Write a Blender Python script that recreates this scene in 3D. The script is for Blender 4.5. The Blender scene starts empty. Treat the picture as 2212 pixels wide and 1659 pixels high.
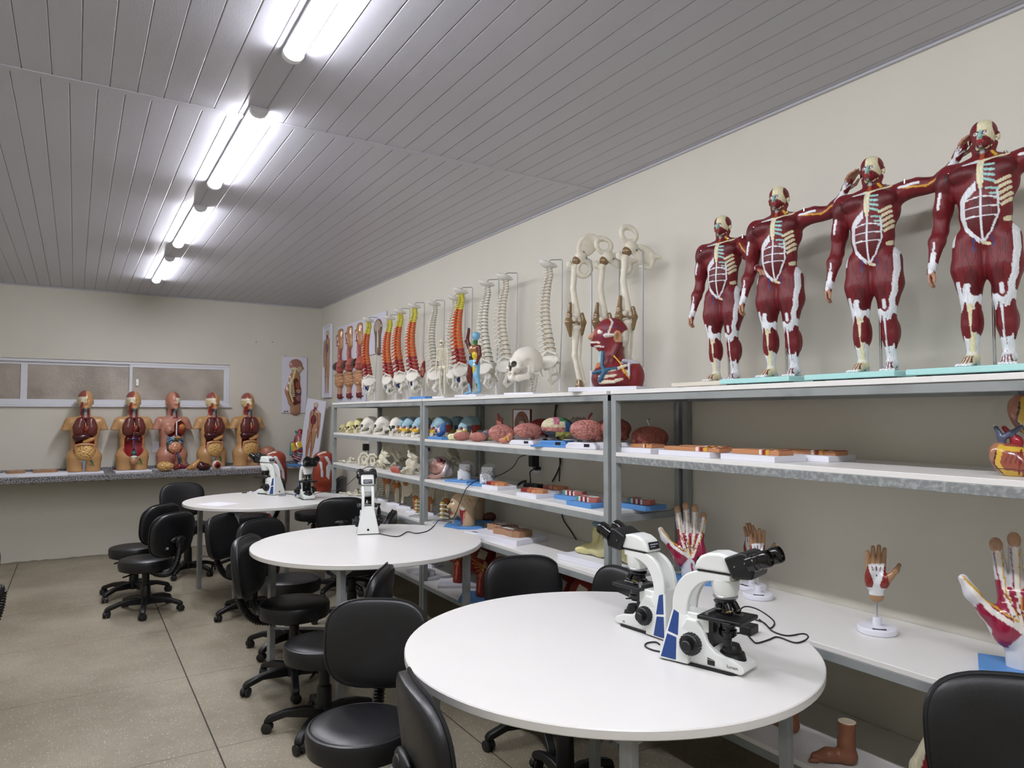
import bpy, bmesh, math, random
import numpy as np
from math import sin, cos, pi, radians, atan, sqrt, hypot
from mathutils import Vector, Matrix, Euler

random.seed(7); rng = np.random.RandomState(7)
SC = bpy.context.scene
COL = SC.collection
R = radians

# ------------------------------------------------------------------ camera
H = 1.48                       # eye height
F = 1530.0                     # focal length in pixels of the 2212 x 1659 frame
YAW = atan(943.0 / F); PIT = atan(65.5 / F)
cd = bpy.data.cameras.new('camera'); cam = bpy.data.objects.new('camera', cd); COL.objects.link(cam)
cd.sensor_width = 36; cd.lens = 36 * F / 2212; cd.clip_start = .05; cd.clip_end = 60
cam.location = (0, 0, H); cam.rotation_euler = (pi / 2 + PIT, 0, -YAW)
SC.camera = cam

# ------------------------------------------------------------------ world and exposure
SC.view_settings.view_transform = 'Standard'; SC.view_settings.look = 'None'
SC.view_settings.gamma = 1; SC.view_settings.use_curve_mapping = False
SC.view_settings.exposure = 1.22
LAMP = 46.0                    # strength of the tube diffusers
w = bpy.data.worlds.new('world'); SC.world = w; w.use_nodes = True
w.node_tree.nodes['Background'].inputs[0].default_value = (.55, .6, .7, 1)
w.node_tree.nodes['Background'].inputs[1].default_value = .35
SC.cycles.max_bounces = 8; SC.cycles.diffuse_bounces = 5

_fw = Vector((sin(YAW) * cos(PIT), cos(YAW) * cos(PIT), sin(PIT)))
_rt = Vector((cos(YAW), -sin(YAW), 0)); _up = _rt.cross(_fw)
def ray(px, py): return _fw + _rt * ((px - 1106) / F) - _up * ((py - 829.5) / F)
def at(px, py, X=None, Y=None, z=None):
    """the point of the room seen at a pixel, on a plane of given X, Y or height"""
    d = ray(px, py)
    t = X / d.x if X is not None else (Y / d.y if Y is not None else (z - H) / d.z)
    return Vector((0, 0, H)) + d * t
def yx(px, X): return at(px, 895, X=X).y          # distance along the right wall

# ------------------------------------------------------------------ colours and materials
def lin(c):
    if isinstance(c, str):
        c = [int(c[i:i + 2], 16) / 255 for i in (0, 2, 4)]
        return tuple(v / 12.92 if v <= .04045 else ((v + .055) / 1.055) ** 2.4 for v in c)
    return tuple(c)
_mats = {}
def mat(name, col=None, rough=.5, metal=0, spec=.5, noise=0, nscale=8, bump=0, bscale=60, emit=0, trans=0, coat=0,
        vc=False, stretch=None, mottle=None, alpha=1, sub=0):
    if name in _mats: return _mats[name]
    m = bpy.data.materials.new(name); m.use_nodes = True; _mats[name] = m
    N = m.node_tree.nodes; L = m.node_tree.links; b = N['Principled BSDF']
    tc = N.new('ShaderNodeTexCoord'); mp = N.new('ShaderNodeMapping'); L.new(tc.outputs['Object'], mp.inputs[0])
    if stretch: mp.inputs['Scale'].default_value = stretch
    if vc:
        a = N.new('ShaderNodeVertexColor'); a.layer_name = 'Col'; src = a.outputs[0]
    else:
        rgb = N.new('ShaderNodeRGB'); rgb.outputs[0].default_value = (*lin(col), 1); src = rgb.outputs[0]
    if mottle:
        c2, sc, lo, hi = mottle
        n = N.new('ShaderNodeTexNoise'); n.inputs['Scale'].default_value = sc; n.inputs['Detail'].default_value = 3
        L.new(mp.outputs[0], n.inputs[0])
        r = N.new('ShaderNodeMapRange'); r.inputs['From Min'].default_value = lo; r.inputs['From Max'].default_value = hi
        L.new(n.outputs[0], r.inputs[0])
        mx = N.new('ShaderNodeMix'); mx.data_type = 'RGBA'; L.new(r.outputs[0], mx.inputs[0])
        L.new(src, mx.inputs[6]); mx.inputs[7].default_value = (*lin(c2), 1); src = mx.outputs[2]
    if noise:
        n = N.new('ShaderNodeTexNoise'); n.inputs['Scale'].default_value = nscale; n.inputs['Detail'].default_value = 4
        L.new(mp.outputs[0], n.inputs[0])
        r = N.new('ShaderNodeMapRange'); r.inputs['From Min'].default_value = .3; r.inputs['From Max'].default_value = .7
        r.inputs['To Min'].default_value = 1 - noise; r.inputs['To Max'].default_value = 1 + noise
        L.new(n.outputs[0], r.inputs[0])
        v = N.new('ShaderNodeVectorMath'); v.operation = 'SCALE'; L.new(src, v.inputs[0]); L.new(r.outputs[0], v.inputs['Scale'])
        src = v.outputs[0]
    L.new(src, b.inputs['Base Color'])
    if bump:
        n = N.new('ShaderNodeTexNoise'); n.inputs['Scale'].default_value = bscale; n.inputs['Detail'].default_value = 3
        L.new(mp.outputs[0], n.inputs[0])
        bp = N.new('ShaderNodeBump'); bp.inputs['Strength'].default_value = bump; bp.inputs['Distance'].default_value = .004
        L.new(n.outputs[0], bp.inputs['Height']); L.new(bp.outputs[0], b.inputs['Normal'])
    b.inputs['Roughness'].default_value = rough; b.inputs['Metallic'].default_value = metal
    b.inputs['Specular IOR Level'].default_value = spec
    b.inputs['Coat Weight'].default_value = coat; b.inputs['Coat Roughness'].default_value = .1
    b.inputs['Transmission Weight'].default_value = trans; b.inputs['Alpha'].default_value = alpha
    if sub:
        b.inputs['Subsurface Weight'].default_value = sub; b.inputs['Subsurface Radius'].default_value = (.01, .006, .004)
    if emit:
        b.inputs['Emission Color'].default_value = (*lin(col), 1); b.inputs['Emission Strength'].default_value = emit
    return m

# ------------------------------------------------------------------ objects
def link(name, me, parent=None, loc=None, rot=None, sc=None):
    o = bpy.data.objects.new(name, me); COL.objects.link(o)
    if parent is not None: o.parent = parent
    if loc is not None: o.location = loc
    if rot is not None: o.rotation_euler = (0, 0, rot) if isinstance(rot, (int, float)) else rot
    if sc is not None: o.scale = (sc, sc, sc) if isinstance(sc, (int, float)) else sc
    return o
def tag(o, label=None, cat=None, group=None, kind=None):
    if label: o['label'] = label
    if cat: o['category'] = cat
    if group: o['group'] = group
    if kind: o['kind'] = kind
    return o
def thing(name, label, cat, loc=(0, 0, 0), rot=0, sc=1, group=None):
    return tag(link(name, None, None, loc, rot, sc), label, cat, group)
def copy_tree(o, parent=None):
    c = o.copy(); COL.objects.link(c); c.parent = parent
    for ch in o.children: copy_tree(ch, c)
    return c
def dup(o, loc, rot=0, label=None, sc=None, group=None):
    c = copy_tree(o); c.location = loc
    c.rotation_euler = (0, 0, rot) if isinstance(rot, (int, float)) else rot
    if sc is not None: c.scale = (sc, sc, sc) if isinstance(sc, (int, float)) else sc
    if label: c['label'] = label
    if group: c['group'] = group
    return c
class Kind:
    """one of a kind is built, the rest are copies of it"""
    def __init__(s, make): s.make = make; s.o = None
    def put(s, loc, rot=0, label=None, sc=1, group=None):
        if s.o is None:
            s.o = s.make(); o = s.o; o.location = loc
            o.rotation_euler = (0, 0, rot) if isinstance(rot, (int, float)) else rot
            o.scale = (sc, sc, sc) if isinstance(sc, (int, float)) else sc
            if label: o['label'] = label
            if group: o['group'] = group
            return o
        return dup(s.o, loc, rot, label, sc, group)

class MB:
    """collects simple solids into one mesh"""
    def __init__(s): s.v = []; s.f = []; s.m = []; s.mi = 0; s.c = []; s.col = (1, 1, 1)
    def add(s, vs, fs):
        n = len(s.v); s.v += [tuple(p) for p in vs]; s.f += [tuple(i + n for i in f) for f in fs]
        s.m += [s.mi] * len(fs); s.c += [s.col] * len(vs); return s
    def box(s, c, d, M=None):
        hx, hy, hz = d[0] / 2, d[1] / 2, d[2] / 2
        vs = [Vector((x * hx, y * hy, z * hz)) for x in (-1, 1) for y in (-1, 1) for z in (-1, 1)]
        if M is not None: vs = [M @ p for p in vs]
        vs = [p + Vector(c) for p in vs]
        return s.add(vs, [(0, 1, 3, 2), (4, 6, 7, 5), (0, 4, 5, 1), (2, 3, 7, 6), (0, 2, 6, 4), (1, 5, 7, 3)])
    def b2(s, a, b): return s.box([(a[i] + b[i]) / 2 for i in range(3)], [abs(b[i] - a[i]) for i in range(3)])
    def tube(s, pts, r, n=8, cap=True, closed=False, squash=None):
        pts = [Vector(p) for p in pts]; k = len(pts)
        rs = r if isinstance(r, (list, tuple)) else [r] * k
        vs = []; prev = None
        for i, p in enumerate(pts):
            if closed: t = pts[(i + 1) % k] - pts[i - 1]
            else: t = pts[min(i + 1, k - 1)] - pts[max(i - 1, 0)]
            t.normalize()
            if prev is None:
                a = Vector((0, 0, 1)) if abs(t.z) < .9 else Vector((1, 0, 0))
                u = t.cross(a).normalized()
            else: u = (prev - t * prev.dot(t)).normalized()
            prev = u; w_ = t.cross(u)
            for j in range(n):
                a = 2 * pi * j / n; q = u * cos(a) + w_ * sin(a)
                q = q * rs[i]
                if squash: q = Vector((q.x * squash[0], q.y * squash[1], q.z * squash[2]))
                vs.append(p + q)
        fs = []
        for i in range(k if closed else k - 1):
            i2 = (i + 1) % k
            for j in range(n):
                j2 = (j + 1) % n
                fs.append((i * n + j, i * n + j2, i2 * n + j2, i2 * n + j))
        if cap and not closed:
            fs.append(tuple(range(n - 1, -1, -1))); fs.append(tuple((k - 1) * n + j for j in range(n)))
        return s.add(vs, fs)
    def cyl(s, a, b, r0, r1=None, n=20): return s.tube([a, b], [r0, r0 if r1 is None else r1], n)
    def lathe(s, prof, n=24, c=(0, 0, 0), M=None, sy=1):
        vs = []
        for r_, z_ in prof:
            for j in range(n):
                a = 2 * pi * j / n; p = Vector((r_ * cos(a), r_ * sin(a) * sy, z_))
                if M is not None: p = M @ p
                vs.append(p + Vector(c))
        fs = [(i * n + j, i * n + (j + 1) % n, (i + 1) * n + (j + 1) % n, (i + 1) * n + j)
              for i in range(len(prof) - 1) for j in range(n)]
        fs.append(tuple(range(n - 1, -1, -1))); fs.append(tuple((len(prof) - 1) * n + j for j in range(n)))
        return s.add(vs, fs)
    def prism(s, pts, a, b, ax='y'):
        """outline in two axes swept along the third from a to b"""
        n = len(pts)
        def P(u, v, w_): return {'y': (u, w_, v), 'z': (u, v, w_), 'x': (w_, u, v)}[ax]
        vs = [P(u, v, a) for u, v in pts] + [P(u, v, b) for u, v in pts]
        fs = [(i, (i + 1) % n, n + (i + 1) % n, n + i) for i in range(n)] + [tuple(range(n - 1, -1, -1)), tuple(range(n, 2 * n))]
        return s.add(vs, fs)
    def ell(s, c, r, n=12, m=8, M=None):
        r = (r, r, r) if isinstance(r, (int, float)) else r
        vs = []
        for i in range(m + 1):
            t = pi * i / m
            for j in range(n):
                a = 2 * pi * j / n
                p = Vector((r[0] * sin(t) * cos(a), r[1] * sin(t) * sin(a), r[2] * cos(t)))
                if M is not None: p = M @ p
                vs.append(p + Vector(c))
        fs = [(i * n + j, (i + 1) * n + j, (i + 1) * n + (j + 1) % n, i * n + (j + 1) % n) for i in range(m) for j in range(n)]
        return s.add(vs, fs)
    def mesh(s, name, mats, smooth=True, angle=35):
        me = bpy.data.meshes.new(name); me.from_pydata(s.v, [], s.f)
        for m_ in (mats if isinstance(mats, (list, tuple)) else [mats]): me.materials.append(m_)
        me.polygons.foreach_set('material_index', s.m)
        if any(c != (1, 1, 1) for c in s.c):
            at_ = me.color_attributes.new('Col', 'FLOAT_COLOR', 'POINT')
            at_.data.foreach_set('color', [x for c in s.c for x in (*lin(c), 1)])
        bm = bmesh.new(); bm.from_mesh(me)
        bmesh.ops.remove_doubles(bm, verts=bm.verts, dist=1e-6)
        bmesh.ops.recalc_face_normals(bm, faces=bm.faces); bm.to_mesh(me); bm.free()
        if smooth:
            me.polygons.foreach_set('use_smooth', [True] * len(me.polygons)); me.set_sharp_from_angle(angle=R(angle))
        return me
    def build(s, name, mats, parent=None, loc=None, rot=None, bev=0, seg=2, smooth=True, angle=35, sc=None):
        o = link(name, s.mesh(name, mats, smooth, angle), parent, loc, rot, sc)
        if bev:
            b = o.modifiers.new('bevel', 'BEVEL'); b.width = bev; b.segments = seg; b.limit_method = 'ANGLE'; b.angle_limit = R(40)
            b.harden_normals = False
        return o

def arc(c, r, a0, a1, n, ry=None):
    ry = r if ry is None else ry
    return [(c[0] + r * cos(R(a0 + (a1 - a0) * i / n)), c[1] + ry * sin(R(a0 + (a1 - a0) * i / n))) for i in range(n + 1)]
def rrect(w_, h_, r, n=5, cx=0, cy=0):
    P = []
    for sx, sy, a in ((1, 1, 0), (-1, 1, 90), (-1, -1, 180), (1, -1, 270)):
        P += arc((cx + sx * (w_ / 2 - r), cy + sy * (h_ / 2 - r)), r, a, a + 90, n)
    return P
def spl(pts, n=6):
    """smooth curve through points"""
    P = [Vector(p) for p in pts]; Q = [P[0]] + P + [P[-1]]; out = []
    for i in range(1, len(Q) - 2):
        for k in range(n):
            t = k / n; a, b, c, d = Q[i - 1], Q[i], Q[i + 1], Q[i + 2]
            out.append(.5 * ((2 * b) + (c - a) * t + (2 * a - 5 * b + 4 * c - d) * t * t + (3 * b - a - 3 * c + d) * t ** 3))
    out.append(P[-1]); return out

# ------------------------------------------------------------------ sculpting with distance fields
class SDF:
    """organic solids: smooth unions of balls, capsules and boxes, meshed with surface nets and painted per vertex"""
    def __init__(s, res): s.h = res; s.p = []; s.paints = []; s.noise = None
    def _add(s, fn, lo, hi, col, op, k):
        s.p.append((fn, np.array(lo, float), np.array(hi, float), None if col is None else lin(col), op, k)); return s
    def E(s, c, r, col=None, op='+', k=.01, rot=None):
        c = np.array(c, float); r = np.array(r if hasattr(r, '__len__') else (r, r, r), float)
        M = None if rot is None else np.array(Euler([R(a) for a in rot]).to_matrix())
        def fn(P):
            q = P - c
            if M is not None: q = q @ M
            a = np.sqrt((q / r) ** 2 @ np.ones(3)); b = np.sqrt((q / r ** 2) ** 2 @ np.ones(3))
            return a * (a - 1) / np.maximum(b, 1e-9)
        m = r if M is None else np.full(3, r.max())
        return s._add(fn, c - m, c + m, col, op, k)
    def C(s, a, b, r1, r2=None, col=None, op='+', k=.01, flat=None):
        a = np.array(a, float); b = np.array(b, float); r2 = r1 if r2 is None else r2
        ab = b - a; L = max(ab @ ab, 1e-12)
        sc = None if flat is None else np.array(flat, float)
        def fn(P):
            q = P - a; t = np.clip(q @ ab / L, 0, 1)
            v = q - t[..., None] * ab
            if sc is not None: v = v / sc
            return np.sqrt((v * v).sum(-1)) - (r1 + (r2 - r1) * t)
        m = max(r1, r2) * (1 if sc is None else max(1, sc.max()))
        return s._add(fn, np.minimum(a, b) - m, np.maximum(a, b) + m, col, op, k)
    def path(s, pts, rs, col='888888', op='+', k=.01, flat=None):
        rs = rs if hasattr(rs, '__len__') else [rs] * len(pts)
        for i in range(len(pts) - 1): s.C(pts[i], pts[i + 1], rs[i], rs[i + 1], col, op, k, flat)
        return s
    def B(s, c, d, col=None, op='+', k=.01, r=.003, rot=None):
        c = np.array(c, float); d = np.array(d, float) / 2
        M = None if rot is None else np.array(Euler([R(a) for a in rot]).to_matrix())
        def fn(P):
            q = P - c
            if M is not None: q = q @ M
            q = np.abs(q) - (d - r)
            return np.sqrt((np.maximum(q, 0) ** 2).sum(-1)) + np.minimum(q.max(-1), 0) - r
        m = d if M is None else np.full(3, np.sqrt((d * d).sum()))
        return s._add(fn, c - m, c + m, col, op, k)
    def paint(s, fn, col): s.paints.append((fn, lin(col))); return s     # fn(P, N) -> bool per vertex
    def PE(s, c, r, col, rot=None):
        t = SDF(1); t.E(c, r, col, rot=rot); f = t.p[0][0]; return s.paint(lambda P, N: f(P) < 0, col)
    def PL(s, pts, wd, col, front=None, ax=(0, 2)):
        """a painted stroke, drawn in the plane of two axes on the side where N . front > .1"""
        pts = [np.array(p, float) for p in pts]
        def fn(P, N):
            Q = P[:, list(ax)]; m = np.zeros(len(P), bool)
            for i in range(len(pts) - 1):
                a, b = pts[i], pts[i + 1]; ab = b - a
                t = np.clip((Q - a) @ ab / max(ab @ ab, 1e-12), 0, 1); v = Q - a - t[:, None] * ab
                m |= (v * v).sum(-1) < wd * wd
            if front is not None: m &= N @ np.array(front, float) > .05
            return m
        return s.paint(fn, col)
    def PP(s, poly, col, front=None, ax=(0, 2)):
        poly = np.array(poly, float)
        def fn(P, N):
            x, y = P[:, ax[0]], P[:, ax[1]]; m = np.zeros(len(P), bool); j = len(poly) - 1
            for i in range(len(poly)):
                xi, yi = poly[i]; xj, yj = poly[j]
                if yi != yj: m ^= ((yi > y) != (yj > y)) & (x < (xj - xi) * (y - yi) / (yj - yi) + xi)
                j = i
            if front is not None: m &= N @ np.array(front, float) > .05
            return m
        return s.paint(fn, col)
    def mesh(s, name, mats=None, sm=0):
        h = s.h
        lo = np.min([p[1] for p in s.p if p[4] == '+'], 0) - 3 * h; hi = np.max([p[2] for p in s.p if p[4] == '+'], 0) + 3 * h
        n = np.ceil((hi - lo) / h).astype(int) + 1
        D = np.full(n, .5)
        ax = [lo[i] + h * np.arange(n[i]) for i in range(3)]
        for fn, a, b, col, op, k in s.p:
            m = k + 4 * h
            i0 = np.clip(np.floor((a - m - lo) / h).astype(int), 0, n); i1 = np.clip(np.ceil((b + m - lo) / h).astype(int) + 1, 0, n)
            if (i1 <= i0).any(): continue
            G = np.stack(np.meshgrid(*[ax[i][i0[i]:i1[i]] for i in range(3)], indexing='ij'), -1)
            d = fn(G); sl = tuple(slice(i0[i], i1[i]) for i in range(3)); E_ = D[sl]
            if op == '+':
                t = np.clip(.5 + .5 * (E_ - d) / k, 0, 1); D[sl] = E_ * (1 - t) + d * t - k * t * (1 - t)
            else:
                t = np.clip(.5 - .5 * (E_ + d) / k, 0, 1); D[sl] = E_ * (1 - t) - d * t + k * t * (1 - t)
        if s.noise:
            G = np.stack(np.meshgrid(*ax, indexing='ij'), -1); D = D + s.noise(G)
        S = D < 0
        c8 = [(i, j, k_) for i in (0, 1) for j in (0, 1) for k_ in (0, 1)]
        nn = [slice(0, n[i] - 1) for i in range(3)]
        cnt = sum(S[tuple(slice(o[i], n[i] - 1 + o[i]) for i in range(3))].astype(np.int8) for o in c8)
        act = np.argwhere((cnt > 0) & (cnt < 8))
        vals = np.stack([D[act[:, 0] + o[0], act[:, 1] + o[1], act[:, 2] + o[2]] for o in c8], -1)
        acc = np.zeros((len(act), 3)); num = np.zeros(len(act))
        for a in range(8):
            for b in range(a + 1, 8):
                df = np.array(c8[b]) - np.array(c8[a])
                if np.abs(df).sum() != 1: continue
                va, vb = vals[:, a], vals[:, b]; m = (va < 0) != (vb < 0)
                t = np.where(m, va / np.where(m, va - vb, 1), 0)
                acc += m[:, None] * (np.array(c8[a]) + t[:, None] * df); num += m
        V = lo + h * (act + acc / num[:, None])
        idx = np.full([v - 1 for v in n], -1, np.int32); idx[act[:, 0], act[:, 1], act[:, 2]] = np.arange(len(act))
        quads = []
        for a in range(3):
            b, c = (a + 1) % 3, (a + 2) % 3
            s0 = [slice(None)] * 3; s1 = [slice(None)] * 3; s0[a] = slice(0, n[a] - 1); s1[a] = slice(1, n[a])
            S0, S1 = S[tuple(s0)], S[tuple(s1)]
            e = np.argwhere(S0 != S1); e = e[(e[:, b] > 0) & (e[:, c] > 0) & (e[:, b] < n[b] - 1) & (e[:, c] < n[c] - 1)]
            f = S0[e[:, 0], e[:, 1], e[:, 2]]
            def at_(db, dc):
                q = e.copy(); q[:, b] -= db; q[:, c] -= dc; return idx[q[:, 0], q[:, 1], q[:, 2]]
            q = np.stack([at_(1, 1), at_(0, 1), at_(0, 0), at_(1, 0)], -1)
            q[~f] = q[~f][:, ::-1]; quads.append(q)
        Fq = np.concatenate(quads); Fq = Fq[(Fq >= 0).all(1)]
        for _ in range(sm):
            A = np.zeros_like(V); C_ = np.zeros(len(V))
            for i in range(4):
                np.add.at(A, Fq[:, i], V[Fq[:, (i + 1) % 4]]); np.add.at(C_, Fq[:, i], 1)
                np.add.at(A, Fq[:, i], V[Fq[:, (i - 1) % 4]]); np.add.at(C_, Fq[:, i], 1)
            V = V * .4 + .6 * A / np.maximum(C_, 1)[:, None]
        # paint
        best = np.full(len(V), 9.); colr = np.full((len(V), 3), .5)
        for fn, a, b, col, op, k in s.p:
            if col is None: continue
            m = np.where(((V > a - .03) & (V < b + .03)).all(1))[0]
            if not len(m): continue
            d = np.abs(fn(V[m])) * (1 if op == '+' else 1) - (0 if op == '+' else .002)
            w_ = d < best[m]; mm = m[w_]; best[mm] = d[w_]; colr[mm] = col
        if s.paints:
            fn_ = np.cross(V[Fq[:, 1]] - V[Fq[:, 0]], V[Fq[:, 2]] - V[Fq[:, 0]]); N = np.zeros_like(V)
            for i in range(4): np.add.at(N, Fq[:, i], fn_)
            N /= np.maximum(np.linalg.norm(N, axis=1), 1e-12)[:, None]
            for f_, col in s.paints: colr[f_(V, N)] = col
        me = bpy.data.meshes.new(name)
        me.vertices.add(len(V)); me.vertices.foreach_set('co', V.astype(np.float32).ravel())
        me.loops.add(len(Fq) * 4); me.loops.foreach_set('vertex_index', Fq.astype(np.int32).ravel())
        me.polygons.add(len(Fq)); me.polygons.foreach_set('loop_start', np.arange(0, len(Fq) * 4, 4, dtype=np.int32))
        me.polygons.foreach_set('use_smooth', np.ones(len(Fq), bool))
        me.update(calc_edges=True); me.validate()
        at2 = me.color_attributes.new('Col', 'FLOAT_COLOR', 'POINT')
        at2.data.foreach_set('color', np.concatenate([colr, np.ones((len(V), 1))], 1).astype(np.float32).ravel())
        me.materials.append(mats or VC)
        return me
    def build(s, name, mats=None, parent=None, loc=None, rot=None, sc=None, sm=0):
        return link(name, s.mesh(name, mats, sm), parent, loc, rot, sc)
def labyrinth(freq, amp, wd=.35, seed=3, n=7):
    """meandering grooves"""
    g = np.random.RandomState(seed); K = g.normal(size=(n, 3)); K /= np.linalg.norm(K, axis=1)[:, None]; K *= freq; ph = g.uniform(0, 6.28, n)
    def f(P):
        v = sum(np.cos(P @ K[i] + ph[i]) for i in range(n)) / sqrt(n / 2)
        return amp * np.exp(-(v / wd) ** 2)
    return f

VC = mat('painted_plastic', vc=True, rough=.38, spec=.4, noise=.08, nscale=90)
VCG = mat('glossy_painted_plastic', vc=True, rough=.2, spec=.5, coat=.3)
VCM = mat('muscle_plastic', vc=True, rough=.42, spec=.35, noise=.16, nscale=26, stretch=(7, 7, .8), bump=.35, bscale=30)
VCB = mat('bone_plastic', vc=True, rough=.5, spec=.35, noise=.05, nscale=40)
WHITE = mat('white_laminate', 'e1e0dd', rough=.32, spec=.45, noise=.012, nscale=3)
EDGE = mat('white_edge_band', 'e2e0dd', rough=.5, mottle=('b8a890', 9, .62, .7))
STEEL = mat('grey_painted_steel', '8f9493', rough=.45, spec=.5, mottle=('74797b', 6, .5, .75))
BLACK = mat('black_plastic', '0f1012', rough=.42, spec=.45)
BLACKG = mat('glossy_black_plastic', '0b0b0c', rough=.2, spec=.5)
LEATHER = mat('black_vinyl', '101114', rough=.38, spec=.5, bump=.10, bscale=110, mottle=('191a1e', 5, .4, .7))
CHROME = mat('chrome', 'c8cacc', rough=.18, metal=1)
PWHITE = mat('white_plastic', 'dfe0ea', rough=.4)
PBLUE = mat('blue_plastic', '558dca', rough=.4)
CABLE = mat('black_cable', '141518', rough=.5)
# ================================================================== the room
XL, XR, YB, YF, ZC = -1.28, 2.562, 8.65, -2.1, 2.79
WALL = mat('cream_wall_paint', 'cbc8bc', rough=.6, spec=.3, noise=.02, nscale=2.5, bump=.12, bscale=240)
CEILM = mat('pvc_ceiling_strip', 'b4b4bc', rough=.33, spec=.5, noise=.012, nscale=14, stretch=(14, .5, 1), bump=.10, bscale=40)
FLOORM = mat('terrazzo', '857d6c', rough=.5, spec=.35)
def terrazzo(m):
    N = m.node_tree.nodes; L = m.node_tree.links; b = N['Principled BSDF']
    geo = N.new('ShaderNodeNewGeometry')
    def ns(sc, det=2, rough=.6):
        n = N.new('ShaderNodeTexNoise'); n.inputs['Scale'].default_value = sc; n.inputs['Detail'].default_value = det
        n.inputs['Roughness'].default_value = rough; L.new(geo.outputs['Position'], n.inputs[0]); return n
    def vo(sc, lo, hi):
        v = N.new('ShaderNodeTexVoronoi'); v.inputs['Scale'].default_value = sc; L.new(geo.outputs['Position'], v.inputs[0])
        r = N.new('ShaderNodeMapRange'); r.inputs['From Min'].default_value = lo; r.inputs['From Max'].default_value = hi
        r.inputs['To Min'].default_value = 1; r.inputs['To Max'].default_value = 0
        L.new(v.outputs['Distance'], r.inputs[0])
        w_ = N.new('ShaderNodeSeparateColor'); L.new(v.outputs['Color'], w_.inputs[0]); return r, w_
    def mix(f, a, c):
        x = N.new('ShaderNodeMix'); x.data_type = 'RGBA'; L.new(f, x.inputs[0]); L.new(a, x.inputs[6]); x.inputs[7].default_value = (*lin(c), 1); return x.outputs[2]
    def gate(a, sep, th):
        g = N.new('ShaderNodeMath'); g.operation = 'GREATER_THAN'; L.new(sep.outputs[0], g.inputs[0]); g.inputs[1].default_value = th
        mlt = N.new('ShaderNodeMath'); mlt.operation = 'MULTIPLY'; L.new(a.outputs[0], mlt.inputs[0]); L.new(g.outputs[0], mlt.inputs[1]); return mlt.outputs[0]
    big = ns(1.3, 5); r = N.new('ShaderNodeValToRGB')
    r.color_ramp.elements[0].position = .35; r.color_ramp.elements[0].color = (*lin('867d6b'), 1)
    r.color_ramp.elements[1].position = .7; r.color_ramp.elements[1].color = (*lin('a59d8b'), 1)
    L.new(big.outputs[0], r.inputs[0]); col = r.outputs[0]
    fine = ns(160, 2); rr = N.new('ShaderNodeMapRange'); rr.inputs['From Min'].default_value = .5; rr.inputs['From Max'].default_value = .75
    L.new(fine.outputs[0], rr.inputs[0]); rr.inputs['To Max'].default_value = .5; col = mix(rr.outputs[0], col, '5a5346')
    a, s_ = vo(95, .18, .32); col = mix(gate(a, s_, .78), col, 'c5beae')
    a, s_ = vo(140, .15, .3); col = mix(gate(a, s_, .85), col, '3a352c')
    a, s_ = vo(60, .1, .22); col = mix(gate(a, s_, .85), col, 'd8d2c4')
    L.new(col, b.inputs['Base Color'])
terrazzo(FLOORM)
def struct(o): o['kind'] = 'structure'; return o
bx = MB().b2((XL - .1, YF, -.12), (XR + .1, YB + .1, -.004))
floor = struct(bx.build('floor', mat('floor_joint', '3d3a33', rough=.8)))
X0, Y0, PX, PY = -.45, 3.42, 1.02, 1.005
k = 0
for i in range(-1, 4):
    for j in range(-6, 6):
        a = max(X0 + i * PX, XL); b = min(X0 + (i + 1) * PX, XR); c = max(Y0 + j * PY, YF); d = min(Y0 + (j + 1) * PY, YB)
        if b - a < .02 or d - c < .02: continue
        gx, gy = .0035, .0016
        MB().b2((a + gx, c + gy, -.02), (b - gx, d - gy, 0)).build('floor_slab', FLOORM, floor)
struct(MB().b2((XR, YF, 0), (XR + .12, YB + .12, ZC)).build('wall_right', WALL))
struct(MB().b2((XL - .12, YF, 0), (XL, YB + .12, ZC)).build('wall_left', WALL))
struct(MB().b2((XL, YF - .12, 0), (XR, YF, ZC)).build('wall_front', WALL))
WX0, WX1, WZ0, WZ1 = -1.05, 1.507, 1.578, 2.048
bk = MB()
bk.b2((XL, YB, 0), (XR, YB + .14, WZ0)); bk.b2((XL, YB, WZ1), (XR, YB + .14, ZC + .05))
bk.b2((XL, YB, WZ0), (WX0, YB + .14, WZ1)); bk.b2((WX1, YB, WZ0), (XR, YB + .14, WZ1))
bk = struct(bk.build('wall_back', WALL))
# ragged plaster edge along the floor
n = 80; pts = [(XL, 0)] + [(XL + (XR - XL) * i / n, .006 + .009 * random.random()) for i in range(n + 1)] + [(XR, 0)]
struct(MB().prism(pts, YB - .004, YB + .01).build('baseboard_back', mat('worn_plaster', '8d887a', rough=.9)))
# window
FR = mat('white_aluminium', 'd3d5dc', rough=.35)
win = struct(link('window_1', None))
yb, yf = YB + .07, YB + .005
def bar(x0, x1, z0, z1, y0=yf, y1=yb, nm='window_frame', m=FR): return MB().b2((x0, y0, z0), (x1, y1, z1)).build(nm, m, win, bev=.003)
bar(WX0, WX1, WZ0, WZ0 + .03); bar(WX0, WX1, WZ1 - .03, WZ1, yf + .01); bar(WX0, WX0 + .03, WZ0 + .03, WZ1 - .03); bar(WX1 - .03, WX1, WZ0 + .03, WZ1 - .03)
xs = [(-1.02, -.46, YB + .045), (-.40, .53, YB + .045), (.50, 1.477, YB + .02)]
xm = [at(46, 820, Y=YB).x, at(64, 820, Y=YB).x, at(282, 820, Y=YB).x, at(293, 820, Y=YB).x]
GL = mat('patterned_glass', 'b5aca0', rough=.35, spec=.5, trans=.12, noise=.12, nscale=5, bump=.6, bscale=45, mottle=('948a7e', 2.2, .4, .65))
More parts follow.
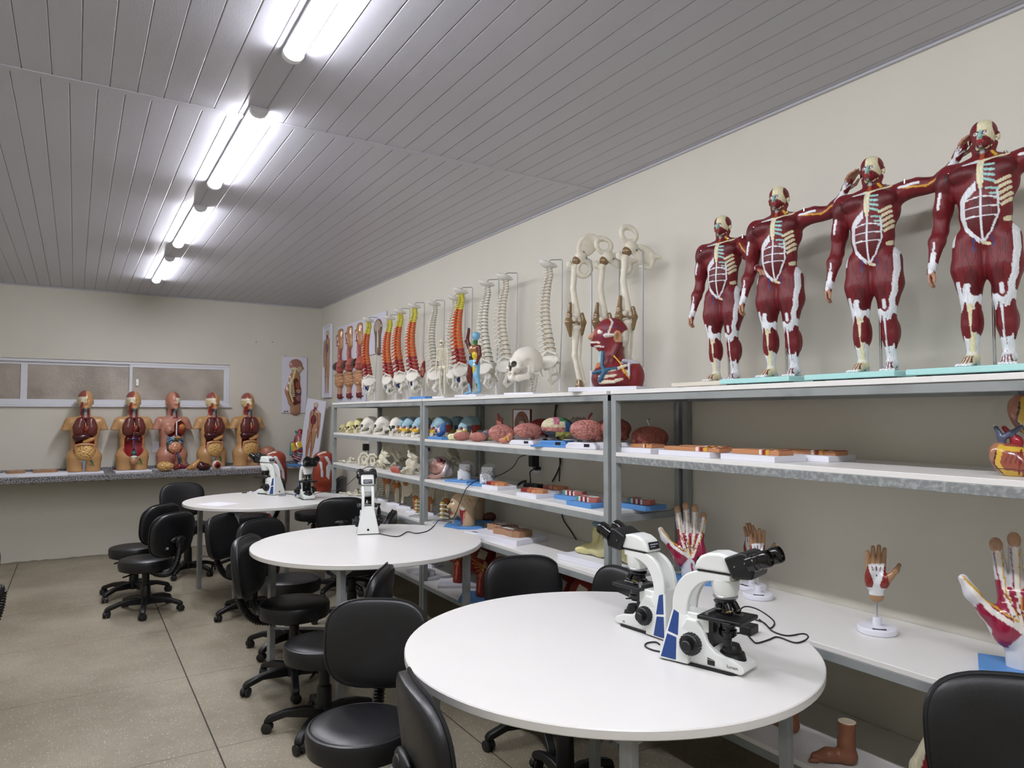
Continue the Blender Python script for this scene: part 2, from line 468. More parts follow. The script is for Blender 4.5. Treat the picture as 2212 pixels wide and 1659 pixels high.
def sash(x0, x1, y, nm='sash'):
    f = MB(); t = .028
    f.b2((x0, y, WZ0 + .03), (x1, y + .02, WZ0 + .03 + t)); f.b2((x0, y, WZ1 - .03 - t), (x1, y + .02, WZ1 - .03))
    f.b2((x0, y, WZ0 + .03 + t), (x0 + t, y + .02, WZ1 - .03 - t)); f.b2((x1 - t, y, WZ0 + .03 + t), (x1, y + .02, WZ1 - .03 - t))
    s_ = f.build(nm, FR, win)
    MB().b2((x0 + t, y + .008, WZ0 + .03 + t), (x1 - t, y + .012, WZ1 - .03 - t)).build('pane', GL, s_)
sash(WX0 + .03, xm[0] + .02, YB + .045); sash(xm[0] + .02, xm[2] + .02, YB + .045); sash(xm[2] - .01, WX1 - .03, YB + .02)
lt = MB(); lt.b2((xm[3] + .005, YB + .006, 1.79), (xm[3] + .03, YB + .02, 1.86)); lt.cyl((xm[3] + .018, YB + .006, 1.82), (xm[3] + .018, YB - .012, 1.82), .008)
lt.build('window_latch', CHROME, win)
struct(MB().b2((WX0 - .02, YB - .03, WZ0 - .022), (WX1 + .02, YB + .06, WZ0)).build('trim_1', FR, bev=.003))
# the dark outer wall of the next building behind the glass
MBo = MB().b2((-1.6, YB + .9, .8), (2.0, YB + 1.0, 2.8)); tag(MBo.build('wall_outside', mat('outer_wall', '6f6352', rough=.9, mottle=('4b4135', 3, .4, .6))), kind='structure')
# ceiling of plastic strips
ceil = struct(MB().b2((XL - .1, YF, ZC + .012), (XR + .1, YB + .1, ZC + .1)).build('ceiling', mat('ceiling_void', '35353a', rough=.9)))
P = .0972
def strip_mesh(nm, y0, y1):
    g = .0007; return MB().prism([(g, .012), (g, .0022), (g + .0028, 0), (P - g - .0028, 0), (P - g, .0022), (P - g, .012)], y0, y1, 'y').mesh(nm, CEILM)
for (y0, y1, off) in ((YF, 3.215, 0.0), (3.247, YB, -.040)):
    me = strip_mesh('ceiling_strip', y0, y1)
    j0 = 2.325 + off; i = 0; x = j0 - P * 38
    while x < XR - .004:
        if x > XL - P and x + P < XR + .002: link('ceiling_strip', me, ceil, (x, 0, ZC))
        elif x + P >= XR and XR - x > .02:
            o = link('ceiling_strip', me, ceil, (x, 0, ZC)); o.scale = ((XR - x) / P, 1, 1)
        x += P
MB().prism([(3.212, .0), (3.25, .0), (3.25, -.004), (3.212, -.004)], XL, XR, 'x').build('joint_strip', CEILM, ceil, (0, 0, ZC))
tr = struct(MB().b2((XL, YB - .022, ZC - .012), (XR, YB, ZC)).build('trim_2', CEILM, bev=.002))
tr = struct(MB().b2((XR - .016, YF, ZC - .01), (XR, YB, ZC)).build('trim_3', CEILM, bev=.002))
# linear lamps: half-round diffuser between two end caps
LM = mat('lamp_diffuser', 'f8f8ff', rough=.4, emit=LAMP)
def make_lamp():
    t = tag(link('ceiling_light', None), 'x', 'ceiling light', 'linear ceiling lights in a row')
    w2, L_ = .0375, 1.17
    MB().b2((-w2, 0, -.011), (w2, L_, 0)).build('lamp_body', PWHITE, t, bev=.001)
    prof = arc((0, -.011), .033, 180, 360, 10, .028)
    MB().prism(prof, .028, L_ - .028, 'y').build('diffuser', LM, t)
    cp = arc((0, -.011), .0375, 180, 360, 10, .031)
    for a, b in ((0, .028), (L_ - .028, L_)): MB().prism(cp, a, b, 'y').build('end_cap', mat('lamp_cap', 'eceef4', rough=.4), t)
    return t
LK = Kind(make_lamp)
for y, lb in ((6.46, 'farthest of the ceiling tube lights, closest to the window wall'), (4.75, 'second farthest ceiling tube light, above the far tables'),
              (3.09, 'ceiling tube light that crosses the ceiling joint strip'), (1.39, 'nearest ceiling tube light, cut by the top edge of the picture'),
              (-.26, 'ceiling tube light directly overhead, behind the nearest one'), (-1.9, 'ceiling tube light at the camera end of the room')):
    LK.put((.64, y, ZC), 0, lb)
# nail stubs left in the back wall
for px, py in ((553, 739), (588, 739)):
    p = at(px, py, Y=YB); tag(MB().cyl((p.x, YB + .001, p.z), (p.x, YB - .012, p.z - .002), .005, n=8).build('wall_nail', BLACK), 'dark nail stub in the back wall, %s one' % ('left' if px < 570 else 'right'), 'nail', 'two nails in the back wall')

# ================================================================== shelving along the right wall
XF = 2.08
GALV = mat('galvanised_steel', '868b8c', rough=.4, metal=.3, mottle=('a9aeae', 60, .45, .65))
ZT, Z2, Z3, Z4, Z5 = 1.589, 1.309, 1.029, .735, .325
def bay(y0, y1, levels, label, post=.032):
    t = thing('shelving_unit', label, 'shelf', (XF, y0, 0), 0, 1, 'grey steel shelving units along the right wall')
    Dp = XR - XF - .004; Ly = y1 - y0
    for x in (0, Dp - post):
        for y in (0, Ly - post): MB().b2((x, y, 0), (x + post, y + post, ZT - .018)).build('post', STEEL, t, bev=.002)
    for z, g in levels:
        bt = .018; top = z
        x1 = 0 if z == ZT or z == Z4 and 0 else .0
        a, b = (0, Ly) if z == ZT else (post + .001, Ly - post - .001)
        if z != ZT and g: a, b = -.0, Ly
        w_ = MB().b2((-.004 if z == ZT else 0.001, a + .002, top - bt), (Dp, b - .002, top)); w_.mi = 0
        bo = w_.build('shelf_board', WHITE, t, bev=.0015)
        rh = .03
        MB().b2((.001, post if z != ZT else 0, top - bt - rh), (.026, Ly - (post if z != ZT else 0), top - bt)).build('front_rail', GALV if g else STEEL, t, bev=.0015)
        MB().b2((Dp - .026, post, top - bt - rh), (Dp - .001, Ly - post, top - bt)).build('rear_rail', STEEL, t)
        for y in (.002, Ly - post + .002): MB().b2((post, y, top - bt - rh), (Dp - post, y + post - .004, top - bt)).build('side_rail', STEEL, t)
    return t
bay(4.585, 6.62, ((ZT, 0), (Z2, 0), (Z3, 0), (Z4, 0), (Z5, 0)), 'farthest grey steel shelving unit, holding skulls, pelvis bones and joint models')
bay(2.54, 4.575, ((ZT, 0), (Z2, 0), (Z3, 0), (Z4, 0), (Z5, 0)), 'middle grey steel shelving unit, holding brains, head models and slice models')
b3 = bay(.34, 2.515, ((ZT, 0), (Z2, 1), (Z4, 0), (Z5, 0)), 'nearest grey steel shelving unit, under the four muscle figures')

# ================================================================== granite counter along the back wall
GRAN = mat('speckled_granite', '55555b', rough=.25, spec=.5, mottle=('b9b8b7', 120, .52, .58))
ct = thing('granite_counter', 'speckled grey granite counter along the back wall under the window', 'counter', (0, YB, 0))
MB().b2((XL + .01, -.45, .857), (1.80, -.004, .877)).build('counter_top', GRAN, ct, bev=.002)
MB().b2((XL + .01, -.45, .825), (1.80, -.425, .857)).build('front_edge', GRAN, ct)
MB().b2((1.80, -.33, .857), (2.5, -.004, .877)).build('counter_top', GRAN, ct, bev=.002)
MB().b2((XL + .01, -.024, .877), (2.45, -.004, .925)).build('backsplash', GRAN, ct)
for x in (-.35, .28, .95, 1.55): MB().b2((x, -.40, .800), (x + .035, -.03, .825)).build('bracket', STEEL, ct)

# ================================================================== round tables
def make_table():
    t = tag(link('round_table', None), 'x', 'table', 'white round tables')
    MB().lathe([(.0, -.0), (.634, 0), (.637, .003), (.637, .022), (.634, .025), (.0, .025)], 96).build('table_top', WHITE, t, (0, 0, .735))
    TM = mat('table_leg_steel', '9a9ea0', rough=.42, mottle=('7b8083', 7, .5, .7))
    for k in range(4):
        a = R(146 + 90 * k); c = Vector((cos(a) * .555, sin(a) * .555, 0))
        g = MB().box((0, 0, .3675), (.034, .034, .735)); g.build('leg', TM, t, c, R(15), bev=.002)
        q = MB().prism([(-.08, 0), (.08, 0), (.02, -.045), (-.02, -.045)], -.002, .002, 'y'); q.build('corner_plate', TM, t, (c.x, c.y, .735), a + pi / 2)
    for k in range(2):
        a = R(146 + 90 * k); M = Euler((0, 0, a)).to_matrix()
        MB().box((0, 0, .72 - .0 * k), (1.09, .03, .03), M).build('cross_rail', TM, t)
    for k in range(4):
        a0, a1 = R(146 + 90 * k), R(236 + 90 * k); p = Vector((cos(a0), sin(a0))) * .55; q = Vector((cos(a1), sin(a1))) * .55; c = (p + q) / 2; d = q - p
        if k in (0, 3): continue
    a0, a1 = R(146), R(56); 
    MB().tube([(cos(R(146)) * .55, sin(R(146)) * .55, .27), (0, 0, .27), (cos(R(326)) * .55, sin(R(326)) * .55, .27)], .009, 8).build('foot_bar', TM, t)
    return t
TK = Kind(make_table)
T1 = Vector((1.455, 1.785, 0)); T2 = Vector((1.435, 3.875, 0)); T3 = Vector((1.39, 6.28, 0))
TK.put(T1, 0, 'nearest white round table with chipped rim, two microscopes back to back on it')
TK.put(T2, 0, 'middle white round table carrying a single microscope seen from behind')
TK.put(T3, 0, 'farthest white round table, two microscopes and sheets of paper on it')
# ================================================================== swivel chairs
def make_chair():
    t = tag(link('swivel_chair', None), 'x', 'chair', 'black swivel chairs')
    zs = .41
    # seat: a round puck with a stitched rim
    MB().lathe([(0, -.084), (.165, -.084), (.183, -.076), (.188, -.05), (.188, -.016), (.183, -.004), (.176, -.001), (.173, -.003),
                (.168, .001), (.10, .008), (0, .009)], 48).build('seat', LEATHER, t, (0, 0, zs))
    pl = MB().b2((-.08, -.07, -.094), (.08, .07, -.084)); pl.b2((-.05, -.045, -.112), (.05, .045, -.094)); pl.build('seat_plate', BLACK, t, (0, 0, zs), bev=.004)
    MB().tube([(0, -.04, zs - .095), (0, -.15, zs - .1), (0, -.2, zs - .105)], .006, 6).build('height_lever', BLACK, t)
    c = MB(); c.lathe([(.034, .075), (.036, .1), (.034, .2), (.031, .205), (.026, .21), (.026, .29), (.022, .292), (.014, .295), (.014, .33), (.02, .335)], 20)
    c.build('column', BLACK, t)
    hub = MB().lathe([(.03, .055), (.042, .06), (.045, .085), (.045, .11), (.036, .118)], 20); hub.build('hub', BLACK, t)
    for k in range(5):
        a = R(72 * k + 18)
        leg = MB()
        P = [(.03, .108), (.09, .112), (.18, .1), (.255, .075), (.27, .06), (.27, .045), (.25, .045), (.17, .07), (.03, .06)]
        leg.prism(P, -.018, .018, 'y'); l = leg.build('leg', BLACK, t, rot=a, bev=.006)
        ca = MB(); ca.cyl((0, 0, .035), (0, 0, .06), .006, n=8)
        ca.prism(arc((0, .024), .026, 0, 180, 8), -.006, .006, 'y')
        for s_ in (-1, 1):
            ca.tube([(0, s_ * .006, .024), (0, s_ * .011, .024), (0, s_ * .02, .024), (0, s_ * .023, .024)], [.022, .024, .024, .019], 18)
        ca.build('caster', mat('caster_plastic', '1a1a1c', rough=.5), l, (.256, 0, 0), R(40 + 67 * k))
    # backrest: a curved padded shell
    W, Hh = .392, .322; NA, NR = 44, 9
    def out(i, g=0):
        a = 2 * pi * i / NA; c_, s_ = cos(a), sin(a); e = 2 / 3.1
        y = (abs(c_) ** e) * (1 if c_ > 0 else -1) * (W / 2 + g); z = (abs(s_) ** e) * (1 if s_ > 0 else -1) * (Hh / 2 + g)
        return y * (1 + .05 * z / Hh), z
    def side(off):
        vs = [(off, 0, 0)]
        for k in range(1, NR + 1):
            r_ = sin(pi / 2 * k / NR); pf = sqrt(max(0, 1 - r_ ** 5))
            for i in range(NA):
                y, z = out(i); y *= r_; z *= r_; vs.append((off * (.42 + .58 * pf) - .026 * (y / .2) ** 2, y, z))
        fs = [(0, 1 + i, 1 + (i + 1) % NA) for i in range(NA)]
        for k in range(NR - 1):
            for i in range(NA):
                p, q = 1 + k * NA + i, 1 + k * NA + (i + 1) % NA; fs.append((p, p + NA, q + NA, q))
        return vs, fs
    pad = MB(); n1 = 1 + NR * NA; va, fa = side(-.034); vb, fb = side(.030)
    e0 = 1 + (NR - 1) * NA; rim = [(e0 + i, n1 + e0 + i, n1 + e0 + (i + 1) % NA, e0 + (i + 1) % NA) for i in range(NA)]
    pad.add(va + vb, fa + [tuple(n1 + k for k in f_) for f_ in fb] + rim)
    A = []
    for i in range(NA): y, z = out(i, .001); A.append((-.0143 - .026 * (y / .2) ** 2, y, z))
    back = pad.build('backrest', LEATHER, t, (.275, 0, .60), Euler((0, R(7), 0)), angle=80)
    rp = [Vector(p) for p in A]
    MB().tube(rp, .0055, 6, closed=True).build('piping', LEATHER, back)
    br = MB().ell((.038, 0, 0), (.022, .07, .027), 16, 10); br.ell((.054, 0, -.02), (.016, .035, .045), 14, 8); br.build('back_bracket', BLACK, back, (0, 0, -.03))
    lb = MB().b2((.026, -.02, -.0075), (.0275, .02, .0075)); lb.build('inventory_label', mat('label_paper', 'c9c6be', rough=.6), back, (-.0025, -.085, -.085), Euler((0, 0, R(-20))))
    lt = MB().b2((.0273, -.012, -.004), (.0279, .012, .004)); lt.build('label_print', BLACK, back, (-.0025, -.085, -.085), Euler((0, 0, R(-20))))
    # corrugated J-shaped support
    pth = spl([(.06, 0, .315), (.15, 0, .30), (.235, 0, .32), (.29, 0, .39), (.318, 0, .48), (.325, 0, .56)], 14)
    rs = [.019 + (.006 if i % 2 else 0) for i in range(len(pth))]
    MB().tube(pth, rs, 14).build('bellows', BLACK, t)
    return t
CK = Kind(make_chair)
_c = [o for o in ()]
base_chair = CK.make(); CK.o = base_chair
_first = [True]
def chair(x, y, ang, zs, label, spin=0):
    o = copy_tree(base_chair); o.location = (x, y, 0); o.rotation_euler = (0, 0, R(ang)); o['label'] = label
    dz = zs - .41
    for c in o.children:
        b = c.name.split('.')[0]
        if b in ('seat', 'seat_plate', 'height_lever', 'backrest', 'bellows'): c.location.z += dz
        if b == 'column': c.scale.z = 1 + dz / .335
        if b == 'leg': c.rotation_euler.z += R(spin)
    return o
chair(.87, 2.41, 57, .41, 'front black swivel chair, padded back facing the camera, left of nearest table', 10)
chair(1.03, 3.36, -35, .41, 'black chair behind the front one, back edge-on at the rim of middle table', 30)
chair(1.05, 3.98, 148, .455, 'black chair with coiled back support, front one of the two left of the middle table', 20)
chair(1.19, 4.62, 122, .44, 'black chair with its padded back touching the left end of the middle table', 5)
chair(1.15, 5.52, 136, .375, 'black chair in the gap between the far and middle tables, coiled support below its back', 40)
chair(.48, 6.03, -52, .40, 'leftmost full black chair in the aisle, label on the rear of its back', 8)
chair(.44, 6.62, -48, .40, 'black chair half hidden behind the leftmost aisle chair', 30)
chair(.92, 7.22, 97, .47, 'black chair behind the left end of the far table, facing the camera', 50)
chair(1.47, 7.28, 15, .50, 'black chair behind the far table, only its seat showing under the top', 0)
chair(2.08, 7.2, -32, .50, 'black chair in the far corner beyond the shelving, seat raised high', 0)
chair(1.91, 5.84, -105, .46, 'black chair seen from the rear between far table and shelves, with white label', 20)
chair(1.72, 4.98, -28, .43, 'black chair beyond the middle table with its back edge-on beside the shelves', 30)
chair(1.84, 2.75, 74, .42, 'black chair beyond the nearest table with its dark back above the rim', 12)
chair(1.64, 2.27, -8, .50, 'black chair back between nearest table and desk shelf, behind the left microscope', 0)
chair(1.73, .66, 42, .50, 'large black chair back in the lower right corner, by the desk shelf', 0)
chair(1.03, 1.64, 170, .45, 'black chair in the bottom foreground, its curved back edge-on against the nearest table', 25)
chair(-.62, 4.42, 5, .44, 'black chair cut by the left edge of the picture', 0)
for c in [base_chair] + list(base_chair.children_recursive): bpy.data.objects.remove(c)
# ================================================================== microscopes (x = the way the eyepieces point)
MW = mat('microscope_enamel', 'dfe2df', rough=.3, spec=.5, coat=.2)
MBLUE = mat('microscope_blue_inlay', '24427f', rough=.35)
LBL = mat('label_black', '17181c', rough=.4); SILV = mat('brushed_metal', 'a9abad', rough=.3, metal=.9)
SCR = mat('label_grey_print', 'a4adb8', rough=.5)
def text_obj(txt, size, m, parent, loc, rot, name='lettering', ext=.0002):
    cu = bpy.data.curves.new(name, 'FONT'); cu.body = txt; cu.size = size; cu.extrude = ext; cu.align_x = 'CENTER'; cu.align_y = 'CENTER'
    o0 = bpy.data.objects.new('tmp', cu); COL.objects.link(o0)
    dg = bpy.context.evaluated_depsgraph_get(); me = bpy.data.meshes.new_from_object(o0.evaluated_get(dg))
    bpy.data.objects.remove(o0); me.materials.clear(); me.materials.append(m)
    return link(name, me, parent, loc, Euler(rot))
def make_scope():
    t = tag(link('microscope', None), 'x', 'microscope', 'white binocular microscopes')
    # base: low foot with a rounded nose, higher behind
    S = SDF(.003)
    S.B((-.005, 0, .024), (.21, .112, .044), k=.006, r=.012)
    S.E((.115, 0, .018), (.05, .054, .026), k=.02)
    S.B((-.03, 0, .05), (.09, .09, .05), k=.02, r=.01)
    S.B((.06, 0, -.05), (.5, .3, .1), op='-', k=.002)
    ft = MB(); ft.prism(rrect(.22, .108, .02, 4, .012, 0), 0, .006, 'z'); ft.build('base_pad', BLACK, t)
    pl = []
    out = [(-.098, .0), (-.098, .04), (-.06, .055)] 
    prof = [(-.105, .005), (.136, .005), (.146, .012), (.148, .022), (.14, .03), (.108, .044), (.06, .052), (.035, .075), (.015, .115), (.0, .135), (-.035, .135), (-.055, .1), (-.075, .05), (-.1, .03)]
    b = MB().prism(prof, -.046, .046, 'y').build('base', MW, t, bev=.012, seg=4)
    # splayed rear fins with blue inlays, and rear plate
    for s_ in (-1, 1):
        f = MB(); y0 = s_ * .068; y1 = s_ * .034
        vs = [(-.118, y0, .005), (-.02, y0 * .93, .005), (-.02, y1 + s_ * .004, .135), (-.082, y1, .165),
              (-.118, y0 - s_ * .02, .005), (-.02, y0 * .93 - s_ * .02, .005), (-.02, y1 - s_ * .012, .135), (-.082, y1 - s_ * .012, .165)]
        f.add(vs, [(0, 1, 2, 3), (7, 6, 5, 4), (0, 4, 5, 1), (1, 5, 6, 2), (2, 6, 7, 3), (3, 7, 4, 0)]); f.build('side_fin', MW, t, bev=.003)
        def onf(u, v):   # point on the outer face of the fin
            a = Vector(vs[0]).lerp(Vector(vs[1]), u); c = Vector(vs[3]).lerp(Vector(vs[2]), u); return a.lerp(c, v) + Vector((0, s_ * .0012, 0))
        for (v0, v1) in ((.04, .47), (.52, .93)):
            q = MB(); P = [onf(.08, v0), onf(.08 + .52 * (1 - v0 * .35), v0), onf(.08 + .5 * (1 - v1 * .5), v1), onf(.08, v1)]
            q.add(P + [p - Vector((0, s_ * .003, 0)) for p in P], [(0, 1, 2, 3), (7, 6, 5, 4), (0, 4, 5, 1), (1, 5, 6, 2), (2, 6, 7, 3), (3, 7, 4, 0)])
            q.build('blue_inlay', MBLUE, t)
    rp = MB(); vs = [(-.119, -.066, .005), (-.119, .066, .005), (-.084, .032, .163), (-.084, -.032, .163)]
    rp.add(vs + [(x + .03, y, z) for x, y, z in vs], [(0, 1, 2, 3), (7, 6, 5, 4), (0, 4, 5, 1), (1, 5, 6, 2), (2, 6, 7, 3), (3, 7, 4, 0)])
    rp = rp.build('rear_plate', MW, t, bev=.002)
    MB().cyl((-.116, 0, .028), (-.109, 0, .029), .007, n=14).build('power_socket', BLACK, t)
    mk = MB()
    for i in range(3): mk.box((-.1092 + .0 * i, .0, .044 + .004 * i), (.001, .03 - .006 * i, .0012))
    mk.build('rear_print', LBL, t, (0, 0, 0), Euler((0, R(12), 0)))
    # the arm: two curved struts that leave a window between them
    outer = [(-.086, .14), (-.083, .19), (-.068, .232), (-.042, .262), (-.012, .277), (.02, .282), (.105, .282)]
    inner = [(.105, .262), (.06, .258), (.03, .252), (.002, .238), (-.02, .212), (-.034, .175), (-.038, .13)]
    O_ = [(p.x, p.z) for p in spl([(x, 0, z) for x, z in outer], 5)]; I_ = [(p.x, p.z) for p in spl([(x, 0, z) for x, z in inner], 5)]
    ar = MB()
    for s_ in (-1, 1): ar.prism(O_ + I_, s_ * .0375, s_ * .021, 'y')
    arm = ar.build('arm', MW, t, bev=.004, seg=3)
    MB().prism([(.0, .245), (.0, .281), (.106, .281), (.106, .262), (.06, .257), (.02, .25)], -.022, .022, 'y').build('arm_bridge', MW, t)
    MB().prism([(-.06, .1), (.035, .1), (.035, .152), (-.03, .152), (-.085, .16)], -.034, .034, 'y').build('stage_column', MW, t, bev=.004)
    MB().b2((.030, -.033, .055), (.048, .033, .146)).build('focus_rack', BLACK, t)
    # nose cone, head
    MB().lathe([(.034, .215), (.040, .235), (.041, .262)], 28, (.072, 0, 0)).build('nose_cone', MW, t)
    MB().lathe([(.0, .204), (.031, .204), (.036, .209), (.036, .214), (.034, .216), (0, .216)], 28, (.072, 0, 0)).build('nosepiece_ring', SILV, t)
    MB().b2((-.0, -.0385, .2815), (.118, .0385, .2845)).build('head_seam', LBL, t)
    hp = [(-.012, .284), (.118, .284), (.128, .3), (.122, .322), (.1, .336), (.07, .342), (.035, .338), (.01, .326), (-.004, .308)]
    hd = MB().prism(hp, -.039, .039, 'y').build('head', MW, t, bev=.009, seg=4)
    pn = link('name_plate', MB().box((0, 0, 0), (.001, .054, .026)).mesh('name_plate', LBL), t, (-.0085, 0, .307), Euler((0, R(18), 0)))
    pr = MB(); pr.box((-.0008, 0, .004), (.0006, .042, .004)); pr.box((-.0008, .008, -.004), (.0006, .026, .003)); pr.build('plate_print', SCR, pn)
    # binocular block and eyepieces, inclined 30 degrees
    M = Euler((0, R(-30), 0)).to_matrix(); o = Vector((.115, 0, .318))
    bb = MB(); bb.prism([(-.008, -.03), (.04, -.046), (.052, -.03), (.052, .014), (.038, .021), (-.008, .021)], -.043, .043, 'y')
    bb = bb.build('binocular_block', BLACK, t, Vector((.110, 0, .312)), Euler((0, R(-24), 0)), bev=.006, seg=3, sc=1.22)
    for s_ in (-1, 1):
        e = MB(); e.lathe([(0, 0), (.0205, 0), (.0205, .018), (.019, .02), (.019, .03), (.0205, .032), (.0205, .05), (.0185, .054), (.0165, .054), (.016, .05), (0, .05)], 24)
        e.build('eyepiece', BLACKG, bb, (.044, s_ * .032, -.010), Euler((0, R(90), 0)))
        MB().prism(rrect(.034, .022, .004, 2, .026, -.005), s_ * .0431, s_ * .0438, 'y').build('side_plate', mat('dark_metal_plate', '2b2d30', rough=.35, metal=.5), bb)
        q = MB()
        for dx in (.012, .04): q.cyl((dx, s_ * .0435, -.005), (dx, s_ * .0448, -.005), .002, n=8)
        q.build('screw', CHROME, bb)
    # objectives on the tilted nosepiece
    np_ = link('nosepiece', MB().lathe([(0, -.012), (.03, -.012), (.034, -.004), (.034, 0), (0, 0)], 24).mesh('nosepiece', BLACKG), t, (.07, 0, .205), Euler((0, R(-14), 0)))
    for k in range(4):
        a = R(90 * k + 35); L_ = (.042, .036, .028, .04)[k]
        ob = MB(); ob.lathe([(0, -L_), (.005, -L_), (.0085, -L_ + .006), (.0105, -L_ + .007), (.0105, -.008), (.0085, -.002), (.0085, 0), (0, 0)], 16)
        oo = ob.build('objective', BLACKG, np_, (.019 * cos(a), .019 * sin(a), -.011), Euler((R(-16) * sin(a) * -1, R(-16) * cos(a), 0)))
        MB().lathe([(.0108, -L_ + .011), (.0108, -L_ + .013)], 16).build('colour_ring', mat('ring_gold', 'a98b3a', rough=.4) if k % 2 else SILV, oo)
    # stage with mechanical slide holder
    st = MB().b2((.01, -.062, .145), (.145, .062, .157)).build('stage', BLACK, t, bev=.003)
    sr = MB(); sr.b2((.03, .012, .157), (.12, .02, .162)); sr.b2((.028, -.045, .157), (.038, .03, .164)); sr.cyl((.034, .024, .157), (.034, .024, .172), .006, n=12)
    sr.tube([(.03, .02, .165), (.07, .03, .1635), (.115, .022, .161)], .0025, 6); sr.cyl((.02, .045, .157), (.02, .045, .17), .005, n=10)
    sr.build('slide_holder', SILV, t)
    MB().prism(rrect(.05, .018, .008, 4, .078, 0), .1571, .1576, 'z').build('stage_aperture', mat('aperture', '020202', rough=.9), t)
    MB().b2((.1, -.085, .146), (.125, -.062, .156)).build('stage_bracket', BLACK, t, bev=.002)
    dk = MB(); dk.cyl((.112, -.075, .09), (.112, -.075, .146), .006, n=12); dk.lathe([(0, .092), (.0125, .092), (.0125, .112), (.010, .112), (.010, .128), (0, .128)], 18, (.112, -.075, 0))
    dk.build('stage_drive_knob', BLACK, t)
    cn = MB(); cn.lathe([(0, .094), (.02, .094), (.026, .1), (.026, .115), (.022, .118), (.022, .145), (0, .145)], 24, (.078, 0, 0)); cn.cyl((.078, .0, .1), (.1, .035, .1), .003, n=8)
    cn.build('condenser', BLACKG, t)
    MB().lathe([(.0, .075), (.022, .075), (.024, .07), (.028, .062), (.028, .056), (.036, .052), (.04, .036), (.046, .03)], 28, (.09, 0, 0)).build('lamp_housing', BLACK, t)
    for s_ in (-1, 1):
        kn = MB(); prof = [(0, .0), (.029, 0), (.031, .003), (.031, .026), (.028, .029), (.0165, .029), (.0165, .044), (.014, .047), (0, .047)]
        Mr = Euler((R(-90) * s_, 0, 0)).to_matrix(); kn.lathe(prof, 28, (-.012, s_ * .046, .066), Mr)
        for i in range(20):
            a = 2 * pi * i / 20; kn.box((-.012 + .031 * cos(a), s_ * .0605, .066 + .031 * sin(a)), (.003, .02, .003))
        kn.build('focus_knob', BLACK, t)
        MB().lathe([(0, 0), (.032, 0), (.034, .004), (0, .004)], 28, (-.012, s_ * .0462, .066), Mr).build('knob_collar', MW, t)
    sw = MB().b2((.035, -.0472, .014), (.058, -.045, .028)); sw.b2((.04, -.0478, .016), (.053, -.046, .026)); sw.build('power_switch', BLACKG, t)
    MB().prism([(.035, .034), (.058, .03), (.035, .03)], -.0468, -.046, 'y').build('dimmer_mark', LBL, t)
    text_obj('lumen', .014, LBL, t, (.112, -.0462, .022), (R(90), 0, 0))
    ringp = [(.1572, .0 + .017 * cos(R(a)), .021 + .011 * sin(R(a))) for a in range(40, 141, 10)]
    text_obj('CE', .009, LBL, t, (.1, .0465, .018), (R(90), 0, R(180)))
    return t
SK = Kind(make_scope)
ZTAB = .7602
mic_a = SK.put((1.572, 1.487, ZTAB), R(-74), 'front microscope on the nearest table, eyepieces pointing right', .96, group='white binocular microscopes')
mic_b = SK.put((1.655, 1.79, ZTAB), R(96), 'rear microscope on the nearest table, eyepieces pointing up to the left', .92)
mic_c = SK.put((1.545, 4.20, ZTAB), R(72), 'microscope on the middle table, seen from behind with trapezoid rear plate')
mic_d = SK.put((1.52, 6.62, ZTAB), R(118), 'left microscope on the far table, eyepieces pointing left')
mic_e = SK.put((1.70, 6.14, ZTAB), R(-92), 'right microscope on the far table, its eyepieces turned toward the camera')
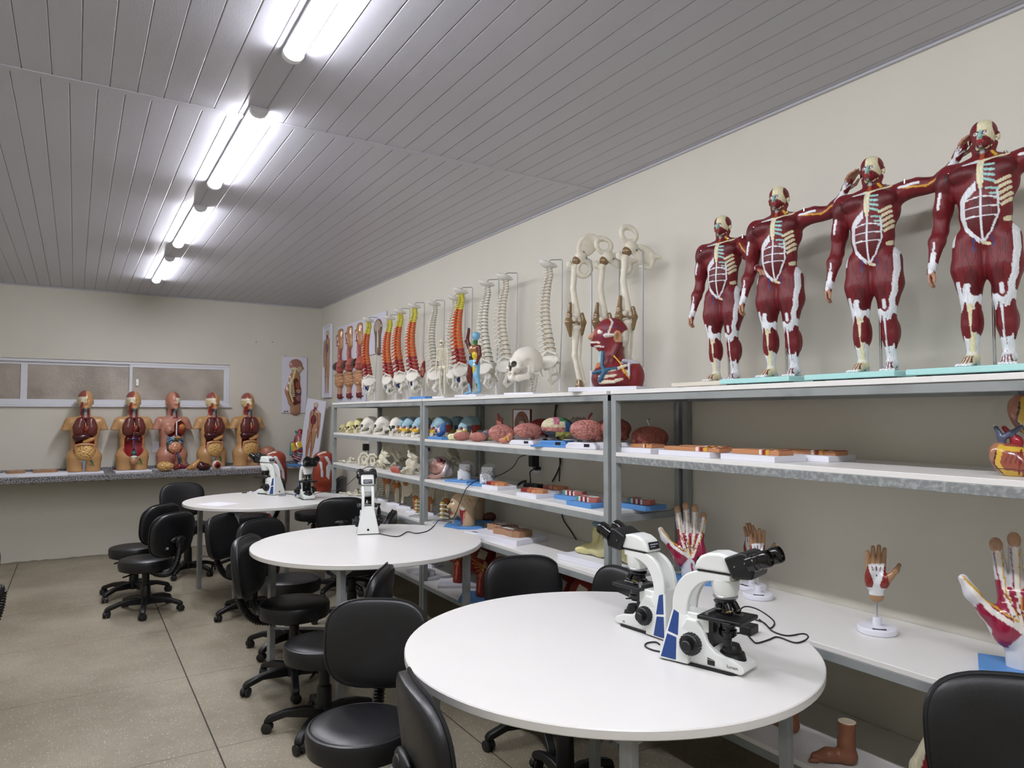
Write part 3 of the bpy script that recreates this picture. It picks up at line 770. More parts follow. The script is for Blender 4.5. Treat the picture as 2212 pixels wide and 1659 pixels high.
# ================================================================== muscle figures on the top shelf
RED, DRED, CRE, TEN, MINT, SKN = '6a1a20', '561218', 'd8d2b0', 'd9dde2', '8fc2bd', 'a97e66'
def hand_sdf(S, w, d, col, skin, sc=1, thumb=(0, 0, 0)):
    """small closed-up hand of a figure, fingers along d"""
    pass
def make_figure_mesh(variant):
    S = SDF(.0038)
    # torso
    S.E((0, -.004, .735), (.118, .078, .105), RED, k=.02)
    S.C((-.085, .005, .80), (.085, .005, .80), .042, col=RED, k=.03)
    S.E((-.055, -.05, .775), (.062, .038, .042), DRED, k=.012); S.E((.055, -.048, .775), (.058, .03, .042), DRED, k=.02)
    S.E((0, -.008, .62), (.092, .068, .105), RED, k=.03)
    S.E((0, .005, .525), (.104, .068, .06), RED, k=.03)
    S.E((0, -.035, .60), (.058, .05, .10), DRED, k=.02)
    S.C((-.045, .04, .82), (-.02, .045, .6), .04, col=RED, k=.03); S.C((.045, .04, .82), (.02, .045, .6), .04, col=RED, k=.03)
    # neck and head
    S.C((0, .008, .82), (0, .002, .89), .038, .033, col=DRED, k=.02)
    for s_ in (-1, 1): S.C((s_ * .018, -.02, .825), (s_ * .036, .005, .895), .011, .012, RED, k=.006); S.C((s_ * .03, .012, .83), (s_ * .075, .01, .815), .025, .02, RED, k=.02)
    S.E((0, .004, .947), (.047, .058, .050), CRE, k=.01); S.E((0, -.014, .915), (.037, .044, .048), CRE, k=.012)
    S.C((0, -.05, .888), (0, -.052, .884), .014, col=RED, k=.015)
    S.C((0, -.052, .935), (0, -.066, .914), .006, .0085, MINT, k=.006)
    S.C((-.012, -.057, .897), (.012, -.057, .897), .005, col='8a1e22', k=.004)
    for s_ in (-1, 1):
        S.E((s_ * .018, -.06, .93), (.011, .009, .008), DRED, op='-', k=.006)
        S.E((s_ * .018, -.047, .93), (.0085, .009, .0065), 'e9e6dc', k=.002)
        S.E((s_ * .05, .002, .922), (.006, .012, .018), CRE, k=.005)
    # arms: the figure's right hangs, slightly bent
    S.path([(-.125, 0, .80), (-.152, .01, .66), (-.162, .005, .575)], [.043, .034, .028], RED, k=.02)
    S.E((-.136, -.012, .765), (.036, .04, .055), DRED, k=.015); S.E((-.15, -.022, .68), (.024, .024, .05), RED, k=.015)
    S.path([(-.162, .005, .575), (-.172, -.012, .53), (-.182, -.035, .44)], [.029, .031, .017], RED, k=.012)
    S.path([(-.182, -.035, .44), (-.185, -.045, .41)], [.016, .017], TEN, k=.01)
    S.E((-.187, -.052, .395), (.014, .022, .026), RED, k=.008)
    for i in range(4): S.path([(-.19, -.07 + .011 * i, .385), (-.19 + .002, -.073 + .012 * i, .355), (-.18, -.068 + .012 * i, .335 + .004 * abs(i - 1.2))], [.0062, .006, .005], SKN, k=.002)
    S.path([(-.18, -.068, .40), (-.168, -.083, .375), (-.166, -.085, .355)], [.008, .007, .006], SKN, k=.003)
    # the other arm
    if variant == 'up':
        A = [(.118, 0, .80), (.185, -.005, .812), (.255, -.010, .805)]; Bp = [(.255, -.010, .805), (.295, -.025, .825), (.335, -.045, .865)]; d = Vector((.55, -.35, .75)).normalized()
    else:
        A = [(.118, 0, .80), (.17, -.03, .76), (.205, -.05, .70)]; Bp = [(.205, -.05, .70), (.235, -.09, .67), (.275, -.14, .62)]; d = Vector((.6, -.5, -.3)).normalized()
    S.path(A, [.043, .037, .028], RED, k=.02)
    a = np.array(A); up_ = np.array((0, 0, 1.))
    S.E(tuple(a[0] + (.022, 0, .016)), (.045, .036, .034), DRED, k=.015); S.E(tuple((a[1] + a[2]) / 2 + (0, -.008, .014)), (.045, .02, .018), DRED, k=.012)
    S.E(tuple((a[1] + a[2]) / 2 + (0, .004, -.018)), (.045, .02, .02), RED, k=.012)
    S.path(Bp, [.030, .031, .017], RED, k=.012)
    e = Vector(Bp[2]); S.path([Bp[2], tuple(e + d * .025)], [.0165, .015], TEN, k=.01)
    side = d.cross(Vector((0, 0, 1))).normalized(); nrm = side.cross(d)
    pc = e + d * .05; S.C(tuple(e + d * .03), tuple(e + d * .07), .019, .02, col=RED, k=.008, flat=None)
    for i in range(4):
        b = e + d * .078 + side * (.013 * (i - 1.5)); L_ = (.052, .06, .056, .044)[i]
        S.path([tuple(b), tuple(b + d * L_ * .55 - nrm * .004), tuple(b + d * L_ - nrm * .018)], [.0072, .0068, .0055], SKN, k=.0015)
    b = e + d * .04 + side * -.02; S.path([tuple(b), tuple(b - side * .022 + d * .02), tuple(b - side * .026 + d * .045)], [.009, .008, .0065], SKN, k=.003)
    # legs
    for s_ in (-1, 1):
        fw_ = -.012 if s_ < 0 else .012
        hip = (s_ * .056, .0, .50); kn = (s_ * .056, -.012, .275); an = (s_ * .062, .022, .05)
        S.path([hip, (s_ * .062, -.006, .40), kn], [.063, .060, .036], RED, k=.02)
        S.E((s_ * .034, -.004, .42), (.036, .045, .085), DRED, k=.02)
        S.E((s_ * .078, -.022, .385), (.032, .036, .095), RED, k=.014); S.E((s_ * .05, -.038, .37), (.026, .026, .09), DRED, k=.012)
        S.E((s_ * .06, .042, .40), (.04, .035, .09), RED, k=.02); S.E((s_ * .05, .045, .515), (.05, .04, .055), RED, k=.02)
        S.E((s_ * .056, -.032, .268), (.022, .018, .026), TEN, k=.01)
        S.path([kn, (s_ * .058, .0, .17), an], [.036, .031, .019], TEN, k=.012)
        S.E((s_ * .064, .026, .185), (.034, .032, .068), RED, k=.012); S.E((s_ * .078, .0, .18), (.018, .022, .075), DRED, k=.01)
        S.E((s_ * .04, .016, .19), (.02, .028, .06), RED, k=.01)
        S.path([(s_ * .058, -.026, .27), (s_ * .052, -.020, .16), (s_ * .056, .006, .06)], [.012, .011, .010], CRE if s_ < 0 else RED, k=.008)
        S.C((s_ * .062, .05, .02), (s_ * .062, .02, .035), .019, .022, TEN, k=.015)
        S.path([(s_ * .062, .01, .04), (s_ * .066, -.04, .024), (s_ * .07, -.072, .012)], [.024, .019, .012], TEN if s_ > 0 else CRE, k=.015)
        for i in range(5): S.C((s_ * (.05 + .01 * i), -.07, .012), (s_ * (.048 + .0125 * i), -.097 + .004 * i, .008), .008 if i == 0 else .006, .006, 'e4e8ea', k=.002)
        for i in range(3): S.C((s_ * (.056 + .009 * i), -.025, .038 - .003 * i), (s_ * (.056 + .011 * i), -.068, .018), .003, .0025, RED, k=.002)
    S.E((-.0, .0, -.045), (.3, .3, .045), op='-', k=.002)
    S.noise = None
    f = (0, -1, 0)
    # painted anatomy
    S.PP([(-.05, .96), (-.05, 1.0), (-.012, 1.0), (-.012, .955), (-.012, .90), (-.03, .865), (-.05, .90)], RED)
    S.PE((.044, .0, .955), (.02, .034, .033), RED); S.PE((-.044, .0, .955), (.03, .05, .033), RED)
    S.PL([(.015, .91), (.03, .895), (.012, .882)], .008, RED, f); S.PL([(0, .885), (0, .88)], .012, RED, f)
    S.PL([(.0, .935), (.0, .918)], .0065, MINT, f)
    for s_ in (-1, 1):
        S.PL([(s_ * .018, .93)], 0, RED); S.PE((s_ * .018, -.054, .93), (.0095, .012, .0055), 'e9e6dc'); S.PE((s_ * .018, -.056, .93), (.0035, .01, .0042), '3a2a20')
    S.PL([(0, .82), (-.055, .812)], .008, TEN, f); S.PL([(0, .815), (.085, .835)], .0065, CRE, f)
    S.PL([(.0, .82), (0, .73)], .0115, CRE, f); S.PL([(0, .73), (0, .705)], .006, CRE, f)
    for i in range(4): S.PL([(.012, .795 - .019 * i), (.045, .79 - .022 * i)], .0048, MINT, f)
    for i in range(5): S.PL([(.05 + .004 * i, .715 - .021 * i), (.092, .735 - .02 * i)], .0058, CRE, f)
    for i in range(4): S.PL([(.02 + .012 * i, .70 - .021 * i), (.056, .695 - .02 * i)], .004, MINT, f)
    S.PP([(-.014, .735), (-.062, .695), (-.078, .67), (-.078, .60), (-.06, .545), (-.012, .49), (-.01, .505), (-.05, .56), (-.058, .60), (-.058, .665), (-.014, .70)], TEN, f)
    S.PL([(0, .705), (0, .50)], .0034, TEN, f); S.PL([(-.055, .665), (.0, .672), (.052, .662)], .0028, TEN, f)
    S.PL([(-.055, .63), (.05, .628)], .0026, TEN, f); S.PL([(-.055, .594), (.05, .59)], .0026, TEN, f)
    S.PL([(.052, .69), (.056, .60), (.03, .53), (0, .495)], .003, TEN, f)
    S.PL([(-.018, .515), (0, .49), (.018, .515)], .0035, TEN, f); S.PL([(0, .492), (.02, .484)], .006, CRE, f)
    S.PL([(-.03, .51), (-.035, .46)], .0032, '2f3a6e', f); S.PL([(.03, .51), (.034, .475)], .0032, '2f3a6e', f)
    S.PL([(.075, .575), (.1, .585)], .009, CRE, f)
    S.PL([(.1, .575), (.108, .46), (.1, .36), (.075, .29)], .010, TEN); S.PL([(-.105, .56), (-.108, .50)], .009, TEN)
    for s_ in (-1, 1):
        S.PE((s_ * .060, -.02, .268), (.052, .055, .040), TEN); S.PL([(s_ * .092, .34), (s_ * .085, .28)], .008, TEN)
        S.PE((s_ * .058, -.05, .305), (.019, .03, .034), RED if s_ > 0 else TEN); S.PE((s_ * .036, -.03, .312), (.020, .04, .030), DRED)
        S.paint(lambda P, N, s_=s_: (P[:, 0] * s_ > 0) & (P[:, 2] < .243 + .02 * np.sin(P[:, 0] * 160)) & (P[:, 2] > .125 + .012 * np.sin(P[:, 0] * 300)) & ((np.abs(P[:, 0] - s_ * .052) > .0095 + (.004 if s_ < 0 else -.004)) | (P[:, 1] > .0)), RED)
        S.PL([(s_ * .056, .32), (s_ * .056, .29)], .007, TEN, f)
        S.PL([(s_ * .075, .125), (s_ * .068, .06)], .009, TEN); S.PL([(s_ * .045, .11), (s_ * .05, .06)], .007, TEN)
        S.PL([(s_ * .052, .245), (s_ * .056, .07)], .012 if s_ < 0 else .004, CRE if s_ < 0 else TEN, f)
        for k_ in range(4): S.PL([(s_ * (.052 + .008 * k_), .045), (s_ * (.05 + .012 * k_), .016)], .0022, RED, f)
    S.PL([(-.178, .475), (-.183, .40)], .010, TEN); S.PL([(-.175, .52), (-.18, .46)], .004, TEN, f)
    S.PL([(-.15, .72), (-.158, .66)], .006, TEN, f); S.PL([(-.128, .79), (-.12, .76)], .003, '1c1c1c', f)
    for s_ in (-1, 1):
        S.PL([(s_ * .085, .53), (s_ * .05, .42), (s_ * .03, .33)], .0016, '470c11', f); S.PL([(s_ * .02, .47), (s_ * .04, .40)], .0014, '470c11', f)
        S.PL([(s_ * .075, .5), (s_ * .072, .42), (s_ * .062, .35)], .0014, '470c11', f); S.PL([(s_ * .075, .225), (s_ * .068, .13)], .012, RED, f)
        S.PL([(s_ * .04, .225), (s_ * .045, .15)], .008, RED, f); S.PL([(s_ * .01, .84), (s_ * .03, .89)], .0012, '3a0a0e', f)
    S.PL([(-.015, .77), (-.08, .75)], .0014, '470c11', f); S.PL([(0, .86), (0, .83)], .008, '9c4a2c', f); S.PL([(0, .872), (0, .86)], .007, '8a9a94', f)
    S.PL([(.03, .86), (.045, .84)], .005, 'c9a02f', f)
    if variant == 'up':
        S.PL([(.14, .81), (.23, .80), (.29, .825)], .0042, 'c9962f', f); S.PL([(.125, .815), (.2, .82)], .006, TEN, f); S.PL([(.31, .84), (.34, .87)], .011, TEN)
        for i in range(4): S.PL([(.34, .875), (.36 + .008 * i, .925 - .008 * i)], .0024, TEN)
    else:
        S.PL([(.13, .80), (.19, .72)], .004, 'c9962f', f); S.PL([(.25, .65), (.28, .61)], .009, TEN)
        S.PL([(.20, .71), (.235, .69)], .01, TEN, f)
    h = .745
    me = S.mesh('muscle_body', VCM)
    return me
def make_fig(variant, basecol, blabel):
    t = tag(link('muscle_figure', None), 'x', 'anatomy model', 'standing muscle figures on the top shelf'); h = .745
    body = link('body', make_figure_mesh(variant), t, (0, 0, .031), 0, h)
    MB().b2((-.16, -.17, .009), (.16, .13, .028)).build('base_plate', basecol, t, bev=.003)
    for x in (-.12, .02, .13):
        for y in (-.14, .1): MB().b2((x - .015, y - .015, 0), (x + .015, y + .015, .009)).build('rubber_pad', BLACK, t)
    MB().cyl((.0, .03, .028), (.0, .03, .40), .0045, n=12).build('support_rod', CHROME, t)
    for x, z in ((.1, .83), (-.11, .80)): MB().tube(spl([(x * h, -.06 * h, z * h + .03), (x * h + .006, -.08 * h, z * h + .036), (x * h + .012, -.07 * h, z * h + .03)], 3), .0012, 5).build('fastening_hook', CHROME, t)
    MB().cyl((.15 * h, 0, .84 * h), (.15 * h, 0, .86 * h), .004, n=8).build('shoulder_pin', CHROME, t, (0, 0, .03))
    return t
FMINT = mat('mint_plate', 'a4d3d0', rough=.4); FBEI = mat('beige_plate', 'cfc9ba', rough=.5)
FK = Kind(lambda: make_fig('up', FMINT, ''))
def onshelf(px, X, z): p = at(px, 895, X=X); return (X, p.y, z)
# ================================================================== torso models
TAN, PNK = 'b98f60', 'b07a66'
def torso_body(v):
    sk = PNK if v == 'pink' else TAN
    S = SDF(.0075)
    S.E((0, .01, .50), (.19, .11, .17), sk, k=.03)
    S.C((-.16, .01, .60), (.16, .01, .60), .07, col=sk, k=.05)
    for s_ in (-1, 1):
        S.C((s_ * .19, .01, .60), (s_ * .235, .01, .50), .058, .055, col=sk, k=.03)
        S.C((s_ * .105, .01, .16), (s_ * .1, .01, -.03), .105, .10, col=sk, k=.02)
        S.E((s_ * .09, .08, .17), (.09, .07, .09), sk, k=.03)
    S.E((0, .01, .33), (.165, .10, .15), sk, k=.05); S.E((0, .01, .18), (.205, .12, .11), sk, k=.05)
    S.C((0, .015, .62), (0, .005, .76), .072, .064, col=sk, k=.03)
    S.E((0, .012, .885), (.096, .112, .112), sk, k=.01); S.E((0, -.035, .83), (.074, .078, .095), sk, k=.03)
    S.E((0, -.088, .775), (.03, .025, .02), sk, k=.03)
    S.C((0, -.1, .87), (0, -.118, .835), .008, .014, col=sk, k=.012)
    S.C((-.02, -.098, .803), (.02, -.098, .803), .007, col='a8655a', k=.006)
    for s_ in (-1, 1):
        S.E((s_ * .035, -.108, .868), (.02, .02, .013), op='-', k=.012); S.E((s_ * .035, -.088, .866), (.015, .013, .010), sk, k=.004)
        S.E((s_ * .092, .01, .85), (.012, .022, .032), sk, k=.008)
        S.B((s_ * .24, 0, .46), (.13, .3, .09), op='-', k=.006)
    if v == 'pink':
        S.E((-.075, -.085, .50), (.062, .05, .06), sk, k=.03); S.E((-.077, -.135, .487), (.011, .01, .011), '9c5548', k=.004)
        S.E((.07, -.09, .52), (.085, .05, .10), op='-', col='7a2b22', k=.006); S.E((0, -.09, .33), (.115, .075, .15), op='-', col='8c1f22', k=.008)
        S.E((.09, -.09, .5), (.06, .04, .07), '7a2b22', k=.01)
    else:
        S.E((0, -.10, .52), (.150, .085, .145), op='-', col='8c1f22', k=.008); S.E((0, -.10, .32), (.135, .085, .16), op='-', col='8c1f22', k=.008)
    S.C((0, -.12, .115), (0, -.12, -.05), .03, .02, op='-', col=sk, k=.02)
    S.B((0, 0, -.06), (.6, .4, .12), op='-', k=.002)
    f = (0, -1, 0); m = 1 if v != 'pink' else -1
    # opened half of the head and neck
    S.paint(lambda P, N: (P[:, 0] * m < .002) & (P[:, 2] > .80) & (P[:, 1] < .035) & (P[:, 2] < .90), 'c9b78d')
    S.paint(lambda P, N: (P[:, 0] * m < .002) & (P[:, 2] > .915) & (P[:, 1] < .06), '8f4a44')
    S.paint(lambda P, N: (P[:, 0] * m < .002) & (P[:, 2] > .885) & (P[:, 2] <= .915) & (P[:, 1] < .05), 'ddd4bb')
    S.PE((-.035 * m, -.09, .868), (.02, .03, .015), 'eeeae0'); S.PE((-.035 * m, -.1, .868), (.007, .02, .008), '2c3a3c')
    S.PL([(-.045 * m, .835), (-.05 * m, .79), (-.02 * m, .765)], .017, '8e3b2c', f); S.PL([(-.02 * m, .815), (-.03 * m, .78)], .011, 'c57b4a', f)
    S.PL([(-.06 * m, .80), (-.05 * m, .70)], .012, '8e2b28', f)
    S.paint(lambda P, N: (np.abs(P[:, 0]) < .05) & (P[:, 2] < .775) & (P[:, 2] > .645) & (P[:, 1] < .0), '8a2a25')
    S.PL([(0, .765), (0, .68)], .017, '7fa59a', f); S.PL([(-.034, .77), (-.03, .66)], .006, '23335f', f); S.PL([(.034, .77), (.03, .66)], .006, '23335f', f)
    S.PL([(-.02, .68), (.02, .68)], .008, 'c2682f', f)
    if v != 'pink':
        for i in range(11):
            a = .66 - .034 * i
            for s_ in (-1, 1): S.PL([(s_ * (.148 - .002 * abs(i - 3)), a)], 0, TAN)
    S.PP([(.055, .13), (.11, .15), (.125, .10), (.10, .05), (.075, .045), (.06, .08)], '9d8f5c', f)
    for i in range(5): S.PL([(.075, .15), (.06 + .015 * i, .06)], .0022, '1d2a26', f)
    if v == 'normal':
        S.PP([(-.055, .15), (.03, .15), (.015, .09), (.01, .0), (-.02, .0), (-.025, .09)], 'aebfc8', f); S.PL([(-.03, .12), (-.02, .02)], .004, '8e2b28', f); S.PL([(.02, .12), (.012, .02)], .004, '8e2b28', f)
    return S.mesh('torso_shell', mat('torso_plastic', vc=True, rough=.33, spec=.5, noise=.04, nscale=30))
def organ(fn, res=.006, noise=None, m=None):
    S = SDF(res); fn(S); S.noise = noise; return S
def make_torso(v):
    t = tag(link('torso_model', None), 'x', 'torso model', 'torso models on the granite counter')
    h = .83; z0 = .022; hs = (h * .88, h, h)
    link('body', torso_body(v), t, (0, 0, z0), 0, hs)
    MB().b2((-.17, -.115, 0), (.17, .11, .02)).build('base_plate', PWHITE, t, bev=.002)
    OG = mat('organ_plastic', vc=True, rough=.25, spec=.5, coat=.2)
    def put(nm, S): S.build(nm, OG, t, (0, 0, z0), 0, hs)
    if v != 'pink':
        for s_ in (-1, 1):
            S = SDF(.007); S.E((s_ * .062, -.075, .605), (.062, .042, .06), '622c26', k=.02); S.E((s_ * .074, -.076, .535), (.078, .05, .088), '622c26', k=.02); S.E((s_ * .07, -.07, .475), (.075, .045, .05), '622c26', k=.02)
            if v == 'empty' and s_ > 0: S.E((.03, -.11, .50), (.03, .05, .05), op='-', k=.01)
            put('lung', S)
        S = SDF(.006); S.E((.015, -.10, .52), (.036, .035, .05), '7a2a22', k=.01, rot=(0, 25, 0)); S.C((0, -.105, .59), (0, -.11, .55), .007, col='d3b06a', k=.005); S.C((-.006, -.1, .6), (-.03, -.09, .64), .009, col='2c3a66', k=.005); put('heart', S)
        S = SDF(.006); S.C((-.125, -.08, .45), (.125, -.08, .455), .006, col='c9a890', k=.01); S.C((-.12, -.085, .455), (0, -.1, .475), .005, col='c9a890', k=.01); S.C((.12, -.085, .455), (0, -.1, .475), .005, col='c9a890', k=.01); put('diaphragm', S)
    if v in ('normal', 'girl'):
        S = SDF(.006); S.E((-.045, -.09, .425), (.112, .062, .048), '43171a', k=.02); S.E((-.09, -.08, .40), (.05, .05, .04), '43171a', k=.02); put('liver', S)
        S = SDF(.006); S.E((.055, -.115, .385), (.07, .036, .028), 'b88750', k=.02, rot=(0, -22, 0)); S.E((-.005, -.115, .365), (.03, .025, .018), 'b88750', k=.02); put('stomach', S)
        S = SDF(.0055); S.E((0, -.09, .235), (.125, .068, .105), 'd2a867', k=.02); g_ = labyrinth(150, .010, .36, 5); S.noise = g_; S.paint(lambda P, N: g_(P) > .0055, 'a87c42'); put('small_intestine', S)
        S = SDF(.007); pts = [(-.105, -.1, .22), (-.11, -.1, .27), (-.108, -.105, .32), (-.05, -.125, .335), (.04, -.125, .335), (.108, -.105, .32), (.11, -.1, .25)]
        for i in range(len(pts) - 1):
            for k_ in range(4): S.E(tuple(np.array(pts[i]) + (np.array(pts[i + 1]) - np.array(pts[i])) * k_ / 4), .017, 'b98a63', k=.002)
        put('large_intestine', S)
    if v == 'empty':
        S = SDF(.006)
        for s_ in (-1, 1): S.E((s_ * .072, -.06, .38), (.026, .03, .042), '4a1f1c', k=.004)
        put('kidneys', S)
        S = SDF(.006); S.path([(-.008, -.05, .45), (-.008, -.05, .27), (-.04, -.06, .18)], .010, '8e2222', k=.01); S.path([(.012, -.05, .45), (.012, -.05, .27), (.045, -.06, .18)], .010, '2b3f70', k=.01)
        S.C((-.06, -.06, .39), (.06, -.06, .39), .007, col='2b3f70', k=.01); put('great_vessels', S)
        S = SDF(.006); S.E((0, -.1, .215), (.032, .03, .026), '3f6a62', k=.01); S.E((0, -.115, .165), (.045, .03, .018), 'e0dccf', k=.01); S.E((0, -.115, .115), (.05, .03, .045), 'b08560', k=.01); put('bladder', S)
    if v == 'girl':
        S = SDF(.006); S.E((0, -.098, .105), (.042, .03, .04), 'b08560', k=.01); put('pelvic_insert', S)
    if v == 'pink':
        S = SDF(.006)
        for i in range(5):
            for s_ in (-1, 1): S.path([(s_ * .02, -.12, .425 - .012 * i), (s_ * .07, -.118, .40 - .02 * i), (s_ * .12, -.085, .415 - .02 * i)], .0065, '7f9db8', k=.004)
        S.path([(.0, -.135, .60), (0, -.135, .43)], .010, 'd8dcdc', k=.004); S.path([(0, -.13, .60), (.07, -.105, .63)], .008, 'd8dcdc', k=.004); put('rib_cartilage', S)
        S = SDF(.006); S.E((.085, -.115, .535), (.045, .026, .042), 'b0703a', k=.01); S.noise = labyrinth(120, .006, .4, 9); put('gland', S)
        S = SDF(.0055); S.E((0, -.085, .275), (.098, .06, .085), 'c78a68', k=.02); S.noise = labyrinth(140, .009, .42, 6); put('small_intestine', S)
        S = SDF(.006); S.path([(-.1, -.09, .24), (-.105, -.09, .33), (-.06, -.115, .365), (.06, -.115, .37), (.1, -.1, .35)], .014, '3b4444', k=.004); S.E((.02, -.12, .40), (.06, .02, .016), 'b98a4a', k=.01); put('large_intestine', S)
        S = SDF(.006); S.path([(0, -.1, .21), (-.02, -.12, .12), (-.05, -.11, .05)], .014, '7a2b28', k=.01); S.path([(.03, -.1, .22), (.05, -.12, .13), (.06, -.11, .05)], .016, '3a3f60', k=.01); put('pelvic_vessels', S)
    return t
def loose(nm, label, S, loc, rot=0, sc=1, cat='organ model', group=None, m=None):
    return tag(S.build(nm, m or VCG, None, loc, rot, sc), label, cat, group)

# ================================================================== skulls
def skull_mesh(sch, res=.0045, jaw=True):
    W_, Y_, B_ = 'dcd8cd', 'd8cf96', 'd9d5cb'
    c = {'white': W_, 'yellow': Y_, 'colour': 'e2ded2'}[sch]
    S = SDF(res)
    S.E((0, .02, .115), (.070, .088, .068), c, k=.01); S.E((0, .05, .09), (.06, .06, .05), c, k=.02)
    S.E((0, -.055, .085), (.048, .035, .042), c, k=.015); S.E((0, -.062, .055), (.030, .032, .022), c, k=.012)
    for s_ in (-1, 1):
        S.path([(s_ * .045, -.06, .07), (s_ * .062, -.03, .068), (s_ * .064, .0, .07)], .0062, c, k=.004)
        S.E((s_ * .05, -.07, .066), (.014, .014, .012), c, k=.012)
        S.E((s_ * .068, -.018, .085), (.02, .03, .028), op='-', k=.012)
        S.E((s_ * .024, -.092, .085), (.017, .026, .015), op='-', col='4a463e', k=.005)
        S.E((s_ * .05, .02, .055), (.012, .014, .02), c, k=.008)
    S.E((0, -.095, .062), (.010, .02, .015), op='-', col='4a463e', k=.004)
    S.E((0, .02, .02), (.05, .06, .034), op='-', k=.015)
    if jaw:
        for s_ in (-1, 1):
            S.path([(s_ * .05, .0, .065), (s_ * .047, -.006, .022), (s_ * .03, -.055, .010), (s_ * .012, -.082, .010)], [.009, .013, .014, .013], c, k=.008, flat=(.65, 1.1, 1.25))
        S.E((0, -.082, .012), (.024, .012, .014), c, k=.008)
        S.C((-.02, -.086, .038), (.02, -.086, .038), .007, col='d8d2c2', k=.004); S.C((-.02, -.086, .026), (.02, -.086, .026), .007, col='d8d2c2', k=.004)
    f = (0, -1, 0)
    for i in range(-3, 4): S.PL([(i * .0066, .044), (i * .0066, .022)], .0008, '8a8478', f)
    S.PL([(-.03, .0325), (.03, .0325)], .0009, '6a655c', f)
    if sch == 'colour':
        S.paint(lambda P, N: (P[:, 2] > .088) & (P[:, 1] < -.015), '8fb0bd')
        S.paint(lambda P, N: (P[:, 2] > .10) & (P[:, 1] >= -.015), '7f9aa2')
        S.paint(lambda P, N: (P[:, 1] > .065) & (P[:, 2] > .045), '3d6347')
        S.paint(lambda P, N: (P[:, 1] > -.01) & (P[:, 1] < .065) & (P[:, 2] > .05) & (P[:, 2] <= .112), '8d3326')
        S.paint(lambda P, N: (P[:, 1] > -.045) & (P[:, 1] < -.01) & (P[:, 2] > .06) & (P[:, 2] < .105), '4d5869')
        S.paint(lambda P, N: (P[:, 1] < -.045) & (P[:, 2] > .046) & (P[:, 2] < .074), 'd9ae3c')
        for s_ in (-1, 1): S.PE((s_ * .024, -.07, .085), (.014, .03, .012), '9c3b2e')
    return S.mesh('skull', mat('skull_plastic', vc=True, rough=.42, spec=.45, noise=.03, nscale=20))

# ================================================================== brain
def brain_sdf(scheme, res=.0032, half=False, parts=True):
    S = SDF(res); p = {'pink': 'b0746a', 'red': '9a5546', 'white': 'b9aaa0'}.get(scheme, 'a8655a')
    for s_ in ((-1,) if half else (-1, 1)):
        S.E((s_ * .028, 0, .072), (.040, .082, .052), p, k=.003); S.E((s_ * .036, -.02, .05), (.028, .045, .028), p, k=.012)
    if parts:
        S.E((0, .05, .034), (.045, .028, .022), p if scheme != 'white' else '8c6a5a', k=.003); S.C((0, .02, .045), (0, .03, .0), .011, .009, col='b08a74', k=.006)
    lb_ = labyrinth(330, .0055, .34, 11); S.noise = lb_
    S.paint(lambda P, N: lb_(P) > .0036, {'pink': '8a4840', 'red': '7c3c32', 'white': '9c8c84'}.get(scheme, '8a4840'))
    return S
def make_brain(scheme, base):
    t = tag(link('brain_model', None), 'x', 'brain model', 'brain models on the middle shelving unit')
    S = brain_sdf('pink' if scheme in ('regions', 'stalk') else scheme)
    if scheme == 'regions':
        for fn, c in ((lambda P, N: P[:, 2] > .07, 'c9c2a2'), (lambda P, N: (P[:, 1] > .03), '27557c'), (lambda P, N: (P[:, 1] > .0) & (P[:, 2] > .10), '346a44'),
                      (lambda P, N: (P[:, 2] > .085) & (P[:, 1] < .0) & (P[:, 1] > -.03), 'b0657c'), (lambda P, N: (P[:, 2] < .045) & (P[:, 1] > -.02), 'c9bd62'),
                      (lambda P, N: (P[:, 2] < .05) & (P[:, 1] < -.02), '3b3b42'), (lambda P, N: (P[:, 2] > .05) & (P[:, 2] < .07) & (P[:, 1] < -.01), 'b4726a')): S.paint(fn, c)
    if scheme == 'redblue':
        S.paint(lambda P, N: P[:, 1] < .03, '8c2a2a'); S.paint(lambda P, N: P[:, 1] >= .03, '28405c')
    zb = {'none': 0, 'white': .042, 'blue': .05}[base]
    if base != 'none':
        m = PWHITE if base == 'white' else PBLUE
        b = MB().prism([(-.085, 0), (.085, 0), (.085, .018), (.07, .034), (-.07, .034), (-.085, .018)], -.065, .065, 'y'); b = b.build('base_plate', m, t, bev=.004)
        MB().b2((.02, -.0665, .012), (.05, -.065, .028)).build('printed_label', LBL, b)
        if base == 'blue':
            MB().b2((-.12, -.08, 0), (.12, .08, .012)).build('lower_plate', m, t, bev=.002)
    b = S.build('brain', mat('brain_plastic', vc=True, rough=.33, spec=.5), t, (0, 0, zb - .014 if zb else -.014), R(-52))
    if scheme == 'white':
        v = MB()
        for i in range(12):
            a = rng.uniform(0, 6.28); 
            pts = [(.064 * cos(a + .12 * j) * (1 - .12 * j), .078 * sin(a + .12 * j) * (1 - .10 * j), .05 + .013 * j) for j in range(6)]
            v.tube(pts, .0011, 5)
        v.build('arteries', mat('artery_red', '7c1f1e', rough=.4), t, (0, 0, zb))
    return t

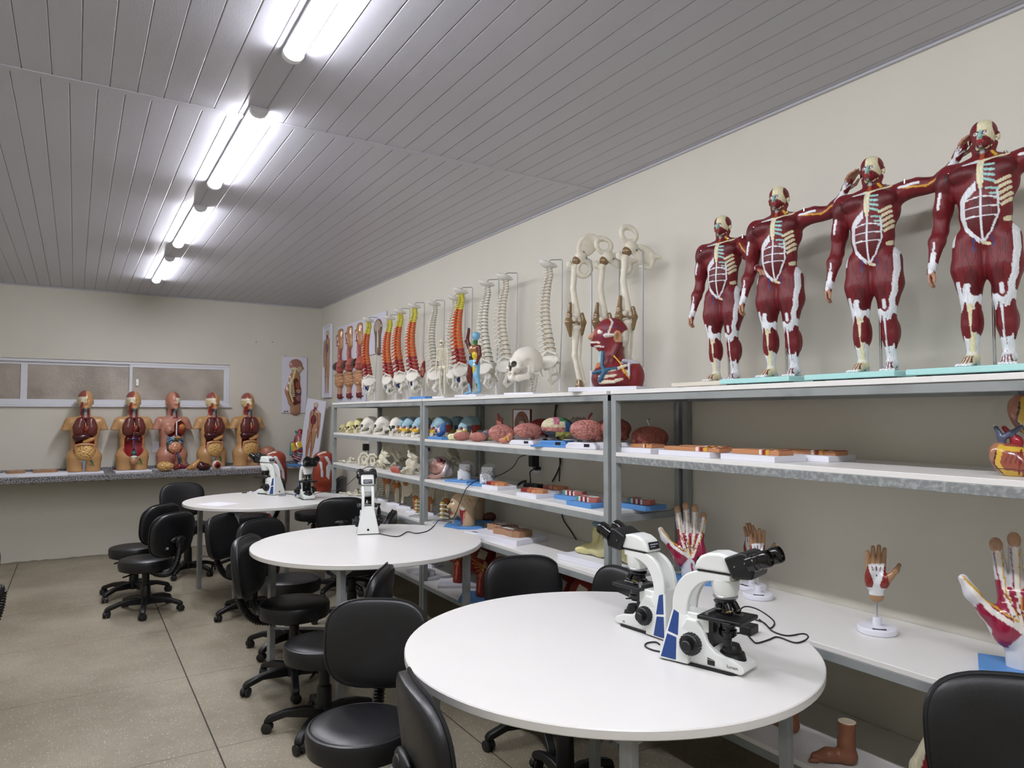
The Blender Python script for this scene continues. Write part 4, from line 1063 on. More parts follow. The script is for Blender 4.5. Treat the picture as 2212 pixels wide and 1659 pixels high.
# ================================================================== spine models
BONE = mat('bone_white', 'dcd9cf', rough=.5, spec=.35, noise=.04, nscale=60)
DISC = mat('disc_brown', '9a8a6c', rough=.5); DISCG = mat('disc_green', '4f6a5c', rough=.5); NERV = mat('nerve_yellow', 'c9973a', rough=.5); NRED = mat('artery_stub', '7c2620', rough=.5)
SPM = {'w': BONE, 'y': mat('vertebra_yellow', 'cfc93a', rough=.45), 'o': mat('vertebra_orange', 'cc5a20', rough=.45),
       'r': mat('vertebra_red', '9a2028', rough=.45), 'b': mat('vertebra_blue', '24346e', rough=.45)}
def vert_mesh(key, disc):
    m = MB()
    m.tube([(0, 0, -.0085), (0, 0, 0), (0, 0, .0085)], [.0195, .018, .0195], 12)             # body (front towards +x)
    m.tube([(-.012, 0, .002), (-.026, 0, -.002), (-.043, 0, -.014)], [.006, .0045, .004], 6)   # spinous process
    for s_ in (-1, 1):
        m.tube([(-.014, s_ * .006, .003), (-.022, s_ * .018, .004), (-.026, s_ * .03, .008)], [.006, .0045, .0035], 6)
        m.ell((-.02, s_ * .012, .01), (.006, .005, .008), 6, 4)
    m.mi = 1; m.tube([(0, 0, .0085), (0, 0, .0125)], [.0185, .0185], 12)
    m.mi = 2
    for s_ in (-1, 1): m.tube([(-.01, s_ * .01, .010), (-.008, s_ * .022, .006)], [.0028, .002], 5)
    m.mi = 3; m.tube([(.004, .013, .0), (.002, .019, -.008)], [.0022, .0016], 4)
    return m.mesh('vertebra', [SPM[key], disc, NERV, NRED])
VM = {k: vert_mesh(k, DISC if k != 'w' else DISCG) for k in 'wyorb'}
VM['w2'] = vert_mesh('w', DISC)
def pelvis_mesh(c='dcd9cf', holes=True, res=.0045):
    S = SDF(res)
    for s_ in (-1, 1):
        S.E((-.01, s_ * .085, .075), (.068, .013, .062), c, k=.012, rot=(s_ * 24, -14, s_ * 22))
        S.path([(-.062, s_ * .055, .10), (-.03, s_ * .10, .138), (.03, s_ * .118, .125), (.062, s_ * .11, .08)], .0075, c, k=.012)
        S.E((.028, s_ * .088, .012), (.030, .022, .028), c, k=.018); S.E((.036, s_ * .118, .008), (.021, .02, .022), op='-', k=.005)
        S.path([(.03, s_ * .08, .0), (.066, s_ * .045, -.004), (.078, s_ * .012, -.012)], [.012, .009, .012], c, k=.008)
        S.path([(.02, s_ * .08, .0), (.006, s_ * .072, -.05), (.03, s_ * .055, -.075)], [.014, .013, .012], c, k=.01)
        S.path([(.03, s_ * .055, -.075), (.062, s_ * .03, -.045), (.078, s_ * .012, -.018)], [.010, .0075, .010], c, k=.008)
        S.path([(-.062, s_ * .055, .10), (-.055, s_ * .045, .045), (-.03, s_ * .06, .02)], [.012, .014, .012], c, k=.015)
    S.path([(-.035, 0, .10), (-.062, 0, .05), (-.062, 0, .0), (-.04, 0, -.035)], [.032, .028, .016, .007], c, k=.012, flat=(.6, 1.3, 1))
    S.C((.084, -.008, -.014), (.084, .008, -.014), .009, col='b9a98a', k=.004)
    return S
PEL = {}
def pelvis(c='dcd9cf'):
    if c not in PEL: PEL[c] = pelvis_mesh(c).mesh('pelvis', VCB)
    return PEL[c]
def make_spine(sch):
    t = tag(link('spine_model', None), 'x', 'spine model', 'spine models hanging on stands on the top shelf')
    zp = .135
    MB().lathe([(0, 0), (.085, 0), (.088, .004), (.08, .010), (.02, .016), (.012, .022), (0, .022)], 32).build('base', PWHITE, t, (.07, 0, 0))
    MB().cyl((.098, 0, .012), (.098, 0, .13), .0065, n=12).build('lower_tube', PWHITE, t)
    hk = spl([(-.02, 0, .14), (-.03, .0, .3), (-.035, 0, .70), (-.035, 0, .765), (-.03, 0, .775), (.03, 0, .775), (.052, 0, .772)], 4)
    MB().tube([(.098, 0, .13), (.11, 0, .40), (.115, 0, .768), (.11, 0, .776), (.05, 0, .776), (.04, 0, .768), (.04, 0, .745)], .003, 8).build('hanger_rod', mat('rod_grey', 'a7abb2', rough=.3, metal=.5), t)
    n = 24; prev = None
    key = (['y'] * 7 + ['o'] * 12 + ['r'] * 5) if sch == 'colour' else ['w'] * 24
    if sch == 'white2': key = ['w2'] * 24
    zt, zb = .735, zp + .078
    sizes = [.62 + .60 * (i / 23) ** 1.1 for i in range(24)]; tot = sum(sizes); z = zt
    for i in range(n):
        u = i / 23; s_ = sizes[i]; dz = (zt - zb) * s_ / tot; z -= dz / 2
        x = .042 + .012 * sin(u * 3.1) - .035 * sin(max(0, (u - .12)) * 3.55) + .028 * max(0, u - .65)
        dx = -.16 * cos(max(0, (u - .12)) * 3.55) * 1.0
        o = link('vertebra', VM[key[i]], t, (x, 0, z), Euler((0, R(-10 * cos(u * 6.5) + (16 if u > .85 else 0)), 0)), (s_ * 1.3, s_ * 1.3, dz / .0215))
        z -= dz / 2
    pe = link('pelvis', pelvis(), t, (.035, 0, zp), Euler((0, R(8), 0)), .8)
    if sch == 'colour':
        S = SDF(.004); S.path([(.012, 0, .115), (-.02, 0, .055), (-.022, 0, .0), (.0, 0, -.03)], [.030, .027, .017, .008], '24346e', k=.01, flat=(.65, 1.15, 1)); S.E((.0, 0, -.045), (.010, .008, .02), '2f7a4a', k=.006)
        S.build('sacrum', VCB, t, (.036, 0, zp), None, .85)
    else:
        pass
    S = SDF(.004); S.E((-.012, 0, .0), (.048, .042, .028), 'cfccc6', k=.004); S.E((-.012, 0, .014), (.045, .039, .034), op='-', k=.003); S.E((.03, 0, -.002), (.02, .025, .008), 'd9d6d2', k=.01)
    if OCC[0] is None: OCC[0] = S.mesh('skull_base', mat('frosted_plastic', vc=True, rough=.3, spec=.5, sub=.0))
    link('skull_base', OCC[0], t, (.04, 0, .752), Euler((0, R(18), 0)))
    mk = MB().tube([(.05, -.02, .745), (.04, 0, .738), (.05, .025, .75)], .0035, 6); mk.build('artery_loop', NRED, t)
    return t
OCC = [None]

# ================================================================== leg bones with half pelvis
def make_leg(flip):
    t = tag(link('leg_bone_model', None), 'x', 'bone model', 'leg bones with half pelvis hanging on the top shelf')
    MB().lathe([(0, 0), (.085, 0), (.088, .004), (.08, .010), (.015, .016), (0, .016)], 32).build('base', PWHITE, t)
    MB().tube([(.0, .0, .01), (.0, 0, .12)], .008, 10).build('lower_tube', PWHITE, t)
    MB().tube([(.0, 0, .12), (.004, 0, .70), (-.03, 0, .72)], .0035, 8).build('hanger_rod', mat('rod_grey', 'a7abb2'), t)
    c = 'd8d3c2'; S = SDF(.0045)
    S.path([(-.085, 0, .665), (-.095, 0, .55), (-.075, 0, .41)], [.017, .014, .021], c, k=.01)
    S.E((-.115, 0, .68), (.016, .016, .022), c, k=.015); S.path([(-.09, 0, .665), (-.068, 0, .695)], [.014, .012], c, k=.01); S.E((-.062, 0, .705), (.02, .02, .02), c, k=.006)
    S.E((-.06, .012, .385), (.020, .026, .022), c, k=.01); S.E((-.095, -.01, .385), (.020, .026, .022), c, k=.01)
    S.build('femur', VCB, t)
    S = SDF(.0045); S.E((-.078, 0, .345), (.034, .026, .016), c, k=.01); S.path([(-.078, 0, .34), (-.088, 0, .2), (-.06, 0, .055)], [.022, .013, .014], c, k=.012)
    S.path([(-.048, .02, .32), (-.058, .02, .18), (-.035, .012, .055)], [.008, .006, .009], c, k=.004)
    S.build('shin_bone', VCB, t)
    S = SDF(.0045); L_ = '7a6242'
    S.path([(-.112, -.02, .47), (-.118, -.024, .41), (-.122, -.026, .37), (-.112, -.022, .30)], [.009, .014, .019, .008], L_, k=.008)
    S.path([(-.05, -.015, .415), (-.042, -.018, .37), (-.05, -.012, .31)], [.010, .014, .008], L_, k=.008)
    S.path([(-.11, -.026, .375), (-.05, -.03, .365)], .006, L_, k=.008)
    S.build('ligaments', VCG, t)
    S = SDF(.0045); S.E((-.075, 0, .70), (.025, .026, .026), L_, k=.01); S.build('hip_ligament', VCG, t)
    S = SDF(.004); S.path([(-.065, 0, .065), (-.062, -.005, .03)], [.016, .022], L_, k=.01); S.path([(-.062, 0, .032), (-.095, -.02, .018)], [.018, .010], L_, k=.01); S.path([(-.06, .0, .03), (-.025, .01, .02)], [.015, .014], c, k=.01)
    S.path([(-.095, -.02, .02), (-.12, -.03, .012)], [.012, .008], c, k=.006); S.build('ankle_joint', VCG, t)
    S = SDF(.0045)
    q = 1 if flip == 0 else -1
    S.E((.01 * q, 0, .075), (.045, .010, .068), c, k=.015, rot=(0, 12 * q, 0)); S.path([tuple(v) for v in spl([(-.032, 0, .03), (-.038, .004, .085), (-.01, .0, .135), (.035, -.006, .135), (.055, 0, .09)], 4)], .0075, c, k=.01)
    S.path([(.03 * q, 0, .12), (.045 * q, -.01, .155)], [.014, .009], c, k=.015)
    S.E((0, 0, .0), (.032, .026, .032), c, k=.015); cx_, cz_ = .048 * q, -.046
    rg_ = [(cx_ + .037 * cos(a_), .004 * sin(2 * a_), cz_ + .042 * sin(a_)) for a_ in np.linspace(0, 6.2832, 15)]
    S.path(rg_, [.010 + .004 * abs(sin(a_ + .6)) for a_ in np.linspace(0, 6.2832, 15)], c, k=.006)
    S.PE((.0, 0, .03), (.006, .1, .006), '2a2a2a'); S.PE((.03, 0, .01), (.006, .1, .006), '2a2a2a')
    S.build('half_pelvis', VCB, t, (-.055, 0, .72), Euler((0, R({0: 28, 1: 112, 2: 122}[flip]), R(15))), .98)
    return t

# ================================================================== hands
def hand_mesh(kind, res=.0035):
    """palm towards -y, fingers up, wrist at the origin; thumb on the -x side"""
    big = kind == 'big'; S = SDF(res)
    sk = 'b08a6c' if big else 'a27c58'; pr = '8f1f40' if big else '7e2620'; wt = 'cfcfd4'
    S.path([(0, 0, 0), (0, 0, .05)], [.027, .029], wt if big else 'd6d8da', k=.01, flat=(1.1, .75, 1))
    S.B((.0, 0, .10), (.078, .028, .085), pr, k=.02, r=.012)
    S.E((-.028, -.012, .075), (.022, .02, .036), pr, k=.012); S.E((.03, -.008, .075), (.018, .018, .045), pr, k=.012)
    fx = (-.030, -.010, .011, .031); fl = (.078, .09, .084, .066); sp = (-.12, -.03, .05, .16) if big else (-.05, -.015, .02, .06); fw_ = 1.18 if big else 1.22
    for i in range(4):
        b = Vector((fx[i], 0, .14 - .006 * (i == 3))); d = Vector((sp[i], -.08 if big else -.18, 1)).normalized(); L_ = fl[i]
        p1 = b + d * L_ * .5; d2 = Vector((sp[i] * 1.1, -.22 if big else -.35, 1)).normalized(); p2 = p1 + d2 * L_ * .28; p3 = p2 + Vector((sp[i], -.35, 1)).normalized() * L_ * .22
        S.path([tuple(b - d * .03), tuple(p1), tuple(p2), tuple(p3)], [.0098 * fw_, .0088 * fw_, .008 * fw_, .0072 * fw_], wt if big else sk, k=.0015)
        if big: S.E(tuple(p3 - Vector((0, 0, .002))), (.0105, .0105, .0135), sk, k=.002)
    a = [(-.03, -.004, .055), (-.055, -.016, .095), (-.078, -.022, .125), (-.09, -.024, .15)]
    S.path(a, [.017, .0125, .0105, .0085], wt if big else sk, k=.012)
    f = (0, -1, 0)
    if big:
        S.PP([(-.042, .15), (-.075, .10), (-.045, .06), (-.02, .045), (.02, .045), (.045, .06), (.044, .14), (.03, .155), (.02, .12), (.01, .16), (.0, .12), (-.012, .16), (-.02, .12), (-.03, .158)], pr)
        for i in range(4):
            top = (fx[i] + sp[i] * .06, .14 + fl[i] * .78)
            S.PL([(0 + fx[i] * .25, .07), (fx[i] * .9, .13), top], .0042, 'e3e0da', f)
            S.PL([(0, .07), (fx[i] + .004, .13), (top[0] + .006, top[1])], .0012, 'c99a2c', f); S.PL([(0, .08), (fx[i] - .005, .14), (top[0] - .006, top[1])], .0009, '7c1f2c', f)
        S.PL([(-.01, .075), (-.05, .10), (-.085, .145)], .0045, 'e3e0da', f); S.PL([(-.01, .085), (-.05, .11), (-.09, .155)], .0016, 'c9a02f')
        S.PL([(-.025, .09), (.0, .1), (.03, .095)], .001, '5a1018', f)
        S.PP([(-.025, .0), (-.025, .04), (0, .07), (.025, .04), (.025, 0)], 'cdd0d6', f); S.PL([(.005, .05), (.008, .0)], .003, pr, f); S.PL([(.02, .06), (.02, .0)], .0016, 'c9a02f', f)
    else:
        S.PP([(-.034, .15), (-.012, .148), (.011, .148), (.034, .142), (.026, .105), (.012, .06), (.012, .03), (-.012, .03), (-.012, .06), (-.026, .105)], 'd3d6d9', f)
        for i in range(3): S.PL([(-.014 + .014 * i, .118), (-.018 + .018 * i, .136)], .0018, '6a2620', f)
        S.PE((0, -.02, .095), (.004, .02, .004), '4a4a4a')
        S.paint(lambda P, N: P[:, 2] < .042, 'd6d8da'); S.paint(lambda P, N: P[:, 2] < .006, 'a27c58')
    return S.mesh('hand', VCG)
def make_hand(kind):
    t = tag(link('hand_model', None), 'x', 'hand model')
    if kind == 'big':
        link('hand', hand_mesh('big', .0027), t, (0, 0, .014), 0, 1.42)
        MB().b2((-.10, -.07, 0), (.10, .07, .016)).build('base_plate', PBLUE, t, bev=.002)
    else:
        z = .115
        link('hand', hand_mesh('small', .0028), t, (0, 0, z), 0, (-.72, .72, .72))
        MB().lathe([(0, 0), (.056, 0), (.06, .004), (.06, .017), (.056, .021), (.014, .024), (.0125, .05), (0, .05)], 36).build('base', PWHITE, t)
        MB().cyl((0, 0, .05), (0, 0, z + .01), .0035, n=10).build('support_rod', CHROME, t)
        MB().b2((-.02, -.05, .0212), (.02, -.03, .0222)).build('printed_label', LBL, t)
    return t
HB, HS = Kind(lambda: make_hand('big')), Kind(lambda: make_hand('small'))

# ================================================================== heart
def make_heart():
    t = tag(link('heart_model', None), 'x', 'heart model')
    S = SDF(.004)
    S.E((0, 0, .07), (.075, .06, .075), '8e4a36', k=.02, rot=(0, -15, 0)); S.E((.03, 0, .045), (.06, .05, .045), '8e4a36', k=.03)
    S.E((-.045, -.005, .10), (.04, .04, .05), '9c6a52', k=.02)
    S.B((0, 0, -.03), (.3, .3, .06), op='-', k=.002)
    f = (0, -1, 0)
    S.PL([(-.035, .13), (-.05, .06), (-.03, .015), (.03, .012)], .012, 'c9a63a', f); S.PL([(-.03, .125), (.04, .12), (.07, .09)], .010, 'c9a63a', f)
    S.PL([(-.05, .12), (-.062, .05), (-.03, .01)], .003, '3a1420', f); S.PL([(-.06, .035), (.05, .03)], .0015, '3a1420', f); S.PL([(.04, .12), (.03, .01)], .003, '7a1a20', f)
    for i in range(5): S.PL([(.0 + .015 * i, .11), (-.02 + .02 * i, .06)], .0018, '5a2a3a', f)
    S.build('heart_body', VCG, t)
    S = SDF(.004); S.path([(-.03, .0, .12), (-.035, 0, .17), (-.055, 0, .215)], [.018, .014, .010], '4a5068', k=.01); S.path([(-.035, 0, .165), (.0, 0, .19), (.04, 0, .22)], [.012, .012, .010], '4a5068', k=.01)
    S.E((.02, .01, .15), (.026, .024, .034), '8f1826', k=.01); S.path([(.01, .012, .17), (-.025, .012, .215)], [.014, .010], '9c1c2a', k=.01)
    S.build('great_vessels', VCG, t)
    rg = MB(); 
    for x, z in ((-.057, .225), (.043, .23)): rg.tube([(x + .006 * cos(a / 8 * 6.283), 0, z + .006 * sin(a / 8 * 6.283)) for a in range(8)], .0014, 6, closed=True)
    rg.build('wire_loops', CHROME, t)
    return t

# ================================================================== body slices on boards
def slice_board(nm, label, loc, rot, size, outline, h, side, board=PWHITE, bh=.022, layers=(), cat='slice model', group=None, accents=()):
    t = thing(nm, label, cat, loc, rot, 1, group)
    MB().b2((-size[0] / 2, -size[1] / 2, 0), (size[0] / 2, size[1] / 2, bh)).build('board', board, t, bev=.0015)
    pl = MB(); pl.b2((-size[0] * .40, -size[1] * .42, bh), (-size[0] * .30, -size[1] * .36, bh + .0006)); pl.build('label_print', LBL, t)
    for k_, (ox, oy, s_, out) in enumerate(outline):
        b = MB().prism([(ox + x * s_, oy + y * s_) for x, y in out], bh, bh + h, 'z').build('slice', side, t, bev=.0015)
        for j, (lc, sc_, dx, dy) in enumerate(layers):
            m_ = mat('slice_' + lc, lc, rough=.4, mottle=('d8cdb8', 60, .56, .66) if j % 2 == 0 else None)
            MB().prism([(ox + dx + x * s_ * sc_, oy + dy + y * s_ * sc_) for x, y in out], bh + h, bh + h + .0015 + .0012 * j, 'z').build('tissue_layer', m_, b)
        for u0, u1, cc in accents:
            MB().b2((ox + u0 * s_, oy - .575 * s_, bh + .002), (ox + u1 * s_, oy - .40 * s_, bh + h + .0012)).build('tissue_strip', mat('strip_' + cc, cc, rough=.35), b)
    return t
SKINM = mat('slice_skin', 'a8765a', rough=.35); SKINO = mat('slice_skin_orange', 'b88058', rough=.35)
LIMB = [(-1, -.45), (-.6, -.5), (.0, -.38), (.6, -.42), (1, -.5), (1, .42), (.5, .45), (0, .36), (-.55, .5), (-1, .42)]
OVAL = [(cos(R(a)), .62 * sin(R(a))) for a in range(0, 360, 18)]
TRNK = [(-1, -.4), (-.8, -.5), (-.2, -.42), (.2, -.55), (.6, -.62), (.95, -.45), (1.05, 0), (.95, .45), (.6, .62), (.2, .5), (-.2, .42), (-.8, .5), (-1, .4)]
# ================================================================== bust of head, neck and shoulder
def make_bust():
    t = tag(link('muscle_bust', None), 'x', 'anatomy model')
    MB().b2((-.175, -.13, 0), (.175, .13, .022)).build('base_plate', PWHITE, t, bev=.002)
    R_, r2, wt = '7c262a', '631a1e', 'd6d2c8'
    S = SDF(.0038)          # faces -x, shoulder towards +x / -y
    S.E((.0, .0, .265), (.072, .058, .062), R_, k=.01); S.E((-.03, 0, .235), (.055, .045, .062), R_, k=.02); S.E((-.035, 0, .195), (.04, .034, .03), R_, k=.015)
    S.path([(-.07, 0, .265), (-.098, 0, .235)], [.009, .012], 'b3876a', k=.01); S.C((-.088, 0, .208), (-.088, 0, .20), .011, col=r2, k=.01)
    S.E((.045, .0, .235), (.035, .045, .05), wt, k=.02)
    S.E((-.055, -.042, .256), (.012, .012, .009), op='-', k=.006); S.E((-.055, -.035, .256), (.010, .010, .008), 'e6e2d8', k=.003)
    S.E((.025, -.056, .232), (.019, .009, .028), 'b08866', k=.005, rot=(0, -15, 0)); S.E((.022, -.064, .234), (.009, .006, .016), op='-', col='93694c', k=.004)
    S.path([(-.035, -.052, .24), (.0, -.056, .24)], .006, wt, k=.005)
    S.path([(.01, 0, .2), (.005, 0, .13), (.02, 0, .08)], [.045, .045, .06], R_, k=.02); S.path([(.03, -.045, .2), (-.01, -.04, .11)], [.016, .014], r2, k=.008)
    S.path([(-.035, 0, .18), (-.045, 0, .11)], [.02, .024], '9fb6b4', k=.01); S.E((-.045, 0, .10), (.028, .03, .026), 'b3663c', k=.006)
    S.E((.02, 0, .05), (.10, .10, .065), R_, k=.03); S.E((.095, -.01, .05), (.055, .07, .075), R_, k=.012); S.E((-.045, .0, .04), (.05, .08, .05), r2, k=.02)
    for i in range(3): S.path([(-.06, -.07, .02 + .026 * i), (0, -.10 + .006 * i, .022 + .028 * i), (.055, -.085, .045 + .026 * i)], .007, 'd6ccb4', k=.003)
    S.path([(-.045, -.05, .16), (-.05, -.06, .10), (-.04, -.085, .07), (-.065, -.08, .03)], .009, '2d5b78', k=.004); S.path([(-.09, -.06, .065), (-.03, -.085, .08), (.01, -.09, .085)], .0075, '2d5b78', k=.004)
    for i in range(3): S.path([(.0, -.05, .15), (.03, -.08, .11), (.05 + .01 * i, -.10, .06 - .012 * i)], .0032, 'cf9e3a', k=.002)
    S.path([(.05, -.06, .12), (.11, -.04, .11)], .010, 'b9bcc8', k=.006); S.path([(.07, -.085, .11), (.068, -.095, .05)], .006, 'b9bcc8', k=.004)
    S.B((0, 0, -.05), (.5, .5, .1), op='-', k=.002)
    f = (0, -1, 0)
    for pts in ([(-.07, .225), (-.02, .26), (.02, .31)], [(-.02, .26), (-.05, .30)], [(.0, .28), (.05, .27)], [(-.05, .22), (-.03, .19)]): S.PL(pts, .0018, '3a3f6e', f)
    S.PL([(-.02, .25), (.0, .30), (-.01, .32)], .004, wt, f); S.PL([(-.095, .212), (-.06, .208)], .004, wt); S.PL([(-.08, .192), (-.04, .188)], .004, wt, f)
    link('bust', S.mesh('bust', VCM), t, (0, 0, .022), 0, 1.05)
    return t
def make_mini_figure():
    t = tag(link('muscle_figurine', None), 'x', 'anatomy model')
    MB().b2((-.11, -.075, 0), (.11, .075, .015)).build('base_plate', PWHITE, t, bev=.002)
    S = SDF(.0036); D_, B_, G_, Y_, O_ = '5c1f1a', '72a9c9', '2f6b34', 'c9b52a', '8a5a2c'
    S.E((.02, 0, .375), (.024, .028, .028), B_, k=.004); S.C((.01, 0, .34), (.0, 0, .31), .017, .022, G_, k=.01)
    S.E((0, 0, .285), (.045, .03, .038), O_, k=.01); S.E((-.002, -.004, .24), (.034, .026, .036), '241612', k=.01); S.E((.02, -.01, .25), (.018, .018, .03), Y_, k=.006)
    S.E((0, 0, .205), (.04, .03, .03), B_, k=.012)
    S.path([(-.045, 0, .305), (-.062, -.01, .35), (-.045, -.01, .41)], [.017, .014, .010], D_, k=.008); S.E((-.044, -.01, .42), (.010, .010, .013), '3c2a24', k=.004)
    S.path([(.045, 0, .30), (.055, 0, .25), (.04, -.015, .195)], [.017, .013, .009], D_, k=.008); S.E((.034, -.02, .185), (.011, .01, .011), B_, k=.004)
    S.path([(-.018, 0, .2), (-.035, -.01, .12), (-.04, .0, .05), (-.035, 0, .02)], [.026, .02, .013, .009], D_, k=.01); S.path([(.02, 0, .2), (.035, -.01, .12), (.05, .0, .05), (.052, 0, .02)], [.026, .02, .014, .009], B_, k=.01)
    S.E((.028, -.018, .16), (.014, .014, .04), Y_, k=.004); S.E((.046, -.006, .075), (.013, .013, .035), G_, k=.005); S.E((-.035, -.012, .1), (.01, .01, .03), D_, k=.005)
    S.C((-.035, 0, .018), (-.05, -.03, .008), .010, .008, B_, k=.006); S.C((.052, 0, .018), (.05, -.035, .008), .010, .008, B_, k=.006); S.PL([(-.036, .07), (-.034, .03)], .007, B_)
    link('body', S.mesh('figurine', VCG), t, (0, 0, .015)); return t
def make_mini_skeleton():
    t = tag(link('small_skeleton', None), 'x', 'skeleton'); c = 'd6d0b8'
    MB().b2((-.05, -.05, 0), (.05, .05, .014)).build('base_plate', PWHITE, t, bev=.002); MB().cyl((0, .012, .014), (0, .012, .22), .002, n=8).build('support_rod', CHROME, t)
    S = SDF(.0024); S.E((0, 0, .39), (.019, .023, .022), c, k=.004); S.E((0, -.012, .373), (.012, .012, .014), c, k=.006)
    for s_ in (-1, 1): S.E((s_ * .007, -.023, .386), (.0045, .006, .0045), op='-', col='5a5446', k=.002)
    S.path([(0, .004, .37), (0, .008, .30), (0, .012, .22)], .0055, c, k=.004)
    for i in range(6):
        w_ = .026 + .004 * min(i, 3)
        for s_ in (-1, 1): S.path([(0, .008, .335 - .013 * i), (s_ * w_, .0, .33 - .013 * i), (s_ * .008, -.018, .325 - .013 * i)], .0028, c, k=.002)
    S.C((0, -.019, .335), (0, -.019, .27), .004, col=c, k=.002); S.C((-.04, 0, .345), (.04, 0, .345), .0035, col=c, k=.003)
    for s_ in (-1, 1):
        S.E((s_ * .018, 0, .215), (.017, .013, .015), c, k=.005)
        S.path([(s_ * .042, 0, .342), (s_ * .046, 0, .275), (s_ * .047, -.01, .205), (s_ * .045, -.012, .175)], [.0052, .0042, .0038, .005], c, k=.003)
        S.path([(s_ * .022, 0, .205), (s_ * .018, 0, .115), (s_ * .018, .004, .03), (s_ * .018, -.02, .018)], [.0065, .0055, .0045, .006], c, k=.003)
    link('bones', S.mesh('skeleton', VCB), t, (0, 0, .002)); return t
def make_organ_stand():
    t = tag(link('muscle_strip_model', None), 'x', 'anatomy model')
    MB().b2((-.10, -.055, 0), (.10, .055, .02)).build('base_plate', PBLUE, t, bev=.002); MB().cyl((.01, 0, .02), (.01, 0, .16), .003, n=8).build('support_rod', CHROME, t)
    S = SDF(.0035); S.path([(-.014, 0, .17), (.002, -.006, .205), (-.012, .004, .24), (.01, 0, .27)], [.012, .019, .017, .009], '6e2722', k=.008); S.E((-.016, -.006, .25), (.013, .012, .03), 'b59a86', k=.006); S.E((.012, -.012, .2), (.012, .01, .035), '9a5a4a', k=.004)
    S.E((.0, 0, .28), (.01, .01, .02), 'b59a86', k=.006); link('tissue', S.mesh('tissue', VCM), t); return t

# ================================================================== standing leg models with muscles
def make_leg_muscle():
    t = tag(link('muscle_leg_model', None), 'x', 'anatomy model', 'tall muscle legs behind the far table')
    MB().b2((-.13, -.13, 0), (.13, .13, .02)).build('base_plate', PWHITE, t, bev=.002); MB().cyl((.075, .05, .02), (.06, .04, .85), .006, n=10).build('support_rod', CHROME, t)
    kn = MB().cyl((.085, .0, .80), (.115, 0, .80), .012, n=12); kn.cyl((.06, 0, .8), (.09, 0, .8), .004, n=8); kn.build('clamp_knob', BLACK, t)
    R_, wt = '96402f', 'cfd3d8'; S = SDF(.006)
    S.path([(0, 0, .98), (.0, 0, .75), (-.01, 0, .52)], [.085, .08, .05], R_, k=.03); S.E((-.05, -.02, .85), (.045, .05, .16), R_, k=.015); S.E((.04, -.02, .8), (.05, .05, .18), '7a221e', k=.015)
    S.path([(-.01, 0, .5), (-.005, .015, .3), (0, .02, .06)], [.05, .045, .026], wt, k=.02); S.E((.01, .04, .34), (.05, .045, .12), R_, k=.02); S.E((-.035, .0, .33), (.022, .03, .13), R_, k=.012)
    S.path([(0, .03, .04), (0, -.04, .035), (0, -.11, .015)], [.03, .028, .018], wt, k=.02); S.B((0, 0, -.06), (.5, .5, .12), op='-', k=.002)
    S.path([(-.06, -.02, 1.03), (-.02, -.04, 1.05), (.04, -.01, 1.03)], .012, 'd6d2c4', k=.006)
    f = (0, -1, 0); S.PL([(-.03, 1.0), (.035, .85), (.05, .62), (.02, .5)], .012, wt, f); S.PP([(-.03, .90), (-.01, .95), (.01, .86), (-.01, .76), (-.03, .8)], wt, f); S.PL([(-.07, .95), (-.06, .8)], .008, wt, f)
    S.PL([(.07, .98), (.075, .6)], .003, '5a1614'); S.PL([(-.02, .3), (-.01, .08)], .01, wt, f)
    link('leg_body', S.mesh('leg_body', VCM), t, (0, 0, .02), None, (1.35, 1.3, 1.0)); return t
def make_rib_torso():
    t = tag(link('rib_torso_model', None), 'x', 'torso model')
    MB().b2((-.14, -.11, 0), (.14, .11, .02)).build('base_plate', PBLUE, t, bev=.003)
    S = SDF(.0055); S.E((0, 0, .16), (.098, .08, .15), '7c2230', k=.02); S.E((.0, 0, .30), (.06, .055, .07), '9c5a58', k=.03); S.C((.005, 0, .34), (.01, 0, .385), .034, col='8c2430', k=.015)
    S.C((-.03, .0, .36), (-.045, 0, .39), .012, col='2f7d7a', k=.004); S.path([(-.085, .02, .25), (-.10, .0, .12)], [.02, .02], '3f7f86', k=.01)
    S.B((0, 0, -.05), (.5, .5, .1), op='-', k=.002)
    for i in range(4): S.path([(-.09, -.03, .165 - .03 * i), (-.02, -.085 + .006 * i, .12 - .026 * i), (.075, -.05, .165 - .03 * i)], .0068, '6fa3a6' if i < 2 else 'b08f90', k=.003)
    f = (0, -1, 0)
    S.PP([(-.1, .335), (.1, .36), (.1, .29), (-.1, .20)], '93545a', f); S.PP([(-.1, .25), (.09, .30), (.0, .20), (-.1, .15)], 'c9a92e', f); S.PP([(.1, .29), (.1, .19), (-.08, .17), (.02, .215)], '44506e', f)
    S.PL([(-.06, .33), (-.07, .2)], .004, '6a1a20', f); S.PE((-.06, -.07, .205), (.016, .03, .016), 'a8643a')
    link('torso_body', S.mesh('torso_body', VCG), t, (0, 0, .02)); return t

